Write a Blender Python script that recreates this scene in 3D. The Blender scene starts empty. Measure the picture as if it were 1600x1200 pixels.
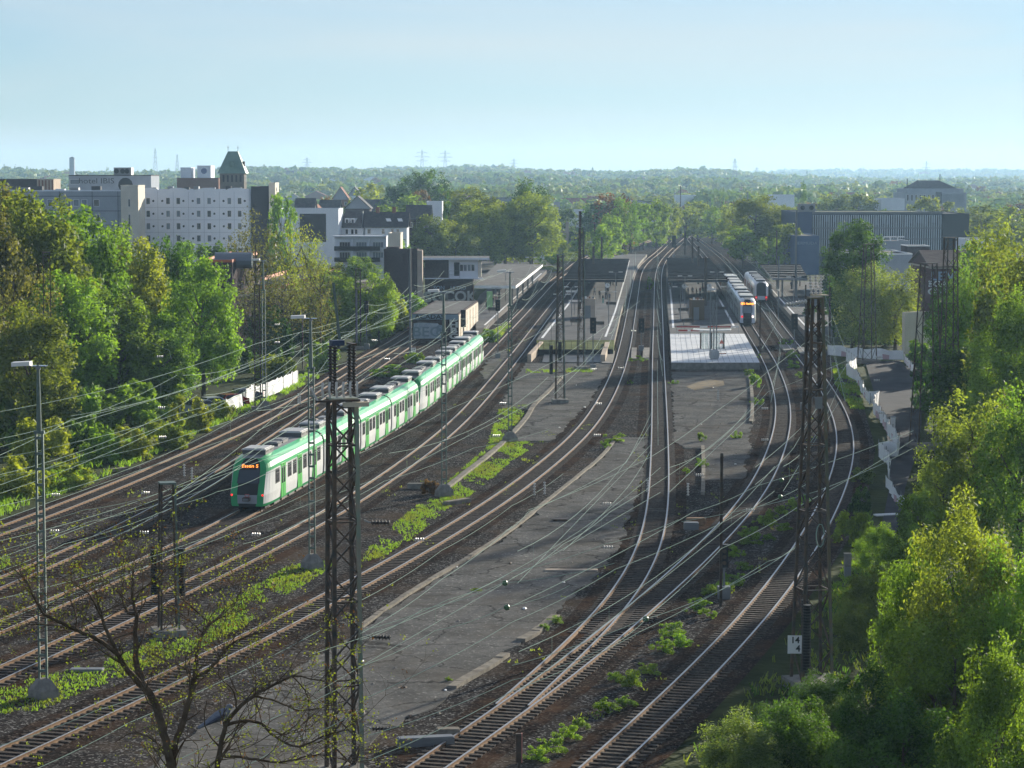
import bpy, math, random
import numpy as np
from mathutils import Vector, Matrix
R = math.radians
rnd = random.Random(7)
# ---------------------------------------------------------------- camera, sky, sun, exposure
SC = bpy.context.scene
COL = SC.collection
HAZE_D = .00011
H, F, HY = 24.0, 3850.0, 275.0            # camera height, focal length and horizon row for a 1600 px wide frame
PITCH = math.atan((600 - HY) / F)
cd = bpy.data.cameras.new('camera'); cam = bpy.data.objects.new('camera', cd); COL.objects.link(cam)
cd.sensor_width = 36; cd.lens = 36 * F / 1600; cd.clip_start = 1; cd.clip_end = 30000
cam.location = (0, 0, H); cam.rotation_euler = (math.pi / 2 - PITCH, 0, 0)
SC.camera = cam
SUN_AZ, SUN_EL = 31.0, 12.5               # degrees right of the view, above the horizon
W = bpy.data.worlds.new('World'); SC.world = W; W.use_nodes = True
wn, wl = W.node_tree.nodes, W.node_tree.links
sky = wn.new('ShaderNodeTexSky'); sky.sky_type = 'NISHITA'; sky.sun_disc = False
sky.sun_elevation = R(SUN_EL); sky.sun_rotation = R(SUN_AZ)
sky.altitude = 50; sky.air_density = 1.0; sky.dust_density = 0.0; sky.ozone_density = 6.0
bg = wn['Background']; bg.inputs[1].default_value = 0.062
# thin high cloud veil, thicker to the right, laid out on the sky's own directions
tcw = wn.new('ShaderNodeTexCoord'); mpw = wn.new('ShaderNodeMapping'); mpw.inputs['Scale'].default_value = (1.6, 1.6, 14)
nzw = wn.new('ShaderNodeTexNoise'); nzw.inputs['Scale'].default_value = 2.0; nzw.inputs['Detail'].default_value = 6; nzw.inputs['Distortion'].default_value = .6
crw = wn.new('ShaderNodeValToRGB'); crw.color_ramp.elements[0].position = .34; crw.color_ramp.elements[1].position = .85
mulw = wn.new('ShaderNodeMath'); mulw.operation = 'MULTIPLY'; mulw.inputs[1].default_value = .75
mxw = wn.new('ShaderNodeMixRGB'); mxw.inputs[2].default_value = (5.9, 6.0, 5.8, 1)
wl.new(tcw.outputs['Generated'], mpw.inputs[0]); wl.new(mpw.outputs[0], nzw.inputs[0]); wl.new(nzw.outputs[0], crw.inputs[0])
wl.new(crw.outputs[0], mulw.inputs[0]); wl.new(mulw.outputs[0], mxw.inputs[0]); tnt = wn.new('ShaderNodeMixRGB'); tnt.blend_type = 'MULTIPLY'; tnt.inputs[0].default_value = 1; tnt.inputs[2].default_value = (.97, .98, 1.02, 1); wl.new(sky.outputs[0], tnt.inputs[1]); hsw = wn.new('ShaderNodeHueSaturation'); hsw.inputs['Saturation'].default_value = .82; wl.new(tnt.outputs[0], hsw.inputs['Color']); wl.new(hsw.outputs[0], mxw.inputs[1]); wl.new(mxw.outputs[0], bg.inputs[0])
ld = bpy.data.lights.new('sun', 'SUN'); ld.energy = 5.0; ld.angle = R(.6); ld.color = (1.0, .92, .77)
sun = bpy.data.objects.new('sun', ld); COL.objects.link(sun)
SD = Vector((math.sin(R(SUN_AZ)) * math.cos(R(SUN_EL)), math.cos(R(SUN_AZ)) * math.cos(R(SUN_EL)), math.sin(R(SUN_EL))))
sun.rotation_euler = SD.to_track_quat('Z', 'Y').to_euler(); sun.location = (200, 400, 200)
SC.view_settings.view_transform = 'Standard'; SC.view_settings.look = 'None'
SC.view_settings.exposure = 1.02; SC.view_settings.gamma = 1
SC.cycles.max_bounces = 6; SC.cycles.diffuse_bounces = 3; SC.cycles.transparent_max_bounces = 6; SC.cycles.volume_bounces = 0
SC.cycles.sample_clamp_indirect = 3; SC.cycles.use_denoising = True

def ray(px, py):
    u, v = px - 800, 600 - py
    return (u, F * math.cos(PITCH) + v * math.sin(PITCH), -F * math.sin(PITCH) + v * math.cos(PITCH))
def gp(px, py, z=0.0):
    a, b, c = ray(px, py); t = (z - H) / c
    return Vector((a * t, b * t, z))
def at(px, py, D):
    a, b, c = ray(px, py); t = D / b
    return Vector((a * t, D, H + c * t))
# ---------------------------------------------------------------- materials
MATS = {}
def mat(name, col, rough=.8, metal=0, noise=0, ns=1.0, col2=None, bump=0, bs=20, emit=0, trans=0, spec=.3, coord='Object', detail=4, lo=.35, hi=.65, alpha=None):
    if name in MATS: return MATS[name]
    m = bpy.data.materials.new(name); m.use_nodes = True
    nt = m.node_tree; n, l = nt.nodes, nt.links; b = n['Principled BSDF']
    b.inputs['Base Color'].default_value = (*col, 1); b.inputs['Roughness'].default_value = rough
    b.inputs['Metallic'].default_value = metal; b.inputs['Specular IOR Level'].default_value = spec if rough < .65 else .04
    co = None
    if col2 or bump:
        if coord == 'World':
            g = n.new('ShaderNodeNewGeometry'); co = g.outputs['Position']
        else:
            g = n.new('ShaderNodeTexCoord'); co = g.outputs['Object']
    if col2:
        t = n.new('ShaderNodeTexNoise'); t.inputs['Scale'].default_value = ns; t.inputs['Detail'].default_value = detail; t.inputs['Roughness'].default_value = .65
        r = n.new('ShaderNodeValToRGB'); r.color_ramp.elements[0].position = lo; r.color_ramp.elements[1].position = hi
        r.color_ramp.elements[0].color = (*col, 1); r.color_ramp.elements[1].color = (*col2, 1)
        l.new(co, t.inputs['Vector']); l.new(t.outputs[0], r.inputs[0]); l.new(r.outputs[0], b.inputs['Base Color'])
    if bump:
        t2 = n.new('ShaderNodeTexNoise'); t2.inputs['Scale'].default_value = bs; t2.inputs['Detail'].default_value = 2
        bp = n.new('ShaderNodeBump'); bp.inputs['Strength'].default_value = 1; bp.inputs['Distance'].default_value = bump
        l.new(co, t2.inputs['Vector']); l.new(t2.outputs[0], bp.inputs['Height']); l.new(bp.outputs[0], b.inputs['Normal'])
    if emit:
        b.inputs['Emission Color'].default_value = (*col, 1); b.inputs['Emission Strength'].default_value = emit
    if alpha is not None: b.inputs['Alpha'].default_value = alpha
    MATS[name] = m
    return m
def leafmat(name, col, tr=.42, vary=.3):
    if name in MATS: return MATS[name]
    m = bpy.data.materials.new(name); m.use_nodes = True
    nt = m.node_tree; n, l = nt.nodes, nt.links; b = n['Principled BSDF']; out = n['Material Output']
    g = n.new('ShaderNodeNewGeometry'); t = n.new('ShaderNodeTexNoise'); t.inputs['Scale'].default_value = .45; t.inputs['Detail'].default_value = 5; t.inputs['Roughness'].default_value = .8
    hs = n.new('ShaderNodeHueSaturation'); hs.inputs['Color'].default_value = (*col, 1); hs.inputs['Saturation'].default_value = .93
    mr = n.new('ShaderNodeMapRange'); mr.inputs[1].default_value = .3; mr.inputs[2].default_value = .7; mr.inputs[3].default_value = 1 - vary; mr.inputs[4].default_value = 1 + vary * 1.4
    l.new(g.outputs['Position'], t.inputs['Vector']); l.new(t.outputs[0], mr.inputs[0]); l.new(mr.outputs[0], hs.inputs['Value'])
    oi = n.new('ShaderNodeObjectInfo'); m2 = n.new('ShaderNodeMapRange'); m2.inputs[3].default_value = .49; m2.inputs[4].default_value = .512
    l.new(oi.outputs['Random'], m2.inputs[0]); l.new(m2.outputs[0], hs.inputs['Hue'])
    l.new(hs.outputs[0], b.inputs['Base Color']); b.inputs['Roughness'].default_value = .65; b.inputs['Specular IOR Level'].default_value = .12
    tb = n.new('ShaderNodeBsdfTranslucent'); mg = n.new('ShaderNodeMixRGB'); mg.blend_type = 'MULTIPLY'; mg.inputs[0].default_value = 1; mg.inputs[2].default_value = (1.75, 1.65, .42, 1)
    l.new(hs.outputs[0], mg.inputs[1]); l.new(mg.outputs[0], tb.inputs[0])
    mx = n.new('ShaderNodeMixShader'); mx.inputs[0].default_value = tr
    l.new(b.outputs[0], mx.inputs[1]); l.new(tb.outputs[0], mx.inputs[2]); l.new(mx.outputs[0], out.inputs[0])
    MATS[name] = m
    return m
def gravel(name, base, dark, light, scale=9, bump=.09, patch=.35, brown=(.1,.08,.06), amt=.8, crack=0):
    m = bpy.data.materials.new(name); m.use_nodes = True; nt = m.node_tree; n, l = nt.nodes, nt.links; b = n['Principled BSDF']; b.inputs['Roughness'].default_value = 1; b.inputs['Specular IOR Level'].default_value = 0
    g = n.new('ShaderNodeNewGeometry'); v = n.new('ShaderNodeTexVoronoi'); v.inputs['Scale'].default_value = scale; l.new(g.outputs['Position'], v.inputs['Vector'])
    sp = n.new('ShaderNodeSeparateColor'); l.new(v.outputs['Color'], sp.inputs[0]); r = n.new('ShaderNodeValToRGB'); r.color_ramp.elements[0].color = (*dark, 1); r.color_ramp.elements[1].color = (*light, 1)
    e = r.color_ramp.elements.new(amt); e.color = (*base, 1); l.new(sp.outputs[0], r.inputs[0])
    t = n.new('ShaderNodeTexNoise'); t.inputs['Scale'].default_value = patch; t.inputs['Detail'].default_value = 9; t.inputs['Roughness'].default_value = .7; l.new(g.outputs['Position'], t.inputs['Vector'])
    mr = n.new('ShaderNodeMapRange'); mr.inputs[1].default_value = .3; mr.inputs[2].default_value = .7; mr.inputs[3].default_value = .62; mr.inputs[4].default_value = 1.35; l.new(t.outputs[0], mr.inputs[0])
    mx = n.new('ShaderNodeVectorMath'); mx.operation = 'SCALE'; t3 = n.new('ShaderNodeTexNoise'); t3.inputs['Scale'].default_value = patch*.45; t3.inputs['Detail'].default_value = 10; t3.inputs['Roughness'].default_value = .75; l.new(g.outputs['Position'], t3.inputs['Vector'])
    m3 = n.new('ShaderNodeMapRange'); m3.inputs[1].default_value = .48; m3.inputs[2].default_value = .62; m3.inputs[3].default_value = 0; m3.inputs[4].default_value = .75; l.new(t3.outputs[0], m3.inputs[0])
    x3 = n.new('ShaderNodeMixRGB'); x3.inputs[2].default_value = (*brown, 1); l.new(m3.outputs[0], x3.inputs[0]); l.new(r.outputs[0], x3.inputs[1]); l.new(x3.outputs[0], mx.inputs[0]); l.new(mr.outputs[0], mx.inputs['Scale']); l.new(mx.outputs[0], b.inputs['Base Color'])
    if crack:
        dn = n.new('ShaderNodeTexNoise'); dn.inputs['Scale'].default_value = .8; dn.inputs['Detail'].default_value = 6; l.new(g.outputs['Position'], dn.inputs['Vector'])
        dv = n.new('ShaderNodeVectorMath'); dv.operation = 'MULTIPLY_ADD'; dv.inputs[1].default_value = (2.2, 2.2, 0); l.new(dn.outputs['Color'], dv.inputs[0]); l.new(g.outputs['Position'], dv.inputs[2])
        vc = n.new('ShaderNodeTexVoronoi'); vc.feature = 'DISTANCE_TO_EDGE'; vc.inputs['Scale'].default_value = .16; l.new(dv.outputs[0], vc.inputs['Vector'])
        mc = n.new('ShaderNodeMapRange'); mc.inputs[1].default_value = .004; mc.inputs[2].default_value = .016; mc.inputs[3].default_value = crack; mc.inputs[4].default_value = 1; l.new(vc.outputs[0], mc.inputs[0])
        mm = n.new('ShaderNodeMath'); mm.operation = 'MULTIPLY'; l.new(mr.outputs[0], mm.inputs[0]); l.new(mc.outputs[0], mm.inputs[1]); l.new(mm.outputs[0], mx.inputs['Scale'])
    bp = n.new('ShaderNodeBump'); bp.inputs['Distance'].default_value = bump; bp.inputs['Strength'].default_value = 1; l.new(sp.outputs[1], bp.inputs['Height']); l.new(bp.outputs[0], b.inputs['Normal'])
    MATS[name] = m; return m
ballast_ = mat('ballast', (.055, .052, .055), .9, col2=(.16, .15, .145), ns=.9, bump=.10, bs=5.5, coord='World', detail=12, lo=.3, hi=.75)
ballast = gravel('ballast_gravel', (.070,.064,.060), (.021,.019,.019), (.29,.28,.265), 10.5, .09, brown=(.10,.075,.055))
sleeper_bed_ = mat('ballast_track', (.05, .045, .045), .9, col2=(.12, .105, .095), ns=1.6, bump=.08, bs=7, coord='World', detail=10, lo=.3, hi=.75)
sleeper_bed = gravel('ballast_rusty', (.052,.041,.035), (.015,.013,.012), (.16,.135,.115), 10.5, .08, brown=(.09,.055,.036))
asphalt_ = mat('asphalt_old', (.13, .125, .12), .9, col2=(.21, .20, .185), ns=.35, bump=.025, bs=5, coord='World', detail=12, lo=.3, hi=.72)
asphalt = gravel('asphalt_worn', (.185,.18,.17), (.13,.127,.12), (.38,.37,.34), 10, .02, .3, amt=.95, brown=(.145,.132,.115), crack=.5)
asphalt2 = mat('asphalt_platform', (.075,.076,.08), .85, col2=(.125,.125,.13), ns=.3, bump=.01, bs=4, coord='World', detail=10)
earth = mat('earth_grass', (.028,.04,.014), .95, col2=(.07,.085,.028), ns=.12, bump=.2, bs=1.5, coord='World', detail=12)
grassy = mat('grass_mat', (.05, .075, .018), .95, col2=(.12, .14, .03), ns=.5, bump=.15, bs=3, coord='World', detail=10)
farground = mat('far_ground', (.03, .05, .02), .95, col2=(.07, .09, .035), ns=.01, coord='World', detail=10)
rust = mat('rail_rust', (.20, .12, .075), .7, col2=(.30, .20, .12), ns=4, coord='World')
railtop = mat('rail_polished', (.46,.44,.42), .42, .88)
wood = mat('sleeper_wood', (.05, .042, .04), .85, col2=(.12, .10, .085), ns=6, coord='World')
concrete = mat('concrete', (.18,.17,.155), .85, col2=(.29,.275,.25), ns=2, bump=.01)
kerb = mat('kerb_stone', (.19,.17,.14), .85, col2=(.30,.27,.225), ns=2)
paving = mat('white_paving', (.62, .64, .66), .6, col2=(.74, .75, .76), ns=1.2)
whitep = mat('white_paint', (.78, .78, .78), .6)
white = mat('white_render', (.72,.76,.83), .8, col2=(.79,.82,.87), ns=.3)
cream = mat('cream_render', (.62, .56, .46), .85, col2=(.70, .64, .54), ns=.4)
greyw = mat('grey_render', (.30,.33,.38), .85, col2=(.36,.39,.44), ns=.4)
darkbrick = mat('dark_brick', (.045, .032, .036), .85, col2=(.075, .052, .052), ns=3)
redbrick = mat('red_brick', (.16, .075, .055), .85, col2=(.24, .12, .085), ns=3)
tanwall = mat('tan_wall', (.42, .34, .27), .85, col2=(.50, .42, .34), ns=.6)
slate = mat('slate_roof', (.05, .052, .06), .7, col2=(.09, .09, .10), ns=1.5)
redroof = mat('red_roof', (.20, .08, .05), .8, col2=(.28, .13, .08), ns=1.5)
feltroof = mat('felt_roof', (.10, .10, .10), .9, col2=(.17, .165, .16), ns=.5)
canopyroof = mat('canopy_roof', (.018,.02,.026), .85, col2=(.032,.035,.044), ns=.6)
glass = mat('window_glass', (.03, .035, .045), .12, spec=.6)
glasslt = mat('window_glass_light', (.15,.18,.22), .2, spec=.5)
orange = mat('orange_trim', (.50, .13, .05), .6)
copper = mat('copper_green', (.10, .19, .17), .6, col2=(.15, .25, .21), ns=.4)
steelgreen = mat('green_steel', (.10, .15, .13), .5, .3, col2=(.16, .20, .17), ns=3)
steeldark = mat('dark_steel', (.045, .045, .045), .55, .4, col2=(.13, .085, .055), ns=2.5)
steelgrey = mat('grey_steel', (.22, .23, .24), .5, .5)
wirem = mat('wire_copper', (.20,.29,.24), .45, .5)
wired = mat('wire_dark', (.06, .07, .07), .5, .5)
porcelain = mat('porcelain', (.55,.53,.50), .3)
porcbrown = mat('porcelain_brown', (.05,.04,.036), .3)
blackm = mat('black_paint', (.012, .013, .015), .5)
lampwhite = mat('lamp_white', (.78, .77, .74), .4)
bluepanel = mat('blue_panel', (.035,.075,.17), .6, col2=(.05,.10,.21), ns=.3)
bark = mat('bark', (.07, .055, .04), .9, col2=(.15, .125, .09), ns=5, bump=.02, bs=12)
barkdark = mat('bark_dark', (.06,.045,.033), .9, col2=(.12,.095,.07), ns=5)
# ---------------------------------------------------------------- mesh building
class MB:
    def __init__(s): s.v, s.f, s.m, s.mats = [], [], [], []
    def mi(s, m):
        if m not in s.mats: s.mats.append(m)
        return s.mats.index(m)
    def poly(s, pts, m):
        i = len(s.v); s.v += [tuple(p) for p in pts]; s.f.append(tuple(range(i, i + len(pts)))); s.m.append(s.mi(m))
    def box(s, lo, hi, m, M=None):
        x0, y0, z0 = lo; x1, y1, z1 = hi
        P = [Vector(p) for p in ((x0,y0,z0),(x1,y0,z0),(x1,y1,z0),(x0,y1,z0),(x0,y0,z1),(x1,y0,z1),(x1,y1,z1),(x0,y1,z1))]
        if M is not None: P = [M @ p for p in P]
        i = len(s.v); s.v += [tuple(p) for p in P]
        for q in ((0,3,2,1),(4,5,6,7),(0,1,5,4),(1,2,6,5),(2,3,7,6),(3,0,4,7)):
            s.f.append(tuple(i + k for k in q)); s.m.append(s.mi(m))
    def beam(s, a, b, w, h, m, up=(0, 0, 1)):
        a, b = Vector(a), Vector(b); d = (b - a)
        L = d.length
        if L < 1e-6: return
        d.normalize(); u = Vector(up)
        if abs(d.dot(u)) > .98: u = Vector((0, 1, 0))
        x = d.cross(u).normalized(); z = x.cross(d)
        i = len(s.v)
        for p in (a, b):
            for sx, sz in ((-1,-1),(1,-1),(1,1),(-1,1)): s.v.append(tuple(p + x * sx * w / 2 + z * sz * h / 2))
        for q in ((0,1,5,4),(1,2,6,5),(2,3,7,6),(3,0,4,7),(0,3,2,1),(4,5,6,7)):
            s.f.append(tuple(i + k for k in q)); s.m.append(s.mi(m))
    def tube(s, pts, r, m, n=5, r1=None, cap=True):
        pts = [Vector(p) for p in pts]; k = len(pts); i = len(s.v); px = None
        for j, p in enumerate(pts):
            d = (pts[min(j + 1, k - 1)] - pts[max(j - 1, 0)]).normalized()
            if px is None: px = d.orthogonal().normalized()
            x = (px - d * px.dot(d)).normalized(); px = x; y = d.cross(x)
            rr = r if not isinstance(r, (list, tuple)) else r[j]
            if r1 is not None: rr = r + (r1 - r) * j / (k - 1)
            for a in range(n):
                t = 2 * math.pi * a / n; s.v.append(tuple(p + (x * math.cos(t) + y * math.sin(t)) * rr))
        for j in range(k - 1):
            for a in range(n):
                b = (a + 1) % n
                s.f.append((i + j*n + a, i + j*n + b, i + (j+1)*n + b, i + (j+1)*n + a)); s.m.append(s.mi(m))
        if cap:
            s.f.append(tuple(i + a for a in reversed(range(n)))); s.m.append(s.mi(m))
            s.f.append(tuple(i + (k-1)*n + a for a in range(n))); s.m.append(s.mi(m))
    def lathe(s, base, prof, m, n=8, axis=(0,0,1)):
        ax = Vector(axis).normalized(); x = ax.orthogonal().normalized(); y = ax.cross(x); base = Vector(base); i = len(s.v)
        for (h, r) in prof:
            for a in range(n):
                t = 2 * math.pi * (a + .5) / n; s.v.append(tuple(base + ax * h + (x * math.cos(t) + y * math.sin(t)) * r))
        for j in range(len(prof) - 1):
            for a in range(n):
                b = (a + 1) % n; s.f.append((i+j*n+a, i+j*n+b, i+(j+1)*n+b, i+(j+1)*n+a)); s.m.append(s.mi(m))
        k = len(prof) - 1
        s.f.append(tuple(i + a for a in reversed(range(n)))); s.m.append(s.mi(m))
        s.f.append(tuple(i + k*n + a for a in range(n))); s.m.append(s.mi(m))
    def mesh(s, name, loc=(0,0,0)):
        me = bpy.data.meshes.new(name); l = Vector(loc)
        me.from_pydata([tuple(Vector(v) - l) for v in s.v], [], s.f)
        for m in s.mats: me.materials.append(m)
        me.polygons.foreach_set('material_index', s.m); me.update()
        return me
    def obj(s, name, parent=None, loc=None, local=False):
        """world-space vertices; a parent without rotation sits at parent.location. local=True: vertices already in the parent's frame."""
        if local: o = bpy.data.objects.new(name, s.mesh(name))
        elif parent is not None:
            w = Vector(parent.location); p = parent.parent
            while p: w += Vector(p.location); p = p.parent
            o = bpy.data.objects.new(name, s.mesh(name, w))
        else:
            l = Vector(loc) if loc is not None else Vector((0, 0, 0))
            o = bpy.data.objects.new(name, s.mesh(name, l)); o.location = l
        COL.objects.link(o)
        if parent is not None: o.parent = parent
        return o
MARKS = [(68,800,'the nearest lamp post'),(264,860,'the short left lattice mast'),(538,900,'the tallest lattice mast'),(488,690,'the second lamp post'),(380,750,'the green train front'),(694,600,'the third lamp post'),(780,930,'the big asphalt strip'),(930,980,'the forked track'),(1268,760,'the right lattice mast'),(430,615,'the printed banner'),(680,510,'the graffiti shed'),(630,430,'the dark brown tower'),(900,555,'the stair pit'),(1030,700,'the straight central track'),(1117,540,'the bright paving'),(1400,650,'the footpath'),(1170,480,'the standing white train'),(130,500,'the left wood'),(797,600,'the fourth lamp post'),(365,260,'the church tower'),(300,330,'the white hotel'),(140,310,'the grey office block'),(480,350,'the white cube'),(590,345,'the terrace house'),(680,325,'the white villa'),(745,330,'the lime trees'),(893,340,'the white cube house'),(975,350,'the left far masts'),(1063,340,'the vanishing point'),(1130,345,'the right far masts'),(1180,330,'the round half bare tree'),(1253,300,'the lone poplar'),(1340,340,'the glass hall'),(1460,300,'the concert hall'),(1560,320,'the right skyline edge'),(20,290,'the left skyline edge'),(600,280,'the twin pylons'),(820,290,'the middle skyline'),(1010,300,'the central ridge'),(1500,350,'the charcoal end block')]
def near(x, y): return min(MARKS, key=lambda m: (m[0]-x)**2 + (m[1]-y)**2*1.3)[2]
def where(x, y):
    m = min(MARKS, key=lambda m: (m[0]-x)**2 + (m[1]-y)**2*1.3); dx, dy = x-m[0], y-m[1]
    if abs(dx) < 14 and abs(dy) < 14: return 'right at ' + m[2]
    if abs(dx) > abs(dy): return ('just ' if abs(dx) < 40 else 'well ') + ('right of ' if dx > 0 else 'left of ') + m[2]
    return ('just ' if abs(dy) < 40 else 'well ') + ('below ' if dy > 0 else 'above ') + m[2]
USED = {}
def uniq(l):
    n = USED[l] = USED.get(l, 0) + 1
    return l if n == 1 else l + (', behind its like', ', beside two likes', ', among its likes', '')[min(n-2, 3)]
def tag(o, label=None, cat=None, group=None, kind=None):
    if label: o['label'] = label
    if cat: o['category'] = cat
    if group: o['group'] = group
    if kind: o['kind'] = kind
    return o
def thing(name, label, cat, loc=(0,0,0), rz=0, group=None):
    o = bpy.data.objects.new(name, None); COL.objects.link(o); o.location = loc; o.rotation_euler = (0, 0, rz); o.empty_display_size = .3
    return tag(o, label, cat, group)
def copytree(r, loc=None, rz=None, label=None, depth=0):
    c = r.copy(); COL.objects.link(c)
    if loc is not None: c.location = loc
    if rz is not None: c.rotation_euler = (0, 0, rz)
    if label: c['label'] = label
    for ch in list(r.children):
        d = copytree(ch); d.parent = c
    return c
def struct(b, name, **k):
    o = b.obj(name, **k); o['kind'] = 'structure'; return o
def npmesh(name, V, Fq, mi, mats, nper=4):
    me = bpy.data.meshes.new(name); n = len(Fq)
    me.vertices.add(len(V)); me.vertices.foreach_set('co', np.asarray(V, np.float32).ravel())
    me.loops.add(n * nper); me.loops.foreach_set('vertex_index', np.asarray(Fq, np.int32).ravel())
    me.polygons.add(n); me.polygons.foreach_set('loop_start', np.arange(0, n * nper, nper, dtype=np.int32))
    me.polygons.foreach_set('material_index', np.asarray(mi, np.int32))
    for m in mats: me.materials.append(m)
    me.update(calc_edges=True); return me
def smooth_line(pts, step=2.0):
    """Catmull-Rom through world points, resampled"""
    P = [Vector(p) for p in pts]; P = [P[0]*2 - P[1]] + P + [P[-1]*2 - P[-2]]; out = []
    for i in range(1, len(P) - 2):
        p0, p1, p2, p3 = P[i-1], P[i], P[i+1], P[i+2]
        # centripetal parameters
        t = [0]
        for a, b in ((p0,p1),(p1,p2),(p2,p3)): t.append(t[-1] + max((b-a).length, 1e-3) ** .5)
        n = max(2, int((p2 - p1).length / step))
        for k in range(n):
            u = t[1] + (t[2]-t[1]) * k / n
            A1 = p0*((t[1]-u)/(t[1]-t[0])) + p1*((u-t[0])/(t[1]-t[0])); A2 = p1*((t[2]-u)/(t[2]-t[1])) + p2*((u-t[1])/(t[2]-t[1])); A3 = p2*((t[3]-u)/(t[3]-t[2])) + p3*((u-t[2])/(t[3]-t[2]))
            B1 = A1*((t[2]-u)/(t[2]-t[0])) + A2*((u-t[0])/(t[2]-t[0])); B2 = A2*((t[3]-u)/(t[3]-t[1])) + A3*((u-t[1])/(t[3]-t[1]))
            out.append(B1*((t[2]-u)/(t[2]-t[1])) + B2*((u-t[1])/(t[2]-t[1])))
    out.append(P[-2]); return out
def relax(P, it=60):
    P = [p.copy() for p in P]
    for _ in range(it):
        P = [P[0]] + [(P[i-1] + P[i]*2 + P[i+1]) / 4 for i in range(1, len(P)-1)] + [P[-1]]
    return P
def even(P, step):
    out = [P[0]]; acc = 0
    for a, b in zip(P, P[1:]):
        L = (b - a).length; d = step - acc
        while d <= L:
            out.append(a.lerp(b, d / L)); d += step
        acc = (acc + L) % step if L else acc
    return out
# ---------------------------------------------------------------- ground and terrain
def hill(X, Y):
    px = 800 + X / max(Y, 1) * F
    s = lambda a, b, v: (lambda t: t * t * (3 - 2 * t))(min(1, max(0, (v - a) / (b - a))))
    left = 23 + 4.0 * math.sin(px / 150. + 4.2) + 2.0 * math.sin(px / 57. + 1)
    k = 1 - s(1080, 1330, px)
    near = s(1300, 4300, Y) * (left * k + 7 * (1 - k))
    far = s(5200, 8200, Y) * (26 * (1 - k) + 2 * math.sin(px / 60.))
    return near + far + s(1500, 2500, Y) * 1.5 * math.sin(X / 170. + Y / 310.)
b = MB()
ys = [20, 60, 120, 200, 300, 450, 650, 900, 1200, 1500] + list(range(1800, 9001, 300)); nx = 61
V = []
for Y in ys:
    for i in range(nx):
        X = (i / (nx - 1) - .5) * 2 * (130 + Y * .33); V.append((X, Y, hill(X, Y) - .12))
Fq = [(r*nx+i, r*nx+i+1, (r+1)*nx+i+1, (r+1)*nx+i) for r in range(len(ys)-1) for i in range(nx-1)]
me = npmesh('ground', V, Fq, [1 if V[f[0]][1] >= 900 else 0 for f in Fq], [earth, farground])
g = bpy.data.objects.new('ground', me); COL.objects.link(g); g['kind'] = 'structure'
def sheet(name, px, z, m, thick=0, side=None, pts=None):
    P = pts or [gp(x, y, z) for x, y in px]
    if m.name == 'asphalt_worn':
        Q = []; jr = random.Random(4)
        for i in range(len(P)):
            p, q = P[i], P[(i+1) % len(P)]; n = max(1, int((q-p).length/.8)); o = 0
            for k in range(n): o = o*.6 + jr.uniform(-.22,.22); e = (q-p).normalized(); Q.append(p.lerp(q, k/n) + Vector((-e.y, e.x, 0))*(o if k else 0))
        P = Q
    a = sum(P[i].x * P[(i+1) % len(P)].y - P[(i+1) % len(P)].x * P[i].y for i in range(len(P)))
    if a < 0: P = P[::-1]
    b = MB(); b.poly(P, m)
    if thick:
        for i in range(len(P)):
            p, q = P[i], P[(i+1) % len(P)]; d = Vector((0, 0, thick)); b.poly([p - d, q - d, q, p], side or m)
    return struct(b, name)
sheet('ballast_bed', [(-420,960),(0,812),(120,768),(240,716),(350,664),(440,622),(530,572),(600,530),(680,500),(800,455),(880,412),(950,384),(1050,352),(1085,352),(1120,368),(1150,385),(1190,425),(1240,480),(1290,545),(1345,620),(1368,700),(1352,800),(1290,900),(1200,1010),(1110,1110),(1020,1210),(900,1330),(200,1420),(-420,1500)], 0, ballast)
# ---------------------------------------------------------------- railway tracks
TR = {
 'a': [(-140,880),(0,830),(72,802),(162,766),(240,735),(350,684),(400,660),(440,640),(490,610),(527,586),(575,556),(617,534),(660,505),(700,482)],
 'b': [(-140,966),(0,913),(73,881),(165,840),(240,802),(320,757),(400,705),(455,667),(505,632),(535,608),(590,570),(635,540),(680,510)],
 'c': [(-140,1036),(0,979),(73,947),(160,909.5),(240,874),(322,835),(404,790),(475,750),(546,707),(604,672),(638,650),(690,609),(736,571),(746,560),(797,509),(840,464),(866,437),(885,424),(903,409),(935,395),(975,383),(1020,368)],
 'd': [(-140,1115),(0,1052),(105,1003),(170,974),(240,941),(380,875),(470,829),(555,780),(625,731),(694,679),(738,636),(785,581),(814,545),(851,496),(886,452),(902,434),(918,420),(945,402),(990,385),(1030,371)],
 'e': [(-140,1245),(5,1180),(150,1116),(217,1083),(350,1019),(415,985),(505,941),(559,914),(616,879),(662,853),(740,808),(800,768),(837,739),(876,707),(906,681),(937,639),(958,599),(971,563),(979,530),(984.5,500),(991,462),(997,430),(1003,417),(1012,407),(1028,394),(1045,378),(1057,366),(1072,354)],
 'f': [(800,1101),(860,1048),(915,1001),(965,952),(1000,900),(1019,850),(1028,800),(1031,700),(1030,625),(1028.5,560),(1028.5,500),(1028,455),(1029,430),(1034,412),(1044,398),(1063,380),(1080,365)],
 'g': [(480,1325),(673,1197),(800,1109),(892,1044),(1020,934),(1095,868),(1159,800),(1190,757),(1212,707),(1223,670),(1225,640),(1217,600),(1200,560),(1181,530),(1166,505),(1146,473),(1127,442),(1110,414),(1098,398),(1082,380),(1072,368)],
 'h': [(800,1320),(940,1200),(1065,1083),(1174,970),(1233,897),(1263,850),(1292,797),(1312,750),(1323,702),(1320,667),(1306,633),(1290,605),(1263,568),(1228,525),(1191,475),(1178,459),(1163,441),(1146,420),(1128,402),(1110,388),(1090,373),(1080,366)],
}
TLAB = {}
LINES = {}
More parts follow.
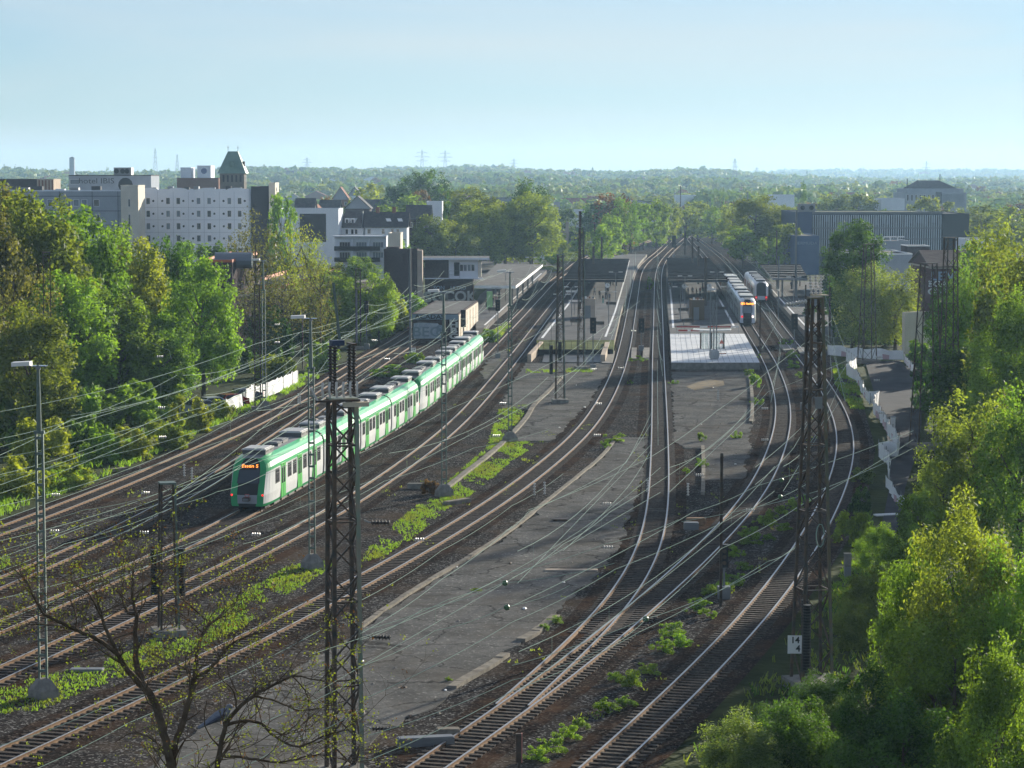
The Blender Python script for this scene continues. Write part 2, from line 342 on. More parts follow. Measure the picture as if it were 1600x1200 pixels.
def rail_mesh(P, off):
    b = MB(); ring = []
    for i, p in enumerate(P):
        d = (P[min(i+1, len(P)-1)] - P[max(i-1, 0)]).normalized(); n = Vector((d.y, -d.x, 0)); q = p + n * off
        prof = ((-.085,.03),(-.085,.06),(-.02,.085),(-.02,.16),(-.05,.17),(-.05,.215),(.05,.215),(.05,.17),(.02,.16),(.02,.085),(.085,.06),(.085,.03))
        ring.append([Vector((q.x + n.x*u, q.y + n.y*u, w)) for u, w in prof])
    k = 12; b.v = [tuple(v) for r in ring for v in r]
    for i in range(len(ring)-1):
        for j in range(k-1):
            b.f.append((i*k+j, i*k+j+1, (i+1)*k+j+1, (i+1)*k+j)); b.m.append(b.mi(railtop if j == 5 else rust))
    return b
for k, px in TR.items():
    P = relax(even(smooth_line([gp(x, y, .2) for x, y in px], 2), 2.0), 90)
    for p in P: p.z = 0
    LINES[k] = P
    # ballast shoulder under the sleepers
    b = MB()
    for i in range(len(P)):
        d = (P[min(i+1, len(P)-1)] - P[max(i-1, 0)]).normalized(); n = Vector((d.y, -d.x, 0))
        zz = {'f': .024, 'g': .018}.get(k, .03) 
        for u, w in ((-2.1, .006 if k != 'f' else .003), (-1.5, zz), (1.5, zz), (2.1, .006 if k != 'f' else .003)): b.v.append((P[i].x + n.x*u, P[i].y + n.y*u, w))
    for i in range(len(P)-1):
        for j in range(3): b.f.append((i*4+j, i*4+j+1, (i+1)*4+j+1, (i+1)*4+j)); b.m.append(b.mi(sleeper_bed))
    t = struct(b, 'railway_track')
    rail_mesh(P, -.75).obj('rail', parent=t); rail_mesh(P, .75).obj('rail', parent=t)
    b = MB(); conc = k in 'cde'
    for p, q in zip(even(P, .63), even(P, .63)[1:]):
        if p.y > 520: break
        if k == 'f' and p.y < 128: continue
        d = (q - p).normalized(); n = Vector((d.y, -d.x, 0)); L = 1.3 + rnd.uniform(-.03, .03)
        z0 = .085 + rnd.uniform(-.01, .01) - (.012 if k == 'f' else 0)
        b.beam(p - n*L + Vector((0,0,z0-.06)), p + n*L + Vector((0,0,z0-.06)), .25, .12, wood)
    so = b.obj('sleepers', parent=t); so['kind'] = 'stuff'
# ---------------------------------------------------------------- old platforms, asphalt, paving, platforms
def strip(px, w, h, m, name, z=0):
    P = even(smooth_line([gp(x, y, z) for x, y in px], 1.5), 1.2); b = MB()
    for p, q in zip(P, P[1:]):
        j = rnd.uniform(-.03, .03)
        d = (q - p).normalized(); b.beam(p + Vector((0,0,h/2+j*.5)) , q - d*.03 + Vector((0,0,h/2+j)), w, h, m)
    return struct(b, name)
sheet('asphalt_strip', [(822,567),(957,567),(940,597),(925,622),(900,652),(870,680),(860,689),(800,689),(815,665),(828,640),(786,637),(795,605)], .07, asphalt, .3)
strip([(878,590),(858,612),(835,634),(822,655),(800,680),(782,697),(752,722),(722,745),(697,765)], .45, .22, kerb, 'kerb')
sheet('asphalt_strip', [(967,683),(1012,683),(1005,720),(1001,760),(985,805),(968,845),(938,895),(900,930),(868,958),(832,990),(800,1012),(760,1040),(740,1052),(700,1085),(655,1115),(600,1140),(560,1172),(480,1240),(330,1330),(60,1330),(200,1215),(280,1160),(330,1125),(400,1083),(480,1035),(555,992),(590,965),(640,932),(690,902),(740,872),(800,832),(850,792),(900,750),(940,717)], .06, asphalt, .3)
strip([(965,683),(940,714),(900,748),(850,788),(800,828),(740,868),(690,898),(640,928),(590,962),(555,988)], .3, .16, kerb, 'kerb')
strip([(868,966),(845,984),(832,994),(810,1005)], .5, .2, kerb, 'kerb'); strip([(790,1026),(760,1046),(740,1057),(715,1072),(700,1082)], .45, .2, kerb, 'kerb')
sheet('asphalt_strip', [(1049,581),(1172,581),(1177,640),(1173,700),(1160,748),(1101,750),(1098,702),(1070,700),(1054,690)], .06, asphalt, .3)
strip([(1172,590),(1175,620),(1175,650),(1173,662)], .35, .25, kerb, 'kerb'); strip([(1098,700),(1099,720),(1099,750),(1098,776)], .3, .25, kerb, 'kerb')
sheet('asphalt_strip', [(750,580),(775,548),(792,548),(797,557),(778,580),(766,592),(752,592)], .07, asphalt, .3)
sheet('dirt_stain_sand', [(1072,604),(1090,597),(1110,593),(1130,595),(1132,602),(1112,606),(1085,610)], .066, mat('sand_stain', (.26,.19,.10), .95, col2=(.14,.13,.11), ns=1.2, coord='World'))
# path on the right
sheet('footpath', [(1352,566),(1405,563),(1425,580),(1438,612),(1440,660),(1432,710),(1415,760),(1402,830),(1385,860),(1378,820),(1388,770),(1392,720),(1384,670),(1368,620)], .02, mat('path_asphalt_shade', (.045,.047,.055), .9, col2=(.07,.072,.08), ns=.3, bump=.01, bs=4, coord='World', detail=10))  # asphalt colour darkened to stand in for tree shade on the path
# street between the left buildings and the station roof
sheet('street', [(760,398),(800,398),(830,402),(835,412),(790,412),(745,440),(728,440)], .03, asphalt2)
sheet('lawn', [(1135,386),(1180,384),(1190,395),(1178,402),(1150,398)], .02, grassy)
# ---------------------------------------------------------------- buildings
_wc = {}
def winmesh(w, h, gm, fm, nm, bars):
    k = (round(w,2), round(h,2), gm.name, fm.name if fm else '', nm, bars)
    if k in _wc: return _wc[k]
    b = MB(); t = min(.09, w*.1)
    if nm == 'round':
        b.lathe((0,-.04,0), [(0, w/2), (.05, w/2)], gm, 10, (0,1,0))
    else:
        b.box((-w/2+t, -.02, -h/2+t), (w/2-t, .0, h/2-t), gm)
        if fm:
            for lo, hi in (((-w/2,-.05,-h/2),(w/2,0.004,-h/2+t)),((-w/2,-.05,h/2-t),(w/2,0.004,h/2)),((-w/2,-.05,-h/2+t),(-w/2+t,0.004,h/2-t)),((w/2-t,-.05,-h/2+t),(w/2,0.004,h/2-t))): b.box(lo, hi, fm)
            for j in range(1, bars): 
                x = -w/2 + w*j/bars; b.box((x-.03,-.04,-h/2+t), (x+.03,-.015,h/2-t), fm)
    _wc[k] = b.mesh('window'); return _wc[k]
class Bld:
    def __init__(s, name, label, cat, x0, x1, D0, z1, depth, m, roof=None, D1=None, z0=-.3, group=None, skew=0, parapet=.25, par_m=None):
        """front wall seen between pixel columns x0 and x1 at distances D0 and D1, top at z1"""
        D1 = D1 or D0; A = Vector(((x0-800)*D0/F, D0, 0)); B = Vector(((x1-800)*D1/F, D1, 0))
        s.W = (B-A).length; s.d = depth; s.rz = math.atan2(B.y-A.y, B.x-A.x); s.x0, s.x1, s.D0, s.D1, s.z1 = x0, x1, D0, D1, z1
        s.e = thing(name, label, cat, A, s.rz, group); b = MB()
        b.box((0,0,z0), (s.W,depth,z1), m); s.wall = b.obj('wall', s.e, local=True)
        if roof:
            b = MB(); b.box((.25,.25,z1-.1), (s.W-.25,depth-.25,z1+.05), roof)
            pm = par_m or m
            for lo, hi in (((-.04,-.04,z1+.003),(s.W+.04,.24,z1+parapet)),((-.04,depth-.24,z1+.003),(s.W+.04,depth+.04,z1+parapet)),((-.04,.24,z1+.003),(.24,depth-.24,z1+parapet)),((s.W-.24,.24,z1+.003),(s.W+.04,depth-.24,z1+parapet))): b.box(lo, hi, pm)
            b.obj('roof', s.e, local=True)
    def uz(s, px, py):
        D = s.D0 + (s.D1-s.D0)*(px-s.x0)/(s.x1-s.x0); p = at(px, py, D)
        return (px-s.x0)/(s.x1-s.x0)*s.W, p.z
    def win(s, u, z, w, h, side='front', gm=None, fm=whitep, nm='window', bars=1, name='window'):
        gm = gm or glass; o = bpy.data.objects.new(name, winmesh(w, h, gm, fm, nm, bars)); COL.objects.link(o); o.parent = s.e
        if side == 'front': o.location = (u, -.004, z)
        elif side == 'right': o.location = (s.W+.004, u, z); o.rotation_euler = (0,0,math.pi/2)
        elif side == 'left': o.location = (-.004, u, z); o.rotation_euler = (0,0,-math.pi/2)
        return o
    def pwin(s, px, py, pw, ph, **k):
        u, z = s.uz(px, py); sc = s.D0/F; return s.win(u, z, pw*sc, ph*sc, **k)
    def part(s, name, fn):
        b = MB(); fn(b); return b.obj(name, s.e, local=True)
    def gable(s, z, h, m, ov=.4, axis='x', wm=None):
        def fn(b):
            W, d = s.W, s.d
            if axis == 'x':
                a = [(-ov,-ov,z-.1),(W+ov,-ov,z-.1),(W+ov,d/2,z+h),(-ov,d/2,z+h)]; c = [(W+ov,d+ov,z-.1),(-ov,d+ov,z-.1),(-ov,d/2,z+h),(W+ov,d/2,z+h)]
            else:
                a = [(-ov,d+ov,z-.1),(-ov,-ov,z-.1),(W/2,-ov,z+h),(W/2,d+ov,z+h)]; c = [(W+ov,-ov,z-.1),(W+ov,d+ov,z-.1),(W/2,d+ov,z+h),(W/2,-ov,z+h)]
            up = Vector((0,0,.18))
            for q in (a, c):
                q = [Vector(v) for v in q]; b.poly([v+up for v in q], m); b.poly(q[::-1], m)
                for i in range(4): b.poly([q[i], q[(i+1)%4], q[(i+1)%4]+up, q[i]+up], m)
        s.part('roof', fn)
        W, d = s.W, s.d; g_ = wm or s.wall.data.materials[0]
        for q in (([(0,0,z),(0,d/2,z+h-.02),(0,d,z)], [(W,0,z),(W,d,z),(W,d/2,z+h-.02)]) if axis == 'x' else ([(0,0,z),(W,0,z),(W/2,0,z+h-.02)], [(0,d,z),(W/2,d,z+h-.02),(W,d,z)])):
            s.part('gable', lambda b: b.poly(q, g_))
zz = lambda py, D: at(800, py, D).z
def textobj(txt, size, m, parent, loc, rot, name='lettering', ex=.02, sx=1, bold=0.0):
    c = bpy.data.curves.new(name, 'FONT'); c.body = txt; c.size = size; c.extrude = ex; c.offset = bold; c.align_x = 'CENTER'; c.align_y = 'CENTER'; c.resolution_u = 3
    t = bpy.data.objects.new('t', c); COL.objects.link(t); bpy.context.view_layer.update()
    me = bpy.data.meshes.new_from_object(t); bpy.data.objects.remove(t); me.name = name
    me.materials.clear(); me.materials.append(m)
    o = bpy.data.objects.new(name, me); COL.objects.link(o); o.parent = parent; o.location = loc; o.rotation_euler = rot; o.scale = (sx, 1, 1)
    return o
FR = (math.pi/2, 0, 0); RT = (math.pi/2, 0, math.pi/2)
# white hotel
D = 556
B = Bld('hotel_building', 'long white six storey hotel block with rows of square and round windows', 'hotel', 219, 393, D, zz(298, D), 30, white, feltroof, z0=0)
for r, y in enumerate((314, 334, 353.5, 372.5, 392)):
    for c, x in enumerate((233, 264, 280, 311.5, 328, 359.5, 375.5)):
        B.pwin(x, y, 6.6, 10.5, gm=glass if (r*3+c*5) % 7 in (0,2,3,5) else glasslt)
        B.pwin(x+8 if c % 2 == 0 else x-9, y, 3.6, 3.6, nm='round', fm=None, name='round_window')
for u0 in (-.1+k*6.6 for k in range(4)): B.part('roof_edge_wave', lambda b: b.poly([(u0 + 2.2*(1-math.cos(math.pi*j/8)), -.06, zz(298,D)+.2+math.sin(math.pi*j/8)*.45) for j in range(9)], white))
for y in (324, 343.5, 363, 382): B.part('panel_joint', lambda b: b.box((.1,-.02,zz(y,D)-.03),(B.W-.1,-.004,zz(y,D)+.03), greyw))
for px_ in (248, 272, 296, 320, 344, 367): u_ = B.uz(px_, 300)[0]; B.part('panel_joint', lambda b: b.box((u_-.03,-.018,.5),(u_+.03,-.003,B.z1-.2), greyw))
for k in range(7): B.part('roof_box', lambda b: b.box((2+k*3.2,5+(k%3)*4,B.z1+.06),(3.2+k*3.2,6.5+(k%3)*4,B.z1+.7+.25*(k%2)), (steelgrey,greyw,slate)[k%3]))
B2 = Bld('hotel_tower', 'dark stair tower at the right end of the white hotel with a sunlit edge', 'tower', 393.5, 421, D-1, zz(293, D), 20, mat('dark_cladding', (.05,.05,.06), .8), feltroof, z0=0)
B3 = Bld('hotel_sunlit_face', 'narrow face coloured cream as sunlit with a column of small panes on the dark stair tower', 'tower', 421.3, 431, D-2, zz(287, D), 9, cream, feltroof, z0=0)  # cream block stands in for the tower's sunlit right face
for i in range(9): B3.win(3.0, zz(296+i*13, D), 1.6, 1.1, side='right')
D = 540
B = Bld('office_building', 'grey flat roofed office block left of the white hotel with an end wall coloured cream as sunlit', 'building', -30, 190, D, zz(299, D), 16, greyw, feltroof, z0=0, par_m=white)
for x, y in ((108,317),(121,317),(133.5,317),(152.5,317),(110,341),(122,341),(153,341),(134,341),(80,317),(60,317),(40,317)): B.pwin(x, y, 9, 11, gm=glass if x in (152.5,153,60) else glasslt)
for px_ in (20, 95, 146, 186): u_ = B.uz(px_, 300)[0]; B.part('downpipe', lambda b: b.tube([(u_,-.1,0),(u_,-.1,B.z1)], .06, slate, 5))
for y in (307, 330, 352): B.part('cornice_line', lambda b: b.box((0,-.05,zz(y,D)),(B.W,-.003,zz(y,D)+.12), slate))
for k in range(6): B.part('roof_box', lambda b: b.box((3+k*4,4+(k%2)*5,B.z1+.06),(5+k*4,6+(k%2)*5,B.z1+.5+.3*(k%3)), (white,steelgrey,slate)[k%3]))
B = Bld('office_sunlit_face', 'office end face coloured cream as sunlit with two slit windows before the white hotel', 'tower', 190.5, 217.5, D-2, zz(291, D), 10, cream, feltroof, z0=0)  # cream colour puts sunlight on the office block's right face
B.pwin(203.5, 317, 3.4, 12); B.pwin(203.5, 348, 3.4, 26)
D = 610
B = Bld('roof_plant_building', 'grey rooftop storey with a big vent unit and faded hotel lettering', 'building', 110, 238, D, zz(275, D), 14, greyw, feltroof, z0=10, par_m=slate)
u, z = B.uz(153, 283); textobj('hotel IBIS', 1.9, glass, B.e, (u, -.05, z), FR, sx=1.2)
B.pwin(119, 284, 15, 8, gm=glasslt)
def vent(b):
    u, z = B.uz(190, 275)
    b.box((u-1.9,2,z+.2), (u+2.4,6,z+2.1), steelgrey)
    for k in (-1.2, .3, 1.4): b.lathe((u+k,1.98,z+1.2), [(0,.6),(-.25,.6)], blackm, 10, (0,1,0))
B.part('vent_unit', vent)
B.part('dark_opening', lambda b: [b.lathe((B.uz(198,0)[0],-.02,zz(289,D)), [(0,1.8),(-.03,1.8)], blackm, 14, (0,1,0))])
B = Bld('flat_roof_hall', 'low brown hall with a lit striped end on the far left skyline', 'building', -60, 60, 640, zz(281, 640), 12, darkbrick, feltroof, z0=8)
B = Bld('flat_roof_hall', 'ribbed end of the low brown hall coloured tan as sunlit', 'building', 60.3, 86, 638, zz(281, 640), 10, tanwall, feltroof, z0=8)  # tan material stands in for sunlight on the hall's end
for i in range(5): B.part('rib', lambda b: b.box((.4+i*.85,-.1,8), (.75+i*.85,-.003,zz(281.5,640)), redbrick))
# church tower
D = 700; c = Vector(((366-800)*D/F, D, 0)); t = thing('church_tower', 'square church tower with a steep green copper roof behind the hotel', 'tower', c); ze, zt = zz(271, D), zz(236.5, D)
b = MB(); b.box((-3.4,-3.4,0), (3.4,3.4,ze), mat('tower_stone', (.13,.12,.11), .9, col2=(.19,.17,.15), ns=.6)); b.obj('wall', t, local=True)
b = MB(); lo = [(-4,-4,ze+.003),(4,-4,ze+.003),(4,4,ze+.003),(-4,4,ze+.003)]; hi = [(-1.4,-.5,zt),(1.4,-.5,zt),(1.4,.5,zt),(-1.4,.5,zt)]
for i in range(4): b.poly([lo[i], lo[(i+1)%4], hi[(i+1)%4], hi[i]], copper)
b.poly(lo[::-1], copper); b.poly(hi, copper); b.obj('roof', t, local=True)
for s_ in (-1.4, 1.4):
    b = MB(); b.tube([(s_,0,zt),(s_,0,zt+1.6)], .07, steelgrey); b.box((s_-.3,-.04,zt+1.0),(s_+.3,.04,zt+1.1), steelgrey); b.obj('finial', t, local=True)
for k in range(5):
    b = MB(); b.box((-2.6+k*1.2,-3.45,ze-2.4),(-2.1+k*1.2,-3.402,ze-.5), blackm); b.obj('opening', t, local=True)
for k in range(5):
    b = MB(); b.box((3.402,-2.6+k*1.2,ze-2.4),(3.45,-2.1+k*1.2,ze-.5), blackm); b.obj('opening', t, local=True)
b = MB(); b.box((-.5,-3.35,ze+2.0),(.5,-2.5,ze+3.4), copper); b.obj('dormer', t, local=True)
b = MB(); b.box((2.5,-.5,ze+2.0),(3.35,.5,ze+3.4), blackm); b.obj('dormer', t, local=True)
D = 900
for (x0,x1,y,m,l) in ((284,300,262.5,white,'pale blue grey block with a slab top left of the crest tower'),(310,331,259.5,white,'white tower block with a round emblem on its wall left of the church tower'),(278,343,279,redbrick,'broad red brick block beneath the white tower blocks')):
    B = Bld('tower_block', l, 'building', x0, x1, D+(10 if m is white else 0), zz(y, D), 12, m, feltroof, z0=5)
    if x0 == 310: B.part('emblem', lambda b: b.lathe((B.W/2,-.02,zz(267,D)), [(0,1.1),(-.05,1.1)], mat('emblem_blue', (.12,.15,.3), .6), 12, (0,1,0)))
B = Bld('chapel_tower', 'small far square tower with a pyramid cap on the left skyline', 'tower', 111, 118.5, 2600, zz(247, 2600), 5, greyw, None, z0=15); B.part('roof', lambda b: [b.poly([(-.4,-.4,B.z1),(B.W+.4,-.4,B.z1),(B.W/2,2.5,B.z1+1.6)], slate), b.poly([(B.W+.4,-.4,B.z1),(B.W+.4,5.4,B.z1),(B.W/2,2.5,B.z1+1.6)], slate), b.poly([(B.W+.4,5.4,B.z1),(-.4,5.4,B.z1),(B.W/2,2.5,B.z1+1.6)], slate), b.poly([(-.4,5.4,B.z1),(-.4,-.4,B.z1),(B.W/2,2.5,B.z1+1.6)], slate)])
# blocks between hotel and lime trees
D = 520
B = Bld('exhibition_building', 'white cube building with one large dark square recess', 'building', 434, 529.5, D, zz(328, D), 14, white, feltroof, z0=0)
u0, z0_ = B.uz(469, 334); u1, z1_ = B.uz(510, 378); B.part('recess_panel', lambda b: b.box((u0,-.05,z1_),(u1,-.003,z0_), mat('recess_dark', (.06,.06,.07), .5)))
B = Bld('gabled_house', 'white house with dark slate roof and two dormer windows right of the white cube', 'house', 530, 568, 530, zz(355, 530), 9, white, D1=528, z0=0); B.gable(B.z1, 3.2, slate)
for x in (542.5, 551, 557): B.pwin(x, 362, 5, 8)
for x in (540, 549): B.part('dormer', lambda b: b.box((B.uz(x,0)[0]-.5,.9,B.z1+.7),(B.uz(x,0)[0]+.5,2.5,B.z1+1.9), white)); o = B.win(B.uz(x,0)[0], B.z1+1.3, .7, .9); o.location.y = .89
B = Bld('gabled_house', 'long terrace house with slate roof and two bright skylights', 'house', 571, 636, 525, zz(355, 525), 11, white, z0=0); B.gable(B.z1, 3.0, slate)
for x, w in ((577,6),(599,5),(613,4.5),(622,5)): B.pwin(x, 361.5, w, 8)
for x in (608, 626): B.part('skylight', lambda b: b.poly([(B.uz(x,0)[0]-.5,1.2,B.z1+1.2),(B.uz(x,0)[0]+.5,1.2,B.z1+1.2),(B.uz(x,0)[0]+.2,2.1,B.z1+1.85),(B.uz(x,0)[0]-.8,2.1,B.z1+1.85)], whitep))
B.part('gable_wall', lambda b: b.poly([(-.75,-.4,B.z1-.2),(-.75,5.5,B.z1+3.6),(-.75,11.4,B.z1-.2)][::-1] , white)); 
B.part('chimney', lambda b: [b.box((k,5,B.z1+2.4),(k+.8,5.8,B.z1+4.2), redbrick) for k in (2, 5.5)])
D = 470
B = Bld('apartment_building', 'white modern flats with glazed balconies and a dark band between two floors', 'building', 524, 602, D, zz(372, D), 10, white, feltroof, z0=0)
for r, y in enumerate((382.5, 398.5)):
    for c, x in enumerate((539, 565, 591)):
        B.part('balcony_wall', lambda b: b.box((B.uz(x+11.5,0)[0],-1.3,zz(y+5,D)),(B.uz(x+12.6,0)[0],-.003,zz(y-9,D)), white))
        B.pwin(x, y, 17, 9.6, gm=glasslt if c else glass, bars=4)
for y in (388, 405.5): B.part('dark_band', lambda b: b.box((-.1,-1.4,zz(y+3.5,D)),(B.W-.9,-.9,zz(y-3.5,D)), blackm))
B.part('roof_edge', lambda b: b.box((-.3,-1.4,B.z1+.26),(B.W+.1,1,B.z1+.5), white))
B = Bld('graffiti_block', 'pale rendered block with scribbled wall beside the white flats', 'building', 607, 626, D-4, zz(365.5, D), 10, cream, feltroof, z0=0)
B = Bld('villa', 'white flat roofed villa half hidden by the lime trees', 'house', 667, 691, 640, zz(316, 640), 10, white, feltroof, z0=0)
# roofs further back
k = 0
for (x0,x1,D,y,m,rf,h,ax,lab) in (
 (462,490,640,332,darkbrick,slate,3.5,'x','dark slate roofed house behind the white cube'),(486,500,660,330,white,redroof,1.6,'y','small white house with a red gable roof behind the slate roofs'),
 (500,530,700,328,redbrick,slate,2.6,'x','brown house row behind the white cube'),(540,578,690,326,darkbrick,slate,3.4,'y','tall dark gabled house with a pale gable end'),
 (520,545,1000,312,redbrick,redroof,5,'y','far red roofed house among trees'),(560,600,880,330,darkbrick,slate,4,'x','low slate roof between tree crowns'),
 (636,672,600,341,darkbrick,slate,3,'x','dark slate roof behind the lime trees'),(545,565,1150,306,white,slate,4,'y','far grey roofed house beyond the red roof')):
    B = Bld('gabled_house', lab, 'house', x0, x1, D, zz(y, D), 11, m, z0=-1); B.gable(B.z1, h, rf, axis=ax, wm=greyw)
    for j in range(3): B.win(B.W*(j+.5)/3, B.z1-1.6, 1.1, 1.3)
# brown hall with orange trim, left
D = 330
B = Bld('warehouse', 'dark brown hall with an orange roof edge behind the round green tree', 'warehouse', 312, 363, D, zz(410, D), 36, darkbrick, feltroof, z0=-.2, par_m=orange, parapet=.35)
B.part('skylight', lambda b: [b.lathe((B.W*.35,5,B.z1+.1), [(0,1.1),(5,1.1)], glasslt, 12, (1,0,0))])
B = Bld('workshop_building', 'long low building with orange roof edge, white lettering band and tall piers', 'building', 446, 552, 425, 4.6, 9, tanwall, feltroof, D1=530, z0=-.2, par_m=orange, parapet=.7)
for i in range(12): B.part('pier', lambda b: b.box((.6+i*B.W/12.2,-.35,0),(1.1+i*B.W/12.2,-.003,B.z1-1.0), whitep)); B.win(1.9+i*B.W/12.2 if i < 11 else 1.9+10.9*B.W/12.2, B.z1-2.3, 2.2, 2.0, bars=2)
textobj('SILES', 2.2, whitep, B.e, (B.W-4.5, -.5, B.z1-.2), FR, sx=1.5, bold=.05)
B = Bld('shade_backdrop_wall', 'long dark brick wall as a backdrop for the shade beyond the left tracks', 'wall', 348, 600, 330, 7.6, 1.0, darkbrick, None, D1=392, z0=-.3)  # dark wall raised as a backdrop for the shaded brick building
B.part('coping', lambda b: b.box((-.1,-.1,7.603),(B.W+.1,1.1,7.8), concrete))
# dark tower block by the station
D = 436
B = Bld('stair_tower', 'windowless dark brown tower with one side coloured tan as sunlit beside the signal box', 'tower', 600, 652, D, zz(392, D), 5.5, darkbrick, feltroof, z0=-.2)
zb = zz(468, D); B.part('sun_tone_side', lambda b: b.box((B.W+.003,-.1,zb),(B.W+.9,3.4,B.z1+.1), tanwall))  # tan box paints the sunlight on the tower's right side
for z in (.5, .3, .12): B.part('side_window', lambda b: b.box((B.W+.003,3.6,B.z1*z+.9),(B.W+.5,5.3,B.z1*z+2.6), glass))
B.part('roof_step', lambda b: b.box((.4,.5,B.z1+.26),(B.W*.45,4,B.z1+.05+.6), darkbrick))
# signal box
D = 452
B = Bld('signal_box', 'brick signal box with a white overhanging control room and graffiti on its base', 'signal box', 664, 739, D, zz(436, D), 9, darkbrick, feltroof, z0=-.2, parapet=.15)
z1 = B.z1; u = lambda px: B.uz(px, 0)[0]
B.part('upper_wall', lambda b: b.box((0,.6,z1+.2),(u(701),8.6,zz(406,D)), darkbrick))
B.part('control_room', lambda b: b.box((u(701)+.003,.3,z1+.15),(u(747),8.3,zz(406.5,D)), white))
B.part('roof_slab', lambda b: [b.box((-.6,-.9,zz(406,D)),(u(764),9.2,zz(402.5,D)), feltroof), b.box((-.7,-1.0,zz(405.8,D)+.003),(u(764)+.1,-.9,zz(402.3,D)), bluepanel if 0 else white)])
for px in (721, 727, 733, 739): o = B.win(u(px), zz(418.5,D), .66, 1.25, gm=glasslt if px in (727,733) else glass); o.location.y = .29
B.part('control_door', lambda b: b.box((u(709.5),.25,zz(431,D)),(u(718),.297,zz(410,D)), blackm))
B.part('ledge', lambda b: b.box((-.1,-.5,z1+.02),(u(755),.3,z1+.2), white))
B.part('bay_window', lambda b: [b.box((u(747),-.1,z1+.4),(u(752),3.2,zz(406,D)-.3), cream), b.box((u(752),.3,z1+2.0),(u(752)+.05,2.6,zz(406,D)-.8), glasslt)])
B.part('ladder', lambda b: [b.tube([(u(702),-.5,z1+.2),(u(702),-.5,z1+1.5)], .03, steelgrey), b.tube([(u(718),-.5,z1+.2),(u(718),-.5,z1+1.5)], .03, steelgrey), b.tube([(u(702),-.5,z1+1.5),(u(718),-.5,z1+1.5)], .03, steelgrey), b.tube([(u(702),-.5,z1+.8),(u(718),-.5,z1+.8)], .03, steelgrey)])
gsil = mat('graffiti_silver', (.42,.46,.40), .5); gwh = mat('graffiti_white', (.62,.64,.62), .6); gblue = mat('graffiti_blue', (.25,.33,.42), .6)
textobj('SG', 2.6, gsil, B.e, (u(678), -.03, zz(465,D)), FR, bold=.10, sx=1.25); textobj('N', 2.0, gsil, B.e, (u(694), -.03, zz(465,D)), FR, bold=.06)
textobj('COK', 2.7, gwh, B.e, (u(719), -.03, zz(464,D)), FR, bold=.08, sx=1.0); textobj('SON', 1.0, gblue, B.e, (u(686), -.03, zz(450,D)), FR, bold=.02); textobj('LKZRO', .9, gblue, B.e, (u(716), -.03, zz(450,D)), FR, bold=.02)
B.part('sun_tone_edge', lambda b: b.box((u(739)+.003,-.2,0),(u(740.5),1.0,z1+.1), tanwall))  # tan strip paints the lit right face of the base
# low graffiti store in front, its long side parallel with the track
A0 = gp(644, 534); D = A0.y
B = Bld('graffiti_shed', 'low flat roofed store covered in graffiti with a flank coloured cream as sunlit, by the green train', 'shed', 644, 716, D, zz(491, D), 38, darkbrick, feltroof, D1=D, z0=-.2, parapet=.1)
B.e.rotation_euler.z = -.06
u = lambda px: B.uz(px, 0)[0]
B.part('fascia', lambda b: b.box((0,-.12,B.z1-.75),(B.W,-.003,B.z1), gblue)); textobj('ACADAS', .85, blackm, B.e, (B.W*.38, -.14, B.z1-.38), FR, bold=.02, sx=1.3)
B.part('painted_panel', lambda b: b.poly([(u(646),-.02,.45),(u(646),-.02,zz(505,D)),(u(654),-.02,zz(504,D)),(u(684),-.02,zz(505,D)),(u(690),-.02,zz(512,D)),(u(691),-.02,.9),(u(688),-.02,.5)], mat('graffiti_pale', (.30,.38,.52), .6, col2=(.55,.6,.68), ns=1.5)))
textobj('BEO', 2.0, gblue, B.e, (u(668), -.04, zz(519,D)), FR, bold=.03, sx=1.2); textobj('8', 2.2, gblue, B.e, (u(687), -.04, zz(517,D)), FR, bold=.05)
for i, ch in enumerate('DHBG'): textobj(ch, 1.05, gwh, B.e, (u(709), -.05, zz(498.5+i*9.0,D)), FR, bold=.05, sx=1.7)
B.part('sun_tone_flank', lambda b: b.box((B.W+.003,.1,.2),(B.W+.12,37.8,B.z1-.15), cream))  # cream layer paints the sun on the right wall
for i in range(6): B.part('rust_streak', lambda b: b.box((B.W+.12,2.5+i*6,.4),(B.W+.135,2.8+i*6+rnd.random(),B.z1-.4), rust))
# right side: blue hall with glass front
D = 660
B = Bld('glass_hall', 'long three storey hall with ribbed glass front and dark blue end', 'building', 1268, 1471, D, zz(334, D), 45, mat('hall_grey', (.10,.12,.15), .6), mat('green_roof', (.22,.22,.10), .9), z0=-.3, par_m=steelgrey)
for i in range(58):
    B.part('facade_rib', lambda b: b.box((.2+i*B.W/58.2,-.35,zz(395,D)),(.42+i*B.W/58.2,-.05,zz(336,D)), mat('rib_grey', (.55,.60,.64), .5)))
B.part('glazing', lambda b: [b.box((.1,-.05,zz(393,D)),(B.W-.1,-.004,zz(337,D)), glass)])
for y in (356, 373): B.part('floor_band', lambda b: b.box((0,-.45,zz(y+1.2,D)),(B.W,-.36,zz(y-.6,D)), steelgrey))
for i in range(34):
    if rnd.random() < .5: B.part('blind', lambda b: b.box((.5+i*1.02,-.06,zz(354-rnd.random()*8,D)),(1.3+i*1.02,-.052,zz(338,D)), glasslt))
B.part('roof_edge', lambda b: b.box((-.2,-.6,B.z1+.26),(B.W+.3,.3,B.z1+.55), steelgrey))
B = Bld('hall_end', 'dark blue windowless end of the glass hall with a pair of round vents on top', 'building', 1246, 1267.7, D-20, zz(331, D), 40, mat('end_navy', (.03,.06,.14), .6), slate, z0=-.3)
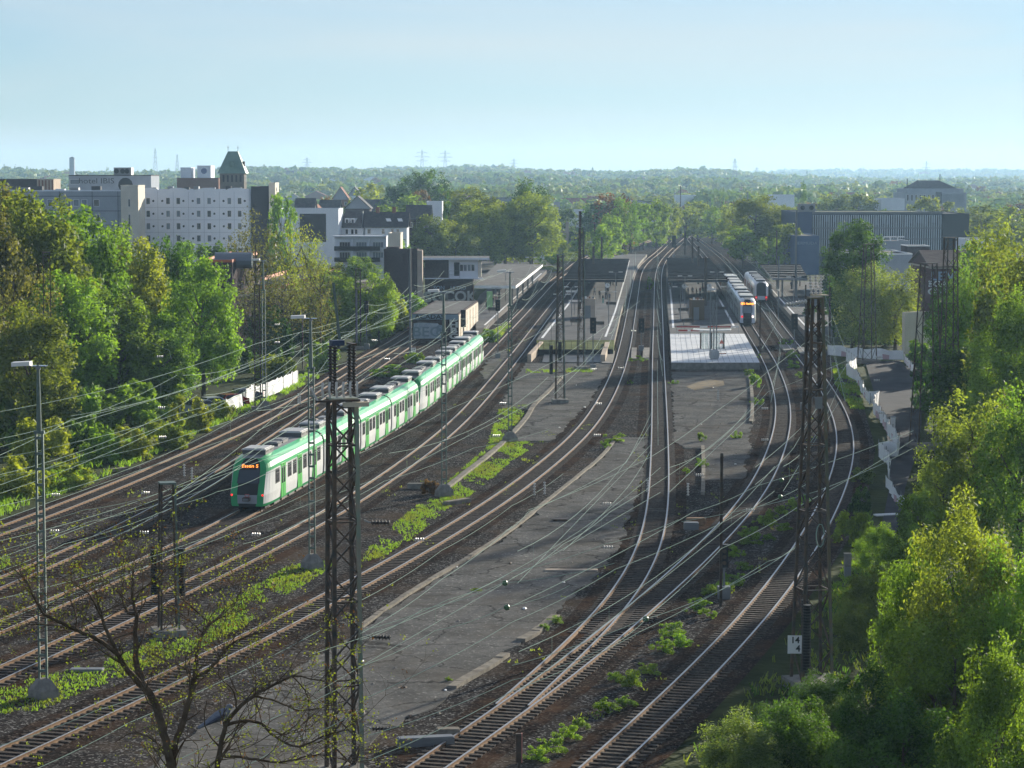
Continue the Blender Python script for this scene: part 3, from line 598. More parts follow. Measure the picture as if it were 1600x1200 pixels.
B.part('vent_unit', lambda b: [b.box((.5,3,B.z1+.26),(4.8,6,B.z1+2.3), steelgrey)] + [b.lathe((k,2.98,B.z1+1.3), [(0,.6),(-.3,.6)], blackm, 12, (0,1,0)) for k in (1.5,3.8)])
B = Bld('blue_hall_base', 'deep blue panelled lower building in front of the glass hall', 'building', 1243, 1279, D-55, zz(370, D-55), 30, bluepanel, feltroof, z0=-.3)
textobj('BERMUDA', 1.0, gblue, B.e, (B.W*.45, -.05, B.z1-1.6), FR, sx=1.2)
B = Bld('dark_end_block', 'tall charcoal block closing the right end of the glass hall', 'building', 1471.3, 1513, D-1, zz(335, D), 40, mat('end_charcoal', (.035,.038,.042), .7), slate, z0=-.3)
B = Bld('grey_annex', 'low grey annex with white pipes on its roof before the glass hall', 'building', 1376, 1420, 520, zz(378, 520), 14, greyw, feltroof, z0=-.3)
B.part('roof_pipes', lambda b: [b.tube([(k,2+k*.2,B.z1+.2),(k,2+k*.2,B.z1+1.0),(k+1.4,3,B.z1+1.0)], .15, whitep, 6) for k in (.8,2.3,3.9)])
B = Bld('brown_annex', 'dark brown cube with a thin white roof edge right of the grey annex', 'building', 1417, 1452, 480, zz(385, 480), 8, darkbrick, feltroof, z0=-.3, par_m=whitep, parapet=.15)
B = Bld('lowroof_building', 'wide low building with a broad grey roof behind the birch', 'building', 1330, 1425, 470, zz(398, 470), 25, greyw, feltroof, z0=-.3, par_m=whitep)
D = 390
B = Bld('graffiti_house', 'dark red brick building covered with pale graffiti letters behind the lattice masts', 'building', 1455, 1560, D, zz(420, D), 20, mat('purple_brick', (.085,.04,.04), .85, col2=(.12,.06,.055), ns=2), feltroof, z0=-.3, par_m=tanwall)
B.gable(B.z1+.3, 2.2, mat('brown_roof', (.16,.12,.10), .9, col2=(.22,.17,.14), ns=1))
for t_, px, py, sz in (('LE',1465,432,1.9),('EGA',1465,444,1.3),('ONE',1466,456,1.3),('UJI',1465,471,1.2),('V',1485,432,2.0),('W',1490,447,2.0),('AMA',1508,452,1.6)): textobj(t_, sz, gblue if len(t_) < 3 else gwh, B.e, (B.uz(px,0)[0], -.04, zz(py,D)), FR, bold=.05, sx=1.2)
B.part('green_ring', lambda b: b.tube([(B.uz(1513,0)[0]+math.cos(t*.3)*1.0,-.06,zz(431,D)+math.sin(t*.3)*1.0) for t in range(22)], .08, mat('ring_green', (.05,.22,.12), .5), 5))
B = Bld('white_house', 'white rendered house with a green sign panel between tree crowns at right', 'house', 1512, 1556, 430, zz(376, 430), 12, white, feltroof, z0=-.3)
B.part('green_sign', lambda b: b.box((-1.2,-.3,zz(389,430)),(1.6,-.1,zz(384,430)), mat('sign_green', (.15,.4,.15), .5)))
B = Bld('wall', 'low pale wall under the birch at right', 'wall', 1415, 1472, 330, zz(488, 330), .5, cream, None, D1=335, z0=-.3)
# theatre like building on the right skyline
D = 1000
B = Bld('concert_hall', 'large grey hall with tall columns and a stepped hipped dark roof on the right skyline', 'building', 1412, 1508, D, zz(302, D), 30, greyw, slate, z0=0)
B.part('roof', lambda b: [b.poly([(3,2,zz(295,D)),(B.W-3,2,zz(295,D)),(B.W*.62,10,zz(282,D)),(B.W*.32,10,zz(282,D))], slate), b.poly([(B.W-3,2,zz(295,D)),(B.W-3,26,zz(295,D)),(B.W*.62,18,zz(282,D)),(B.W*.62,10,zz(282,D))], slate), b.poly([(3,26,zz(295,D)),(3,2,zz(295,D)),(B.W*.32,10,zz(282,D)),(B.W*.32,18,zz(282,D))], slate), b.poly([(B.W*.32,10,zz(282,D)),(B.W*.62,10,zz(282,D)),(B.W*.62,18,zz(282,D)),(B.W*.32,18,zz(282,D))], slate)])
B.part('attic', lambda b: b.box((1,1,B.z1+.3),(B.W-1,28,zz(294.5,D)), greyw))
for i in range(14): B.part('column', lambda b: b.box((B.W*.6+i*.68,-.5,zz(318,D)),(B.W*.6+.3+i*.68,-.003,zz(303,D)), greyw))
B.part('dark_bay', lambda b: b.box((B.W*.5,-.3,zz(318,D)),(B.W*.6-.1,-.003,zz(300,D)), slate))
for i in range(7): B.win(1.2+i*1.7, zz(309,D), .9, 2.6)
B.part('antenna', lambda b: [b.tube([(1.2,2,B.z1),(1.2,2,zz(279,D))], .2, slate), b.tube([(B.W*.65,12,zz(282,D)),(B.W*.65,12,zz(272,D))], .2, slate)])
# white block and brick yards beyond the lime trees
D = 950
B = Bld('white_cube_house', 'white cube building with dark windows right of the lime trees', 'building', 875, 913, D, zz(329, D), 14, white, feltroof, z0=0)
for x, y in ((881,341),(900,338),(900,350),(906,338)): B.pwin(x, y, 7, 5)
B = Bld('white_cube_house', 'grey slab with pink plinth left of the white cube building', 'building', 866, 874.6, D+4, zz(317, D), 12, greyw, feltroof, z0=0)
B = Bld('brick_outbuilding', 'tan brick outbuilding with a lit chimney stack near the white cube', 'building', 866, 888, 850, zz(362, 850), 8, tanwall, redroof, z0=-.3); B.part('chimney', lambda b: b.box((B.W-.9,2,B.z1-2),(B.W+.2,3.2,B.z1+3.4), tanwall))
B = Bld('brick_outbuilding', 'dark barn with a red roof ridge right of the tan outbuilding', 'building', 889, 910, 860, zz(365, 860), 8, darkbrick, z0=-.3); B.gable(B.z1, 2.4, redroof, axis='y')
B = Bld('container_hut', 'pale blue flat hut with a dark door beside the street', 'hut', 800, 856, 720, zz(387, 720), 6, white, feltroof, z0=-.3); B.part('door', lambda b: b.box((B.uz(808,0)[0],-.05,0),(B.uz(813,0)[0],-.003,2.3), slate))
for (x0,x1,D,y,l) in ((1055,1100,1500,305.5,'long pale industrial shed far beyond the station'),(1100,1145,1520,306,'second long pale shed behind the far signal masts'),(1203,1240,1300,305,'low white shed right of the far tracks'),(912,930,900,349,'white canopied depot roof beside the far left tracks'),(1375,1412,900,311,'pale works building left of the skyline hall'),(1150,1175,1450,307,'short pale shed behind the far poplar')):
    Bld('industrial_shed', l, 'warehouse', x0, x1, D, zz(y, D), 18, white, feltroof, z0=-1)
# ---------------------------------------------------------------- station platforms and roofs
def plat(label, px, ztop, top, side, name='station_platform'):
    P = [gp(x, y, ztop) for x, y in px]; a = sum(P[i].x * P[(i+1) % len(P)].y - P[(i+1) % len(P)].x * P[i].y for i in range(len(P)))
    if a < 0: P = P[::-1]
    t = thing(name, label, 'platform', (P[0].x, P[0].y, 0)); b = MB(); b.poly(P, top); b.obj('deck', t); b = MB()
    for i in range(len(P)):
        p, q = P[i], P[(i+1) % len(P)]; d = Vector((0, 0, ztop+.1)); b.poly([p - d, q - d, q, p], side)
    b.obj('edge_wall', t); return t
def line_on(t, px, z, w, name='white_line', m=whitep):
    P = [gp(x, y, z) for x, y in px]; b = MB()
    for p, q in zip(P, P[1:]): b.beam(p, q, w, .008, m)
    return b.obj(name, t)
pb = plat('dark asphalt island platform with a ribbed canopy left of the curving track pair', [(838,531),(960,531),(966,505),(971,483),(980,458),(986,445),(989,430),(994,418),(1001,408),(1011,397),(982,397),(925,404),(905,430),(885,465),(862,498)], .85, asphalt2, kerb)
line_on(pb, [(847,528),(868,501),(889,474),(906,447)], .865, .35); line_on(pb, [(946,526),(961,487),(970,457),(977,432),(983,407)], .865, .3)
pd = plat('dark asphalt island platform beside the standing white train', [(1047,521),(1163,521),(1150,497),(1133,468),(1116,440),(1105,424),(1096,408),(1042,408),(1041,440),(1043,480)], .85, asphalt2, concrete)
line_on(pd, [(1052,512),(1049,470),(1046,440)], .865, .35); line_on(pd, [(1148,512),(1128,475),(1113,448)], .865, .35)
pw = plat('bright new paved platform end with a concrete block wall facing the tracks', [(1049,566.5),(1187,566.5),(1176,545),(1163,521.4),(1047,521.4)], .86, paving, concrete)
for i in range(1, 15):
    x = 1049 + 138*i/15; line_on(pw, [(x, 566),(1047+116*i/15, 522)], .864, .05, 'paving_joint', steelgrey)
for y in (527,533,539,546,553,560): line_on(pw, [(1049, y),(1163+24*(y-521)/46, y)], .8645, .05, 'paving_joint', steelgrey)
pa = plat('left side platform below the grey flat canopy', [(744,514),(756,512),(779,490),(800,472),(825,449),(846,430),(862,414),(850,412),(790,430),(750,460),(740,480)], .85, asphalt2, mat('platform_wall_shade', (.10,.085,.08), .85))  # side wall coloured dark for the shade under the canopy
line_on(pa, [(757,508),(800,469),(846,427)], .865, .3)
pe = plat('right platform in front of the round dark tree', [(1262,523),(1300,523),(1305,470),(1290,440),(1215,440),(1190,440),(1215,470)], .85, asphalt2, concrete)
line_on(pe, [(1268,519),(1222,470),(1206,452)], .865, .3)
def canopy(label, px, z, m, fascia, ribs=0, cols=(), th=.45):
    P = [gp(x, y, z) for x, y in px]; t = thing('platform_canopy', label, 'canopy', (P[0].x, P[0].y, 0)); b = MB()
    b.poly(P, m); b.poly([p - Vector((0,0,th)) for p in P][::-1], m)
    b.obj('roof', t); b = MB()
    for i in range(4):
        p, q = P[i], P[(i+1) % 4]; d = Vector((0,0,th)); b.poly([p - d, q - d, q, p], fascia)
    b.obj('fascia', t)
    for i in range(ribs):
        f = (i + .5)/ribs; a, c = P[0].lerp(P[3], f), P[1].lerp(P[2], f); b = MB(); b.beam(a + Vector((0,0,.12)), c + Vector((0,0,.12)), .5, .24, m); b.obj('rib', t)
    for (u, v) in cols:
        p = P[0].lerp(P[1], u).lerp(P[3].lerp(P[2], u), v); b = MB(); b.beam((p.x, p.y, .86), (p.x, p.y, z-th), .3, .3, steelgrey); b.obj('column', t)
    return t
canopy('dark ribbed canopy over the left island platform', [(879,437),(975,437),(983,405),(903,405)], 4.6, canopyroof, canopyroof, 16, [(.3,.02),(.7,.02),(.3,.3),(.7,.3),(.3,.6),(.7,.6),(.3,.95),(.7,.95)])
canopy('dark ribbed canopy over the right island platform', [(1044,438),(1137,437),(1108,404),(1042,404)], 4.6, canopyroof, canopyroof, 16, [(.25,.02),(.65,.02),(.25,.3),(.65,.3),(.25,.6),(.65,.6),(.25,.95),(.65,.95)])
ca = canopy('flat grey canopy with a bright fascia over the left side platform', [(741,446),(806,446.5),(848,413),(776,412)], 4.6, feltroof, whitep, 0, [(.85,.08),(.85,.25),(.85,.45),(.85,.65),(.85,.85),(.4,.05),(.4,.3)], th=.5)
canopy('low dark canopy with one lit edge over the far right platform', [(1207,434),(1262,435),(1250,413),(1188,413)], 4.6, canopyroof, steelgrey, 6, [(.3,.05),(.7,.05),(.3,.5),(.7,.5)])
# grass mound and black sheet for the dark stair pit at the near end of the left island platform
sheet('dark_pit_sheet', [(847,566),(944,566),(946,546),(852,546)], .175, blackm)  # black sheet at ground level paints the darkness of the pit
b = MB(); P = [gp(841,546,.8), gp(958,546,.8), gp(960,531.6,.84), gp(838,531.6,.84)]; b.poly(P, grassy)
for i in range(4): p, q = P[i], P[(i+1)%4]; b.poly([(p.x,p.y,-.05),(q.x,q.y,-.05),q,p], blackm if i == 0 else grassy)  # bank face towards the pit is black for the pit's shade
tag(b.obj('grass_bank'), kind='structure')
t = thing('pit_railing', 'thin dark railing on the grass bank above the stair pit', 'railing', gp(841,546,.8)); A, Bq = gp(841,546,.8), gp(944,546,.8)
for i in range(13): p = A.lerp(Bq, i/12); b = MB(); b.tube([p, p + Vector((0,0,1.1))], .03, steeldark, 4); b.obj('post', t)
b = MB(); b.tube([A + Vector((0,0,1.1)), Bq + Vector((0,0,1.1))], .03, steeldark, 4); b.obj('rail', t)
for (a, c, l, w) in (((827,566),(846,545),'pale wing wall left of the stair pit',.5),((942,567),(949,546),'pale wing wall right of the stair pit',.6)):
    b = MB(); p, q = gp(*a), gp(*c); b.beam(p + Vector((0,0,.5)), q + Vector((0,0,.5)), w, 1.1, tanwall); tag(b.obj('wing_wall'), l, 'wall')
# kiosks on platforms
for (x0,x1,yb,yt,l) in ((911.5,930,497,468,'square tan lift shed on the left island platform with a lit right side'),(1081,1101,500,470,'brown shelter on the right island platform')):
    p = gp(x0, yb, .85); B = Bld('platform_shed', l, 'shed', x0, x1, p.y, zz(yt, p.y), 5.5, tanwall if x0 < 1000 else mat('brown_panel', (.14,.10,.06), .8), feltroof, z0=.86, parapet=.12)
    B.part('door', lambda b: b.box((.3,-.04,.87),(1.2,-.003,2.9), steelgrey)); B.part('roof_gear', lambda b: [b.box((.3+k*.6,1,B.z1+.1),(.6+k*.6,1.5,B.z1+.45), (whitep,redroof,steelgrey)[k]) for k in range(3)])
# glass shelter on the bright paving
t = thing('glass_shelter', 'glass waiting shelter with a slim white butterfly roof on bright paving', 'shelter', gp(1112, 545, .86))
b = MB(); a, c = gp(1083, 514.5, 3.2), gp(1142, 515, 3.2); b.beam(a, a.lerp(c,.5) - Vector((0,0,.12)), 1.9, .12, lampwhite); b.beam(a.lerp(c,.5) - Vector((0,0,.12)), c, 1.9, .12, lampwhite); b.obj('roof', t)
gl = mat('shelter_glass', (.55,.68,.62), .1, alpha=.35)
for x in (1095, 1101, 1107, 1113, 1120, 1127): 
    p = gp(x, 545, .86); q = gp(x+5.5, 545, .86); b = MB(); b.box((p.x,p.y-.02,p.z),(q.x,p.y+.02,3.0), gl); b.obj('pane', t)
for x in (1095, 1112, 1131): p = gp(x, 545, .86); b = MB(); b.box((p.x-.06,p.y-.1,p.z),(p.x+.06,p.y+1.0,3.05), steeldark); b.obj('post', t)
b = MB(); p = gp(1124, 537, 1.6); b.poly([p, p+Vector((.6,0,0)), p+Vector((.3,0,.6))], mat('warn_red', (.6,.1,.05), .5)); b.obj('warning_triangle', t)
for (x0,x1,y,l) in ((1057,1154,520,'red and white site barrier rail across the platform'),(1060,1098,526,'short red barrier rail left of the glass shelter')):
    t = thing('site_barrier', l, 'barrier', gp(x0, y, .86)); b = MB(); n = 8; P = [gp(x0+(x1-x0)*i/n, y, .86) for i in range(n+1)]
    for i in range(n): b.beam(P[i]+Vector((0,0,.9)), P[i+1]+Vector((0,0,.9)), .05, .2, mat('barrier_red', (.38,.05,.05), .5) if i % 4 != 3 else whitep)
    b.obj('rail', t)
    for i in (0,4,8): b = MB(); b.tube([P[i], P[i]+Vector((0,0,1))], .03, steelgrey, 4); b.obj('post', t)
p = gp(1116, 561, .86); t = thing('concrete_drum', 'round grey drum foot holding slim poles at the paved platform end', 'pole base', p)
b = MB(); b.lathe(p, [(0,.45),(.2,.62),(.6,.7),(1.0,.62),(1.15,.4)], mat('drum_grey', (.35,.36,.37), .8, col2=(.42,.42,.42), ns=2), 14); b.obj('drum', t)
b = MB(); b.beam(p+Vector((.3,-.2,.7)), p+Vector((1.5,-.2,.72)), .1, .1, mat('pipe_orange', (.42,.16,.08), .6)); b.obj('pipe', t)
for dx, zt in ((-.5,9.6),(-.05,8.3),(.3,8.0)): b = MB(); b.tube([p+Vector((dx,.3,.9)), Vector((p.x+dx,p.y+.3,zt))], .07, steelgrey, 6); b.obj('pole', t)
# clocks
for (x, y, l) in ((949,446,'white platform clock under the left island canopy edge'),(1069,447,'white platform clock left under the right island canopy'),(1108,447,'white platform clock right of the canopy mast')):
    D = 462; p = at(x, y, D); t = thing('platform_clock', l, 'clock', (p.x, p.y, .86)); b = MB(); b.lathe(p, [(0,.45),(-.1,.45)], lampwhite, 14, (0,1,0)); b.obj('dial', t)
    b = MB(); b.tube([(p.x,p.y+.15,.86),(p.x,p.y+.15,p.z+.5)], .07, steeldark, 5); b.obj('post', t); b = MB(); b.box((p.x-.03,p.y-.12,p.z),(p.x+.03,p.y-.105,p.z+.35), blackm); b.box((p.x,p.y-.12,p.z-.03),(p.x+.25,p.y-.105,p.z+.03), blackm); b.obj('hands', t)
# information boards
for i, (x, y, D, zb, l) in enumerate(((893,455,440,.86,'first of the stacked white sign boards at the left platform edge'),(898,470,412,.86,'white sign board rack in front of the canopy posts'),(1097,440,470,.86,'white platform sign left of the canopy mast'),(1110,452,450,.86,'wide white platform sign below the right clock'),(765,463,430,.86,'tall green and white advertising pillar on the left platform'))):
    p = at(x, y, D); t = thing('platform_sign', l, 'sign', (p.x, p.y, zb)); b = MB()
    if i == 4: b.box((p.x-.5,p.y-.25,zb),(p.x+.5,p.y+.25,3.9), mat('pillar_green', (.35,.6,.25), .5)); b.obj('board', t)
    else:
        b.box((p.x-1,p.y-.05,p.z-.2),(p.x+1,p.y+.05,p.z+.15), lampwhite); b.obj('board', t)
        b = MB(); b.tube([(p.x,p.y+.12,zb),(p.x,p.y+.12,p.z+.2)], .05, steelgrey, 5); b.obj('post', t)
# crossing slabs between rails near the pit, steps on track edge
for (px, l) in (([(940,567),(957,567),(961,548),(948,548)],'pale slab beside the stair pit'),([(986,560),(994,560),(995,543),(987,543)],'pale crossing slab between the curved pair'),([(1004,560),(1014,560),(1015,543),(1005,543)],'second pale crossing slab left of the straight track'),([(1224,547),(1243,547),(1236,538),(1217,538)],'pale crossing slab between the right tracks'),([(1250,552),(1290,556),(1280,545),(1244,541)],'wide pale crossing slab right of the right tracks')):
    sheet('crossing_slab', px, .2, concrete, .2)

# lamps, benches and bins on the platforms
def plat_lamp(l, x, y):
    p = gp(x, y, .86); t = thing('platform_lamp', l, 'lamp', p, 0, 'lamps on the platforms'); b = MB(); b.tube([(0,0,0),(0,0,5.2)], .06, steelgrey, 6); b.obj('post', t, local=True)
    for s_ in (-1, 1): b = MB(); b.beam((0,0,5.2),(s_*1.1,0,5.35), .07, .05, steelgrey); b.box((min(s_*.5,s_*1.3),-.12,5.3),(max(s_*.5,s_*1.3),.12,5.42), lampwhite); b.obj('lamp_head', t, local=True)
for x, y in ((893,500),(951,510),(962,470),(1063,500),(1139,500),(1120,470),(1070,478),(790,470),(775,500),(830,440),(1240,480),(1272,505),(878,515)): plat_lamp('twin armed platform lamp ' + where(x, y), x, y)
for x, y in ((900,508),(935,512),(1068,490),(1126,488),(771,489),(1254,470),(955,480),(1075,508)):
    p = gp(x, y, .86); t = thing('bench', 'dark metal platform bench ' + where(x, y), 'bench', p, 0, 'benches on the platforms')
    b = MB(); b.box((-.9,-.25,.42),(.9,.2,.48), steeldark); b.obj('seat', t, local=True); b = MB(); b.box((-.9,.2,.5),(.9,.25,.95), steeldark); b.obj('backrest', t, local=True)
    for s_ in (-.7,.7): b = MB(); b.box((s_-.04,-.2,0),(s_+.04,.2,.42), steelgrey); b.obj('leg', t, local=True)

lit = random.Random(21); lm = [whitep, kerb, steeldark, concrete]
for k in range(46):
    x, y = lit.choice([(lit.uniform(700,960), lit.uniform(840,1000)), (lit.uniform(1060,1165), lit.uniform(600,730)), (lit.uniform(840,930), lit.uniform(600,670)), (lit.uniform(560,700), lit.uniform(1000,1120))])
    p = gp(x, y, .06); b = MB(); s_ = lit.uniform(.06,.17); n = 5; r_ = [lit.uniform(.5,1) for _ in range(n)]
    b.v = [(p.x+math.cos(i*6.283/n)*s_*r_[i], p.y+math.sin(i*6.283/n)*s_*r_[i]*1.5, .062) for i in range(n)] + [(p.x+math.cos(i*6.283/n)*s_*r_[i]*.6, p.y+math.sin(i*6.283/n)*s_*r_[i], .062+s_*.45) for i in range(n)]
    m_ = lm[lit.randrange(4)]
    for i in range(n): b.f.append((i,(i+1)%n,n+(i+1)%n,n+i)); b.m.append(b.mi(m_))
    b.f.append(tuple(range(n,2*n))); b.m.append(b.mi(m_))
    tag(b.obj('stone', loc=p), 'small loose stone or scrap lying on the old asphalt strips', 'stone', 'scraps lying on the asphalt strips')
# ---------------------------------------------------------------- trains
def track_pos(k, y0):
    P = LINES[k]; P = P if P[0].y < P[-1].y else P[::-1]
    i = next(j for j, p in enumerate(P) if p.y >= y0) ; i = max(i, 1); f = (y0 - P[i-1].y)/(P[i].y - P[i-1].y)
    Q = [P[i-1].lerp(P[i], f)] + P[i:]
    cum = [0]
    for a, c in zip(Q, Q[1:]): cum.append(cum[-1] + (c-a).length)
    def pos(s):
        s = max(0, min(s, cum[-1]-.01)); j = next(n for n in range(len(cum)-1) if cum[n+1] >= s); return Q[j].lerp(Q[j+1], (s-cum[j])/(cum[j+1]-cum[j]))
    return pos
def car_mesh(L, prof, mats, top, hw, nose=None, tail=None, front=None, name='car', slant=.55):
    """prof: right half from the sill up to the roof centre; nose/tail True gives a shaped cab end"""
    full = [(-x, z) for x, z in prof] + [(x, z) for x, z in reversed(prof[:-1])]
    smat = list(mats) + list(reversed(mats)); sec = []
    stations = [0]
    if nose: stations += [.35, .9, 1.7, 2.8]
    else: stations += [.12]
    stations += [L/2]; stations += ([L-2.8, L-1.7, L-.9, L-.35, L] if tail else [L-.12, L])
    def shape(y):
        d = y if nose and y < L/2 else (L - y if tail and y > L/2 else 9)
        if d < 2.8:
            t = 1 - d/2.8; return 1 - .17*t*t*t - .03*t, 1 - .055*t*t, slant*t
        return 1, 1, 0
    b = MB(); b.v = []; n = len(full)
    z0 = prof[0][1]
    for y in stations:
        sx, sz, sl = shape(y); e = .03 if (y in (0, L) and not ((y == 0 and nose) or (y == L and tail))) else 0
        for x, z in full:
            zz_ = z0 + (z - z0)*sz; off = max(0, z - 1.35)*sl
            b.v.append((x*(sx-e), y + (off if y < L/2 else -off), zz_))
    for i in range(len(stations)-1):
        for j in range(n-1):
            b.f.append((i*n+j, i*n+j+1, (i+1)*n+j+1, (i+1)*n+j)); b.m.append(b.mi(smat[j]))
        b.f.append((i*n+n-1, i*n, (i+1)*n, (i+1)*n+n-1)); b.m.append(b.mi(blackm))
    half = len(prof) - 1
    for base, isend, flip in ((0, nose, False), ((len(stations)-1)*n, tail, True)):
        for j in range(half):
            a, c = base + j, base + j + 1; d, e = base + n-1-j, base + n-2-j
            zmid = (full[j][1] + full[j+1][1])/2
            if not isend or front is None:
                q = (a, c, e, d) if c != e else (a, c, d); b.f.append(q if flip else q[::-1]); b.m.append(b.mi(blackm if not isend else mats[2])); continue
            ms, mc, cw = front(zmid)
            va, vc, vd, ve = (Vector(b.v[k]) for k in (a, c, d, e))
            def inn(p, q, w): return p.lerp(q, w)
            pts = [va, inn(va, vd, cw), inn(va, vd, 1-cw), vd]; pt2 = [vc, inn(vc, ve, cw), inn(vc, ve, 1-cw), ve]
            for k in range(3):
                q = [pts[k], pts[k+1], pt2[k+1], pt2[k]]
                b.poly(q if flip else q[::-1], mc if k == 1 else ms)
    return b
def car_boxes(L, side, items, x, z0, z1, m, m2=None, w=1.1):
    pass
roofside = mat('unit_side', (.10,.10,.105), .6)
def train(name, label, k, y0, cars, style):
    pos = track_pos(k, y0); p0 = pos(0); T = thing(name, label, 'train', (p0.x, p0.y, .215)); s = 0; hw, top = style['hw'], style['top']
    cache = {}
    for ci, (L, nose, tail, doors, wins, gear) in enumerate(cars):
        a, c = pos(s + 2.5), pos(s + L - 2.5); d = (c - a).normalized(); o0 = a - d*2.5; rz = math.atan2(d.y, d.x) - math.pi/2
        key = (L, nose, tail)
        if key not in cache: cache[key] = car_mesh(L, style['prof'], style['mats'], top, hw, nose, tail, style['front'], slant=style.get('slant', .55)).mesh('car')
        body = bpy.data.objects.new('car', cache[key]); COL.objects.link(body); body.parent = T; body.location = (o0.x - p0.x, o0.y - p0.y, 0); body.rotation_euler = (0,0,rz)
        def sub(nm, fn, key2=None):
            kk = (nm, key2)
            if key2 is None or kk not in cache: 
                b = MB(); fn(b); me = b.mesh(nm)
                if key2 is not None: cache[kk] = me
            else: me = cache[kk]
            o = bpy.data.objects.new(nm, me); COL.objects.link(o); o.parent = body; return o
        for sd in (1, -1):
            for y in doors:
                def f(b):
                    b.box((hw-.03,-.76,.5),(hw+.022,.76,style['dz']), style['door'])
                    for q in (-.34,.34): b.box((hw+.022,q-.22,style['wz'][0]-.25),(hw+.028,q+.22,style['wz'][1]), glass)
                    b.box((hw+.022,-.015,.5),(hw+.03,.015,style['dz']), blackm)
                o = sub('door', f, 'd'); o.location = (0, y, 0) 
                if sd < 0: o.rotation_euler = (0,0,math.pi)
            for y in wins:
                def f(b):
                    b.box((hw-.03,-.62,style['wz'][0]-.06),(hw+.012,.62,style['wz'][1]+.06), blackm); b.box((hw+.012,-.56,style['wz'][0]),(hw+.018,.56,style['wz'][1]), glass)
                    b.box((hw+.018,-.56,style['wz'][1]-.3),(hw+.024,.56,style['wz'][1]-.26), blackm)
                o = sub('window', f, 'w'); o.location = (0, y, 0)
                if sd < 0: o.rotation_euler = (0,0,math.pi)
            if style.get('wz2'):
                for y in wins:
                    o = sub('window', lambda b: b.box((hw-.06,-.7,style['wz2'][0]),(hw+.012,.7,style['wz2'][1]), glass), 'w2'); o.location = (0, y, 0)
                    if sd < 0: o.rotation_euler = (0,0,math.pi)
        for (y, ln, w, h, m) in gear:
            def f(b):
                b.box((-w/2,-ln/2,top-.06),(w/2,ln/2,top+h*.78), roofside); b.box((-w/2-.05,-ln/2-.1,top+h*.78),(w/2+.05,ln/2+.1,top+h), m)
                b.box((-w/2+.1,-ln/2+.1,top+h),(w/2-.1,ln/2-.1,top+h+.05), m)
                b.box((-w/2-.012,-ln/2+.25,top+.1),(w/2+.012,-ln/2+1.0,top+h-.1), blackm); b.box((-w/2-.012,ln/2-1.0,top+.1),(w/2+.012,ln/2-.25,top+h-.1), blackm)
            o = sub('roof_unit', f, (ln, w, h, m.name)); o.location = (0, y, 0)
        ys = [2.2] if nose else [0.0]; ys += [L-2.2] if tail else []
        for y in ys + ([L/2-1.3, L/2+1.3] if len(ys) < 1 else []):
            def f(b):
                for q in (-1.1, 1.1):
                    for sx in (-.75, .75): b.lathe((sx-.06, q, .43), [(0,.42),(.12,.42)], steeldark, 14, (1,0,0))
                b.box((-1.15,-1.6,.35),(1.15,1.6,.62), blackm)
            o = sub('bogie', f, 'bogie'); o.location = (0, max(0, y), -.2)
        def f(b):
            for q in range(int(L/3.2)): b.box((-hw+.15, 3.6+q*2.4-1.0, .18), (hw-.15, 3.6+q*2.4+.8, .5), steeldark if q % 2 else mat('underframe', (.2,.2,.19), .7))
        o = sub('underframe', f, ('u', L)); 
        if not tail: 
            o = sub('gangway', lambda b: b.box((-hw+.25, L-.02, .45), (hw-.25, L+.5, top-.25), blackm), ('g', L))
        if style.get('extra'): style['extra'](body, sub, ci, L, nose, tail)
        s += L + .48
        if tail: s += .35
    return T
gside = mat('train_side', (.66,.68,.68), .35, col2=(.76,.77,.76), ns=.8); ggreen = mat('train_green', (.035,.36,.13), .3); gmint = mat('train_mint', (.06,.47,.17), .3); groof = mat('train_roof', (.20,.21,.22), .7, col2=(.32,.33,.34), ns=2)
gdoor = mat('door_green', (.07,.48,.08), .35); acu = mat('roof_unit_grey', (.50,.50,.50), .5); masks = mat('cab_mask', (.015,.017,.02), .35, spec=.3); ledo = mat('led_orange', (1.0,.28,.04), emit=1.7); redl = mat('tail_red', (.8,.03,.03), emit=.8)
bump_grey = mat('bumper_grey', (.32,.34,.37), .5)
def gfront(z):
    if z < .75: return ggreen, blackm, .22
    if z < 1.36: return ggreen, bump_grey, .2
    return ggreen, masks, .19
def gextra(body, sub, ci, L, nose, tail):
    if nose:
        fy = lambda z: max(0, z-1.35)*.55
        if ci == 0:
            o = textobj('Essen S', .34, ledo, body, (0, fy(3.12)-.03, 3.12), (math.pi/2-.5, 0, 0), 'display', ex=.005, sx=1.2)
        def f(b):
            b.poly([(-.82,fy(1.95)-.02,1.95),(.82,fy(1.95)-.02,1.95),(.76,fy(2.85)-.02,2.85),(-.76,fy(2.85)-.02,2.85)], mat('cab_glass', (.05,.065,.085), .25, spec=.3))
        sub('windscreen', f)
        for sx in (-1, 1):
            b = MB(); b.lathe((sx*1.12-.0, .03, 1.15), [(0,.08),(-.05,.08)], redl, 10, (0,1,0)); o = b.obj('tail_light', body, local=True)
        def f(b): b.box((-.25,-.45,.75),(.25,.3,1.0), steeldark); b.box((-.2,-.5,.8),(.2,-.45,.95), steelgrey)
        sub('coupler', f)
        def f(b): 
            b.box((-.16,-.03,1.0),(.16,-.012,1.22), mat('logo_red', (.5,.05,.05), .4)); b.box((-.12,-.036,1.04),(.12,-.03,1.18), bump_grey)
        sub('emblem', f)
    if ci % 4 in (1,) :
        def f(b):
            z = 3.9; b.tube([(-.5,2,z),(0,3.6,z+.5),(0,5.0,z+.25)], .05, steeldark, 5); b.box((-.8,3.5,z+.5),(.8,3.62,z+.56), steeldark); b.tube([(.5,2,z),(0,3.6,z+.5)], .05, steeldark, 5)
        sub('pantograph', f)
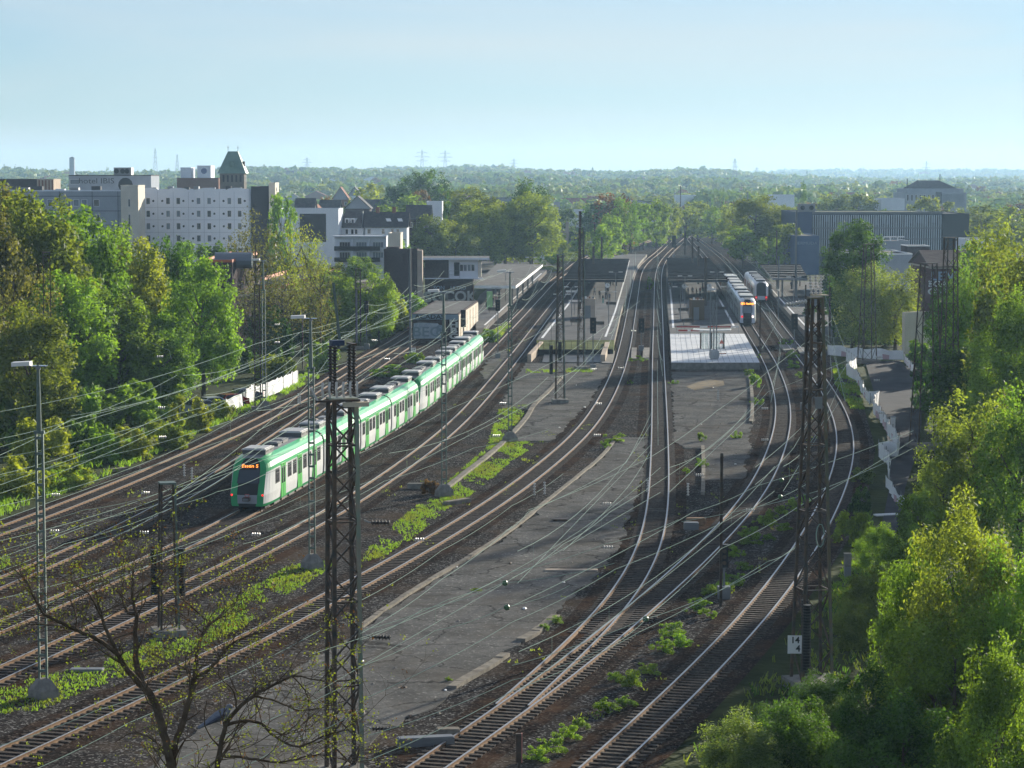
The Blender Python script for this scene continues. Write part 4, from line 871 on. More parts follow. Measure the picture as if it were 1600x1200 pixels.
gprof = [(1.38,.35),(1.46,.55),(1.51,1.2),(1.51,2.85),(1.49,3.1),(1.38,3.42),(1.12,3.68),(.8,3.80),(0,3.86)]
gst = dict(hw=1.51, top=3.86, prof=gprof, mats=[ggreen, gside, gside, gmint, gmint, gmint, gmint, groof], door=gdoor, dz=2.95, wz=(1.75,2.7), front=gfront, extra=gextra)
ew = [3.1,7.0,8.7,12.2,13.8,17.2]; ed = [4.9,10.4,15.6]; mw = [1.2,4.6,6.2,9.8,11.4,14.3]; md = [2.9,8.0,13.0]
G1 = [(3.4,2.4,1.7,.34,acu),(8.2,1.2,1.0,.22,groof),(10.5,1.6,.8,.2,groof),(15.4,2.8,1.7,.38,acu)]; G2 = [(2.8,2.6,1.6,.34,acu),(6.3,1.4,.9,.25,groof),(8.6,1.0,1.2,.18,acu),(12.9,2.4,1.65,.32,acu)]
mir = lambda L, q: [round(L-v, 3) for v in q]
unit = [(18.9, True, False, ed, ew, G1), (15.4, False, False, md, mw, G2), (15.4, False, False, md, mw, G2), (18.9, False, True, mir(18.9, ed), mir(18.9, ew), [(18.9-y, l, w, h, m) for y, l, w, h, m in G1])]
fr = gp(392, 799, .2)
train('commuter_train', 'green and white commuter train of two coupled units running on the left tracks', 'c', fr.y, unit + unit, gst)
# white regional train
wside = mat('train_side_shade', (.20,.25,.26), .4); wwhite = mat('train_white', (.62,.68,.76), .35); wroofl = mat('roof_white', (.62,.62,.58), .5)  # body side coloured grey to stand in for the shade on it
def wfront(z):
    if z < .7: return wwhite, blackm, .2
    return wwhite, masks, .2
def wextra(body, sub, ci, L, nose, tail):
    if nose and ci == 0:
        fy = lambda z: max(0, z-1.35)*.25
        textobj('RE1 Aachen', .42, ledo, body, (0, fy(3.4)-.06, 3.4), (math.pi/2-.2, 0, 0), 'display', ex=.005, bold=.02)
        for sx in (-1, 1):
            b = MB(); b.lathe((sx*.85, -.01, 1.35), [(0,.16),(-.07,.16)], redl if sx < 0 else mat('head_light', (1,.8,.7), emit=1.2), 10, (0,1,0)); b.obj('headlight', body, local=True)
            b = MB(); b.box((sx*1.0-.25,-.04,.35),(sx*1.0+.25,.02,.9), wwhite); b.obj('bumper', body, local=True)
        sub('windscreen', lambda b: b.poly([(-.8,fy(1.9)-.02,1.9),(.8,fy(1.9)-.02,1.9),(.8,fy(3.0)-.02,3.0),(-.8,fy(3.0)-.02,3.0)], glasslt))
wprof = [(1.30,.30),(1.40,.5),(1.42,1.2),(1.42,2.9),(1.40,3.5),(1.28,3.9),(.95,4.15),(.6,4.22),(0,4.25)]
gw = [(x, 3.6, 2.1, .25, wroofl) for x in (6, 10.2)]
wst = dict(hw=1.42, top=4.25, prof=wprof, mats=[blackm, wside, wside, wside, wside, wwhite, wwhite, groof], door=mat('door_grey', (.10,.12,.13), .4), dz=2.6, wz=(1.6,2.4), wz2=(3.0,3.6), front=wfront, extra=wextra, slant=.25)
wunit = [(26.2, True, False, [6,20], [3.5,9,12,15,17.5,23], gw + [(18.5,2.5,1.9,.3,acu)])] + [(25.2, False, False, [5,20], [2.5,8,11,14,17,23], [(5,3.8,2.1,.25,wroofl),(9.4,3.8,2.1,.25,wroofl),(15,3,1.8,.3,acu),(20,3.8,2.1,.25,wroofl)])]*2 + [(26.2, False, True, [6,20], [3.5,9,12,15,17.5,23], gw)]
train('regional_train', 'long white fronted train with an orange destination display standing at the right island platform', 'g', gp(1170, 508, .2).y, wunit + wunit[:0], wst)
def rfront(z):
    if z < .6: return redm, blackm, .1
    if z < 1.3: return redm, wwhite, .2
    return rwhite, masks, .1
redm = mat('train_red', (.55,.05,.04), .35); rwhite = mat('train_body_white', (.66,.64,.66), .35)
def rextra(body, sub, ci, L, nose, tail):
    if nose and ci == 0:
        for sx in (-1, 1): b = MB(); b.lathe((sx*.95, -.02, 1.0), [(0,.15),(-.06,.15)], redl, 10, (0,1,0)); b.obj('tail_light', body, local=True)
rprof = [(1.30,.35),(1.40,.55),(1.42,1.3),(1.42,2.6),(1.40,3.2),(1.25,3.6),(.95,3.8),(.5,3.9),(0,3.92)]
rst = dict(hw=1.42, top=3.92, prof=rprof, mats=[blackm, redm, rwhite, rwhite, rwhite, rwhite, rwhite, groof], door=redm, dz=2.8, wz=(1.6,2.5), front=rfront, slant=.35,
   extra=rextra)
runit = [(18.0, True, False, [6,12.5], [3.8,8.5,10.2,15.4], [(4,2.5,1.6,.3,acu),(9,3,1.6,.25,groof),(14,2.5,1.6,.35,acu)]), (17.0, False, False, [4,12.5], [2,6.5,9,15], [(5,3,1.6,.3,acu),(11,3,1.6,.3,groof)]), (18.0, False, True, [6,12.5], [3.8,8.5,10.2,15.4], [(5,3,1.6,.3,acu)])]
train('regional_train', 'shorter white train with red skirts and red lamps right of the long white train', 'h', gp(1191, 473, .2).y, runit, rst)
# ---------------------------------------------------------------- lattice masts, lamps, poles
def lattice(label, base, h, w0, w1, rz=.35, weights=(), top=None, legw=.13, name='lattice_mast', m=steeldark, m2=None, group='lattice masts carrying the overhead wires', arms=True, br=.05):
    base = Vector(base); t = thing(name, label, 'mast', base, rz, group); m2 = m2 or m
    cn = lambda sx, sy, z: Vector((sx*(w0+(w1-w0)*z/h)/2, sy*(w0+(w1-w0)*z/h)/2, z))
    for i, (sx, sy) in enumerate(((-1,-1),(1,-1),(1,1),(-1,1))):
        b = MB(); b.beam(cn(sx,sy,0), cn(sx,sy,h), legw, legw, m2 if i == 1 else m); b.obj('leg', t, local=True)
    b = MB(); z = .25; k = 0
    while z < h - .3:
        st = (w0+(w1-w0)*z/h)*1.05; z2 = min(z + st, h-.05)
        for q, (A, C) in enumerate((((-1,-1),(1,-1)),((1,-1),(1,1)),((1,1),(-1,1)),((-1,1),(-1,-1)))):
            a, c = (A, C) if (k + q) % 2 == 0 else (C, A)
            b.beam(cn(*a, z), cn(*c, z2), br, br*.7, m)
            if k % 3 == 0: b.beam(cn(*a, z), cn(*c, z), br, br*.7, m)
        z = z2; k += 1
    b.obj('bracing', t, local=True)
    b = MB(); b.box((-w0/2-.35,-w0/2-.35,-.3),(w0/2+.35,w0/2+.35,.35), concrete); b.obj('foundation', t, local=True)
    b = MB(); b.box((-w1/2-.07,-w1/2-.07,h),(w1/2+.07,w1/2+.07,h+.08), m2); b.obj('head_plate', t, local=True)
    for (x, y, z0, z1) in weights:
        b = MB(); 
        for j in range(int((z1-z0)/.14)): b.lathe((x,y,z0+j*.14), [(0,.2),(.12,.2)], blackm, 8)
        b.tube([(x,y,z1),(x,y,z1+2.2)], .02, wired, 4); b.obj('weight_stack', t, local=True)
    if top: top(t)
    return t
def disc_string(b, a, c, r=.1, m=porcbrown, hl=porcelain, n=None):
    a, c = Vector(a), Vector(c); L = (c-a).length; d = (c-a).normalized(); n = n or int(L/.13); prof = []
    for i in range(n):
        z = L*(i+.2)/n; prof += [(z, r*.45),(z+L/n*.25, r),(z+L/n*.4, r),(z+L/n*.6, r*.45)]
    b.lathe(a, prof, m if hl is None else hl, 8, d); b.tube([a, c], .02, wired, 4)
def top_big(t):
    h = 15.2
    for i, (x, y) in enumerate(((-.38,-.3),(.4,-.3),(-.38,.3),(.4,.3))):
        b = MB(); disc_string(b, (x,y,h+.2), (x,y,h+2.15), .13, hl=porcbrown); b.obj('insulator', t, local=True)
    b = MB(); b.box((-.5,-.4,h+2.15),(.0,.05,h+2.36), mat('cap_navy', (.03,.05,.10), .5)); b.box((.3,-.4,h+2.15),(.5,.4,h+2.22), steeldark); b.obj('switch_cap', t, local=True)
    for i in range(6): b = MB(); b.tube([(-1.0+i*.28,-.8,h+.15+.0),(-1.05+i*.28,-.85,h+.45),(-1.0+i*.28,-.75,h+.75)], .05, porcelain, 5); b.obj('horn', t, local=True)
    b = MB(); b.box((-1.3,-.85,h-.03),(.5,-.75,h+.06), steeldark); b.tube([(-1.25,-.8,h+.06),(-1.5,-.8,h+.55)], .05, porcelain, 5); b.box((-.2,-1.05,h-.22),(.8,-.75,h-.05), mat('platform_tan', (.55,.48,.36), .7)); b.obj('work_platform', t, local=True)
    b = MB(); b.tube([(.7,.3,h+2.2),(.7,.3,h+4.3)], .04, steelgrey, 5); b.tube([(0,.3,h+2.3),(-.25,.3,h+4.6)], .06, steelgreen, 5); b.obj('mast_tip', t, local=True)
    for z in (10.3, 5.7, 2.0):
        b = MB(); disc_string(b, (1.0,-.5,z), (1.75,-.75,z-.02), .12, hl=porcbrown); b.tube([(.75,-.45,z+.1),(1.0,-.5,z)], .04, steelgrey, 4); b.obj('side_insulator', t, local=True)
p = gp(538, 1214); lattice('tallest lattice mast, rows of upright insulators on its head, before the green train', (p.x, p.y, 0), 15.2, 1.15, .9, .35, top=top_big, br=.085, legw=.15, m2=mat('leg_sun_tone', (.30,.26,.2), .5, .3, col2=(.2,.28,.22), ns=1.2))  # one leg in a lighter tan that paints sunlight on it
def top_right(t):
    h = 18.3
    for k in range(3): b = MB(); disc_string(b, (-.2+k*.22,0,h+.2), (-.25+k*.28,.1,h+1.1), .09); b.obj('insulator', t, local=True)
    b = MB(); disc_string(b, (-.45,-.1,h-.1), (-1.6,-.25,h-.25), .1, n=7); b.obj('side_insulator', t, local=True)
    b = MB(); b.box((-.25,-.4,h+.145),(.5,.05,h+.2), mat('platform_tan', (.5,.4,.3))); b.obj('work_platform', t, local=True)
    b = MB(); b.box((-.15,-.02,13.2),(.2,.02,13.75), steelgrey, Matrix.Translation((0,-.47,0)) ); b.obj('plate', t, local=True)
    b = MB(); b.tube([(.0+math.cos(a*.6)*.2, -.9, 7.3+math.sin(a*.6)*.55) for a in range(11)], .03, wirem, 4); b.obj('cable_loop', t, local=True)
p = gp(1268, 1072); t = lattice('tall right hand lattice mast with a row of pale insulators, beside the hectometre sign', (p.x, p.y, 0), 18.3, 1.5, .5, .25, weights=((-.62,-.9,1.0,4.2),(.0,.9,.2,4.0)), top=top_right, br=.065, legw=.125, m2=mat('leg_sun_brown', (.17,.12,.07), .5, .3, col2=(.10,.12,.09), ns=1.5))  # one leg coloured browner to paint the light on its front
p = gp(264, 992); lattice('short lattice mast between the left tracks with black tension weights', (p.x, p.y, 0), 8.0, .95, .7, .3, weights=((-.75,-.1,2.2,4.6),(.75,.3,2.0,4.6)), legw=.1, m2=steelgreen)
b = 0
p = gp(875, 630); lattice('lattice mast standing on the asphalt strip between the curving tracks', (p.x, p.y, .1), 15.6, .95, .55, .1, weights=((-.95,0,3.0,6.2),(-.1,-.6,4.5,6.5)), legw=.09, m2=steelgreen)
p = gp(908, 578); lattice('lattice mast beside the stair pit', (p.x, p.y, .1), 17.5, .8, .5, .2, legw=.09, m2=steelgreen)
for (x, yb, yt, w0, w1, l) in ((1355,566,382,1.9,1.0,'tall lattice mast in front of the pale birch behind the white banners'),(1447,700,412,2.3,1.1,'lattice mast with pale insulators right of the footpath'),(1481,690,372,1.5,.9,'lattice mast in front of the graffiti house'),(845,402,312,1.6,.9,'far lattice mast beside the lime trees at the street'),(77,690,395,.7,.6,'slim mast half swallowed by the big left trees'),(403,640,445,.6,.5,'slim lattice mast close to the left lamp post'),(560,545,420,.7,.6,'slim dark mast behind the bushes left of the brown tower'),(876,545,402,.8,.6,'slim mast left of the platform canopy')):
    p = gp(x, yb); lattice(l, (p.x, p.y, 0), zz(yt, p.y), w0, w1, .2, legw=.10 if w0 > 1 else .08)
# lamp posts
def lamp(label, base, h=15.5):
    t = thing('lamp_post', label, 'lamp post', base, 0, 'tall yard lamp posts'); hb = h*.86*.92
    b = MB(); b.lathe((0,0,-.2), [(0,.75),(.6,.7),(1.1,.3)], concrete, 4); b.obj('foundation', t, local=True)
    for s_ in (-1, 1): b = MB(); b.beam((s_*.17,0,.8),(s_*.15,0,hb), .09, .16, steelgreen if s_ > 0 else steelgreen); b.obj('post', t, local=True)
    b = MB(); b.box((-.13,-.05,0),(.13,.05,.12), steelgreen); bm_ = b.mesh('batten'); z = 1.2
    while z < hb: o = bpy.data.objects.new('batten', bm_); COL.objects.link(o); o.parent = t; o.location = (0,0,z); z += .72
    b = MB(); b.box((-.24,-.12,hb),(.24,.12,hb+.12), steelgreen); b.tube([(0,0,hb+.1),(0,0,h-.1)], [.13,.07], steelgreen, 8); b.obj('upper_tube', t, local=True)
    b = MB(); b.box((-.42,-.2,h-.12),(.42,.5,h+.06), lampwhite, Matrix.Rotation(-.05,4,'Y')); b.box((-.36,-.14,h-.17),(.36,.44,h-.13), glasslt); b.box((-.1,-.1,h-.3),(.1,.1,h-.16), steelgrey); b.obj('lamp_head', t, local=True)
    return t
LP = [(68,1090,'nearest lamp post at the left edge on a concrete foot in grass'),(488,888,'lamp post in the grass strip just left of the tallest lattice mast'),(694,775,'lamp post beside the orange weeds and a lying kerb stone'),(797,690,'lamp post at the corner of the asphalt strip and its stone kerb'),(413,640,'lamp post at the left end of the white banner fence'),(1293,560,'slim lamp post by the right platform')]
l0 = None
for x, y, l in LP[:5]:
    p = gp(x, y)
    if l0 is None: l0 = lamp(l, p)
    else: copytree(l0, p, label=l)
# plain poles and far masts
pc = {}
def pole(x, yb, yt, l, w=.22, m=steelgrey, arm=0, D=None):
    p = gp(x, yb) if D is None else Vector(((x-800)*D/F, D, 0)); h = zz(yt, p.y)
    t = thing('overhead_mast', l, 'mast', p, 0, 'plain steel masts along the tracks'); b = MB()
    b.box((-w/2,-w/2,-.2),(-w/2+.03,w/2,h), m); b.box((w/2-.03,-w/2,-.2),(w/2,w/2,h), m); b.box((-w/2+.03,-.015,-.2),(w/2-.03,.015,h), m); b.obj('shaft', t, local=True)
    if arm: b = MB(); b.tube([(0,0,6.9),(arm,0,7.3)], .05, steelgrey, 5); b.tube([(0,0,5.6),(arm,0,6.2)], .04, steelgrey, 5); b.obj('cantilever_arm', t, local=True)
    return t
for i, (x, yb, yt, w, arm, l) in enumerate(((641,560,388,.28,0,'steel mast in front of the dark brown tower'),(929,420,350,.3,2,'steel mast behind the left island canopy'),(983,393,311,.35,3,'steel mast before the far tree row'),(997,391,318,.3,0,'second mast beside the one before the far tree row'),(963,384,326,.3,0,'steel mast among the shrubs left of the far curve'),(1063,372,290,.3,0,'tall thin mast at the vanishing point of the tracks'),
    (1095,371,320,.35,-3,'steel mast right of the vanishing point'),(1105,370,315,.3,0,'slim mast beside the one right of the vanishing point'),(1128,374,315,.35,-3,'steel mast left of the far round trees'),(1168,372,300,.35,0,'tall mast in front of the far round trees'),(1186,392,312,.3,-3,'mast near the far right tree crowns'),(1070,398,352,.5,0,'broad dark mast at the tip of the right canopy'),(1049,378,345,.35,0,'mast left of the tracks where the lines cross'),
    (945,400,352,.3,0,'mast at the left bushes behind the left canopy'),(1145,388,330,.3,-3,'mast right of the far right curve'),(1243,470,330,.35,0,'mast beside the far right canopy'),(1213,440,360,.3,0,'mast in front of the blue hall edge'),(1296,540,380,.3,0,'grey mast beside the round dark tree'),(906,385,335,.35,0,'mast behind the white cube building'),(1036,380,345,.3,3,'mast near the red signal'),
    (590,505,440,.25,0,'dark mast among the yellow bushes'),(503,540,455,.2,0,'thin grey mast over the dark wall'),(473,575,495,.15,0,'short thin mast left of the second lamp'),(1126,948,708,.16,0,'thin grey mast by the plants between the right tracks'),(1216,500,400,.2,0,'thin mast right of the two standing trains'),(1187,560,470,.15,0,'thin mast at the end of the bright paving'),(1258,540,445,.18,0,'thin mast at the tip of the right platform'),(1085,362,326,.3,0,'far mast just right of the tracks'),(1010,372,330,.3,0,'far mast before the green wood'),(1118,368,332,.3,0,'far mast between the right lines'),(1155,380,340,.3,0,'far mast beside shrubs on the right'),(1048,362,330,.3,0,'faint mast left of the vanishing point'),(1075,360,328,.3,0,'faint mast right at the vanishing point'))):
    pole(x, yb, yt, l, w, steeldark if i % 3 else steelgrey, arm)
for (x, D, yt, l) in ((940,560,370,'dark mast rising through the left canopy'),(927,540,385,'shorter dark mast rising through the left canopy'),(1081.5,550,370,'dark mast rising through the middle of the right canopy'),(1091,530,385,'shorter dark mast rising through the right canopy'),(1102.5,440,402,'broad mast in front of the right canopy edge'),(906,430,330,'tall broad mast in front of the left canopy')):
    pole(x, 0, yt, l, .45, steeldark, 0, D)
# ---------------------------------------------------------------- signals, boxes, signs
def signal(x, yb, yt, l, w=.5, hh=1.6, red=False):
    p = gp(x, yb); h = zz(yt, p.y); t = thing('railway_signal', l, 'signal', p, 0, 'light signals beside the tracks')
    b = MB(); b.tube([(0,0,-.1),(0,0,h-hh)], .07, steelgrey, 6); b.obj('post', t, local=True)
    b = MB(); b.box((-w/2,-.12,h-hh),(w/2,.12,h), blackm); b.box((-w/2-.04,-.3,h-.06),(w/2+.04,-.12,h), blackm); b.obj('signal_head', t, local=True)
    b = MB(); 
    for z in (.35,.75,1.15): b.lathe((0,-.12,h-hh+z*hh/1.6), [(0,.1),(-.12,.12)], steeldark, 8, (0,1,0))
    b.obj('hood', t, local=True)
    b = MB(); b.box((-.35,-.3,-.1),(.35,.3,.7), steelgrey); b.obj('relay_box', t, local=True)
signal(926.5, 578, 496, 'black signal head on a thin post by the stair pit', .75, 2.0)
signal(1002, 548, 497, 'low signal between the curved pair and the straight track', .8, 2.0)
signal(778, 560, 468, 'black signal beside the lamp at the left platform', .6, 1.5)
signal(724, 545, 484, 'black signal in front of the cream flank wall', .7, 2.4)
signal(1241, 545, 490, 'black signal at the end of the right platform', .9, 2.2)
signal(1053, 402, 368, 'dark red backed signal before the far curve', 1.2, 3.6)
signal(1131, 935, 850, 'black signal box on twin posts in the plants between the right tracks', .45, 1.35)
signal(573, 545, 470, 'black signal in front of the yellow green bush', .6, 2.0)
signal(971, 400, 368, 'small dark signal near the far left tracks', 1.0, 2.4)
signal(1256, 640, 580, 'low thin signal between the two right tracks', .35, 1.0)
t = thing('railway_signal', 'slim post with a red rim at the bottom edge beside the forked track', 'signal', gp(811, 1230), 0, 'light signals beside the tracks')
b = MB(); b.tube([(0,0,0),(0,0,2.1)], .06, steeldark, 6); b.box((-.12,-.08,1.0),(.12,.08,2.15), steeldark); b.box((.09,-.09,1.0),(.13,.09,2.16), mat('rim_pink', (.5,.2,.15), .5)); b.obj('post', t, local=True)
p = at(1243, 1007, 114.5); t = thing('distance_sign', 'white hectometre sign reading 14 over 4 on the right lattice mast', 'sign', p); b = MB(); b.box((-.37,-.02,-.43),(.37,.02,.43), whitep); b.obj('board', t, local=True)
textobj('14', .42, blackm, t, (-.02,-.025,.2), FR, ex=.004, bold=.01); textobj('4', .42, blackm, t, (.12,-.025,-.2), FR, ex=.004, bold=.01)
p = at(1342, 549, 330); t = thing('distance_sign', 'small white number board above the white banner fence', 'sign', p); b = MB(); b.box((-.55,-.02,-.4),(.55,.02,.45), whitep); b.obj('board', t, local=True); b = MB(); b.tube([(0,.05,-.4),(0,.05,-p.z)], .04, steelgrey, 5); b.obj('post', t, local=True)
textobj('145', .4, gblue, t, (0,-.025,.15), FR, ex=.004); textobj('2', .4, gblue, t, (0,-.025,-.2), FR, ex=.004)
p = at(646, 548, 326); t = thing('distance_sign', 'small white number board on a post left of the train rear', 'sign', p); b = MB(); b.box((-.3,-.02,-.5),(.3,.02,.4), whitep); b.obj('board', t, local=True); textobj('14', .36, blackm, t, (0,-.025,.12), FR, ex=.004); textobj('6', .36, blackm, t, (0,-.025,-.22), FR, ex=.004); b = MB(); b.tube([(0,.05,-.5),(0,.05,-p.z)], .04, steelgrey, 5); b.obj('post', t, local=True)
p = gp(1324, 903); b = MB(); b.box((p.x-.2,p.y-.2,0),(p.x+.2,p.y+.2,.7), steelgrey); b.box((p.x-.2,p.y-.2,.7),(p.x+.2,p.y+.2,1.45), concrete); b.box((p.x-.22,p.y-.22,1.45),(p.x+.22,p.y+.22,1.5), concrete)
tag(b.obj('concrete_post', loc=p), 'square pale concrete post in the grass by the right lattice mast', 'post')
for (x, y, w, l, rz, m, hh, nm) in ((714,787,2.6,'lying pale kerb stone at the foot of the third lamp post',.9,kerb,.3,'kerb_stone'),(659,763,2.2,'flat grey cabinet lid left of the third lamp post',0,concrete,.4,'cable_cover'),(893,893,3.2,'yellow brown plank lying on the big asphalt strip',0,tanwall,.14,'plank'),(820,909,1.2,'small white drain cover on the big asphalt strip',0,concrete,.04,'drain_cover'),(875,815,1.0,'short dark beam near the long asphalt strip',.1,steeldark,.2,'plank'),(185,735,1.6,'pale board lying beside the far left track',.9,kerb,.2,'plank'),(1087,820,1.3,'rusty point machine beside the straight track',0,rust,.5,'point_machine'),(1080,827,1.0,'small cable box beside the rusty point machine',0,steelgrey,.5,'cable_box'),(665,1165,2.4,'point machine at the forked track near the bottom edge',.2,steelgrey,.4,'point_machine'),(700,1150,1.0,'pale stone block behind the lower point machine',.1,kerb,.35,'kerb_stone'),(1385,805,1.8,'white panel lying at the lower end of the banners',.3,whitep,.1,'plank'),(136,1048,1.6,'round dark manhole cover in the left grass',0,steelgrey,.12,'manhole_cover'),(316,660,.8,'white topped cabinet in the weeds by the far left track',0,whitep,1.4,'relay_cabinet'),(1112,606,1.6,'thin plank on the right asphalt strip',0,concrete,.08,'plank')):
    p = gp(x, y); b = MB(); M = Matrix.Translation(p) @ Matrix.Rotation(rz, 4, 'Z'); b.box((-w/2,-.28,0),(w/2,.28,hh*.9), m, M); b.box((-w/2+.05,-.24,hh*.9),(w/2-.05,.24,hh), m, M)
    tag(b.obj(nm, loc=p), l, nm.replace('_', ' '))
# white banner fences
def banner(px, h, l, wob=.35, m=None):
    m = m or mat('banner_white', (.86,.87,.88), .6)
    P = [gp(x, y, .0) for x, y in px]; t = thing('banner_fence', l, 'fence', (P[0].x, P[0].y, 0)); Q = []
    for a, c in zip(P, P[1:]):
        n = max(2, int((c-a).length/.9))
        for i in range(n): Q.append(a.lerp(c, i/n))
    Q.append(P[-1]); b = MB(); top = [q + Vector((rnd.uniform(-wob,wob)*.4, rnd.uniform(-wob,wob), h + rnd.uniform(-.2,.12))) for q in Q]; bot = [q + Vector((rnd.uniform(-.1,.1), rnd.uniform(-.15,.15), .15)) for q in Q]
    mr = mat('banner_pink', (.60,.42,.46), .7)
    for i in range(len(Q)-1):
        mid0, mid1 = (top[i]+bot[i])/2, (top[i+1]+bot[i+1])/2
        b.poly([mid0, mid1, top[i+1], top[i]], m); b.poly([bot[i], bot[i+1], mid1, mid0], mr if rnd.random() < .22 else m)
        o = Vector((.015,.03,0)); b.poly([top[i]+o, top[i+1]+o, mid1+o, mid0+o], m); b.poly([mid0+o, mid1+o, bot[i+1]+o, bot[i]+o], m)
    b.obj('sheeting', t)
    for i in range(0, len(Q), 3): b = MB(); b.tube([Q[i]+Vector((.05,.1,0)), Q[i]+Vector((.05,.1,h+.15))], .035, steelgrey, 4); b.obj('stake', t)
banner([(1293,556),(1330,560),(1368,563),(1412,564)], 1.5, 'long level white plastic fence across the head of the footpath')
banner([(1412,566),(1418,574),(1426,584)], 1.2, 'short white fence piece bending down right of the path head')
banner([(1322,566),(1338,577),(1322,588),(1338,597),(1345,612),(1350,622)], 1.5, 'crumpled white fence zigzagging left of the path head')
banner([(1358,633),(1372,632),(1365,648),(1378,664),(1388,684),(1404,702)], 1.5, 'white fence sagging along the left edge of the path')
banner([(1404,702),(1402,716),(1372,714),(1384,726),(1390,742),(1388,764)], 1.4, 'white fence bulging onto the path beside a lying sheet')
banner([(1348,618),(1354,628),(1359,634)], 1.2, 'short white fence piece joining the zigzag to the path edge')
banner([(1386,764),(1398,786),(1412,800)], 1.1, 'lowest white fence end below the bulge')
banner([(1450,640),(1456,655),(1452,668),(1466,680),(1472,700)], 1.2, 'white fence scrap behind the right lattice masts')
banner([(384,634),(402,627),(428,618),(447,609),(466,600)], 1.7, 'bright printed white banner along the far left track', .15)
banner([(352,646),(378,638)], 1.5, 'short bright banner piece before the parked cars', .15); banner([(380,636),(398,622)], 1.6, 'tilted bright banner piece beside the left lamp post', .1)
p = gp(1395, 673); b = MB(); b.box((p.x-.2,p.y-.2,0),(p.x+.2,p.y+.2,1.3), whitep); b.box((p.x-.24,p.y-.24,1.3),(p.x+.24,p.y+.24,1.36), steelgrey); tag(b.obj('cabinet'), 'narrow pale cabinet standing on the footpath', 'cabinet')
# ---------------------------------------------------------------- cars
def car(label, loc, rz, col, group='cars parked by the tracks'):
    t = thing('parked_car', label, 'car', loc, rz, group); b = MB()
    prof = [(-2.1,.35),(-2.15,.75),(-1.9,.95),(-1.2,1.02),(-.6,1.42),(.9,1.45),(1.6,1.05),(2.1,.95),(2.15,.35)]
    n = len(prof); cm = mat('car_' + str(round(col[0],2)) + str(round(col[2],2)), col, .25)
    for sx, k in ((-1,0),(1,1)):
        for (x, z) in prof: b.v.append((sx*(.88 if z < 1.1 else .7), x, z))
    for i in range(n-1): b.f.append((i, i+1, n+i+1, n+i)); b.m.append(b.mi(glass if i in (3,5) else cm))
    b.f.append(tuple(range(n))[::-1]); b.m.append(b.mi(cm)); b.f.append(tuple(range(n, 2*n))); b.m.append(b.mi(cm)); b.obj('body', t, local=True)
    for sx in (-1, 1): b = MB(); b.poly([(sx*.885,-1.0,1.03),(sx*.885,1.35,1.05),(sx*.74,.85,1.38),(sx*.74,-.5,1.36)], glass); b.obj('side_window', t, local=True)
    for sx in (-.9, .72):
        for y in (-1.35, 1.35): b = MB(); b.lathe((sx,y,.32), [(0,.32),(.18,.32)], blackm, 12, (1,0,0)); b.lathe((sx-.005,y,.32), [(0,.18),(.19,.18)], steelgrey, 8, (1,0,0)); b.obj('wheel', t, local=True)
    return t
for (x, y, c, l) in ((310,647,(.28,.32,.36),'grey car at the left end of the parked row behind bushes'),(327,642,(.55,.6,.62),'silver car second in the parked row'),(356,637,(.30,.03,.03),'dark red car beside the short banner'),(378,628,(.10,.12,.16),'dark blue car by the left lamp post'),(1540,585,(.06,.10,.16),'dark blue van like car between the right trees')):
    car(l, gp(x, y), -.9 if x < 1000 else .4, c)
for i, (x, y) in enumerate(((815,417),(819,414),(823,411),(827,408),(831,405),(836,402))):
    car(('pale pink car nearest the signal box in the kerbside row','white car second in the kerbside row','red car third in the kerbside row','silver car fourth in the kerbside row','white car fifth in the kerbside row','dark car at the far end of the kerbside row')[i], gp(x-54, y-10), .3, ((.5,.4,.4),(.6,.6,.6),(.4,.1,.1),(.5,.5,.52),(.6,.6,.62),(.05,.05,.06))[i], 'cars parked beside the station street')
for i, (x, y) in enumerate(((930,357),(938,356),(946,353),(925,366),(1060,350),(1054,352),(918,370),(905,376),(980,365),(1230,395),(1236,392),(1224,400),(1222,403))):
    car(('orange white car beside the far left shrubs','white car beside the orange one far away','pale van before the far wood','dark car near the far left rails','bright car just under the vanishing point','silver car just under the vanishing point','blue grey car near the far left masts','white car by the far left shrubs','dark green car at the far curve','white car before the blue hall','red car before the blue hall','grey car nearest the blue hall wall','black car nearest the blue hall wall')[i], gp(x, y), .3*i, ((.6,.35,.2),(.6,.6,.6),(.6,.6,.55),(.05,.06,.08),(.6,.6,.6),(.5,.52,.55),(.2,.26,.35),(.6,.6,.6),(.05,.12,.08),(.6,.6,.6),(.4,.06,.05),(.25,.26,.28),(.03,.03,.03))[i])
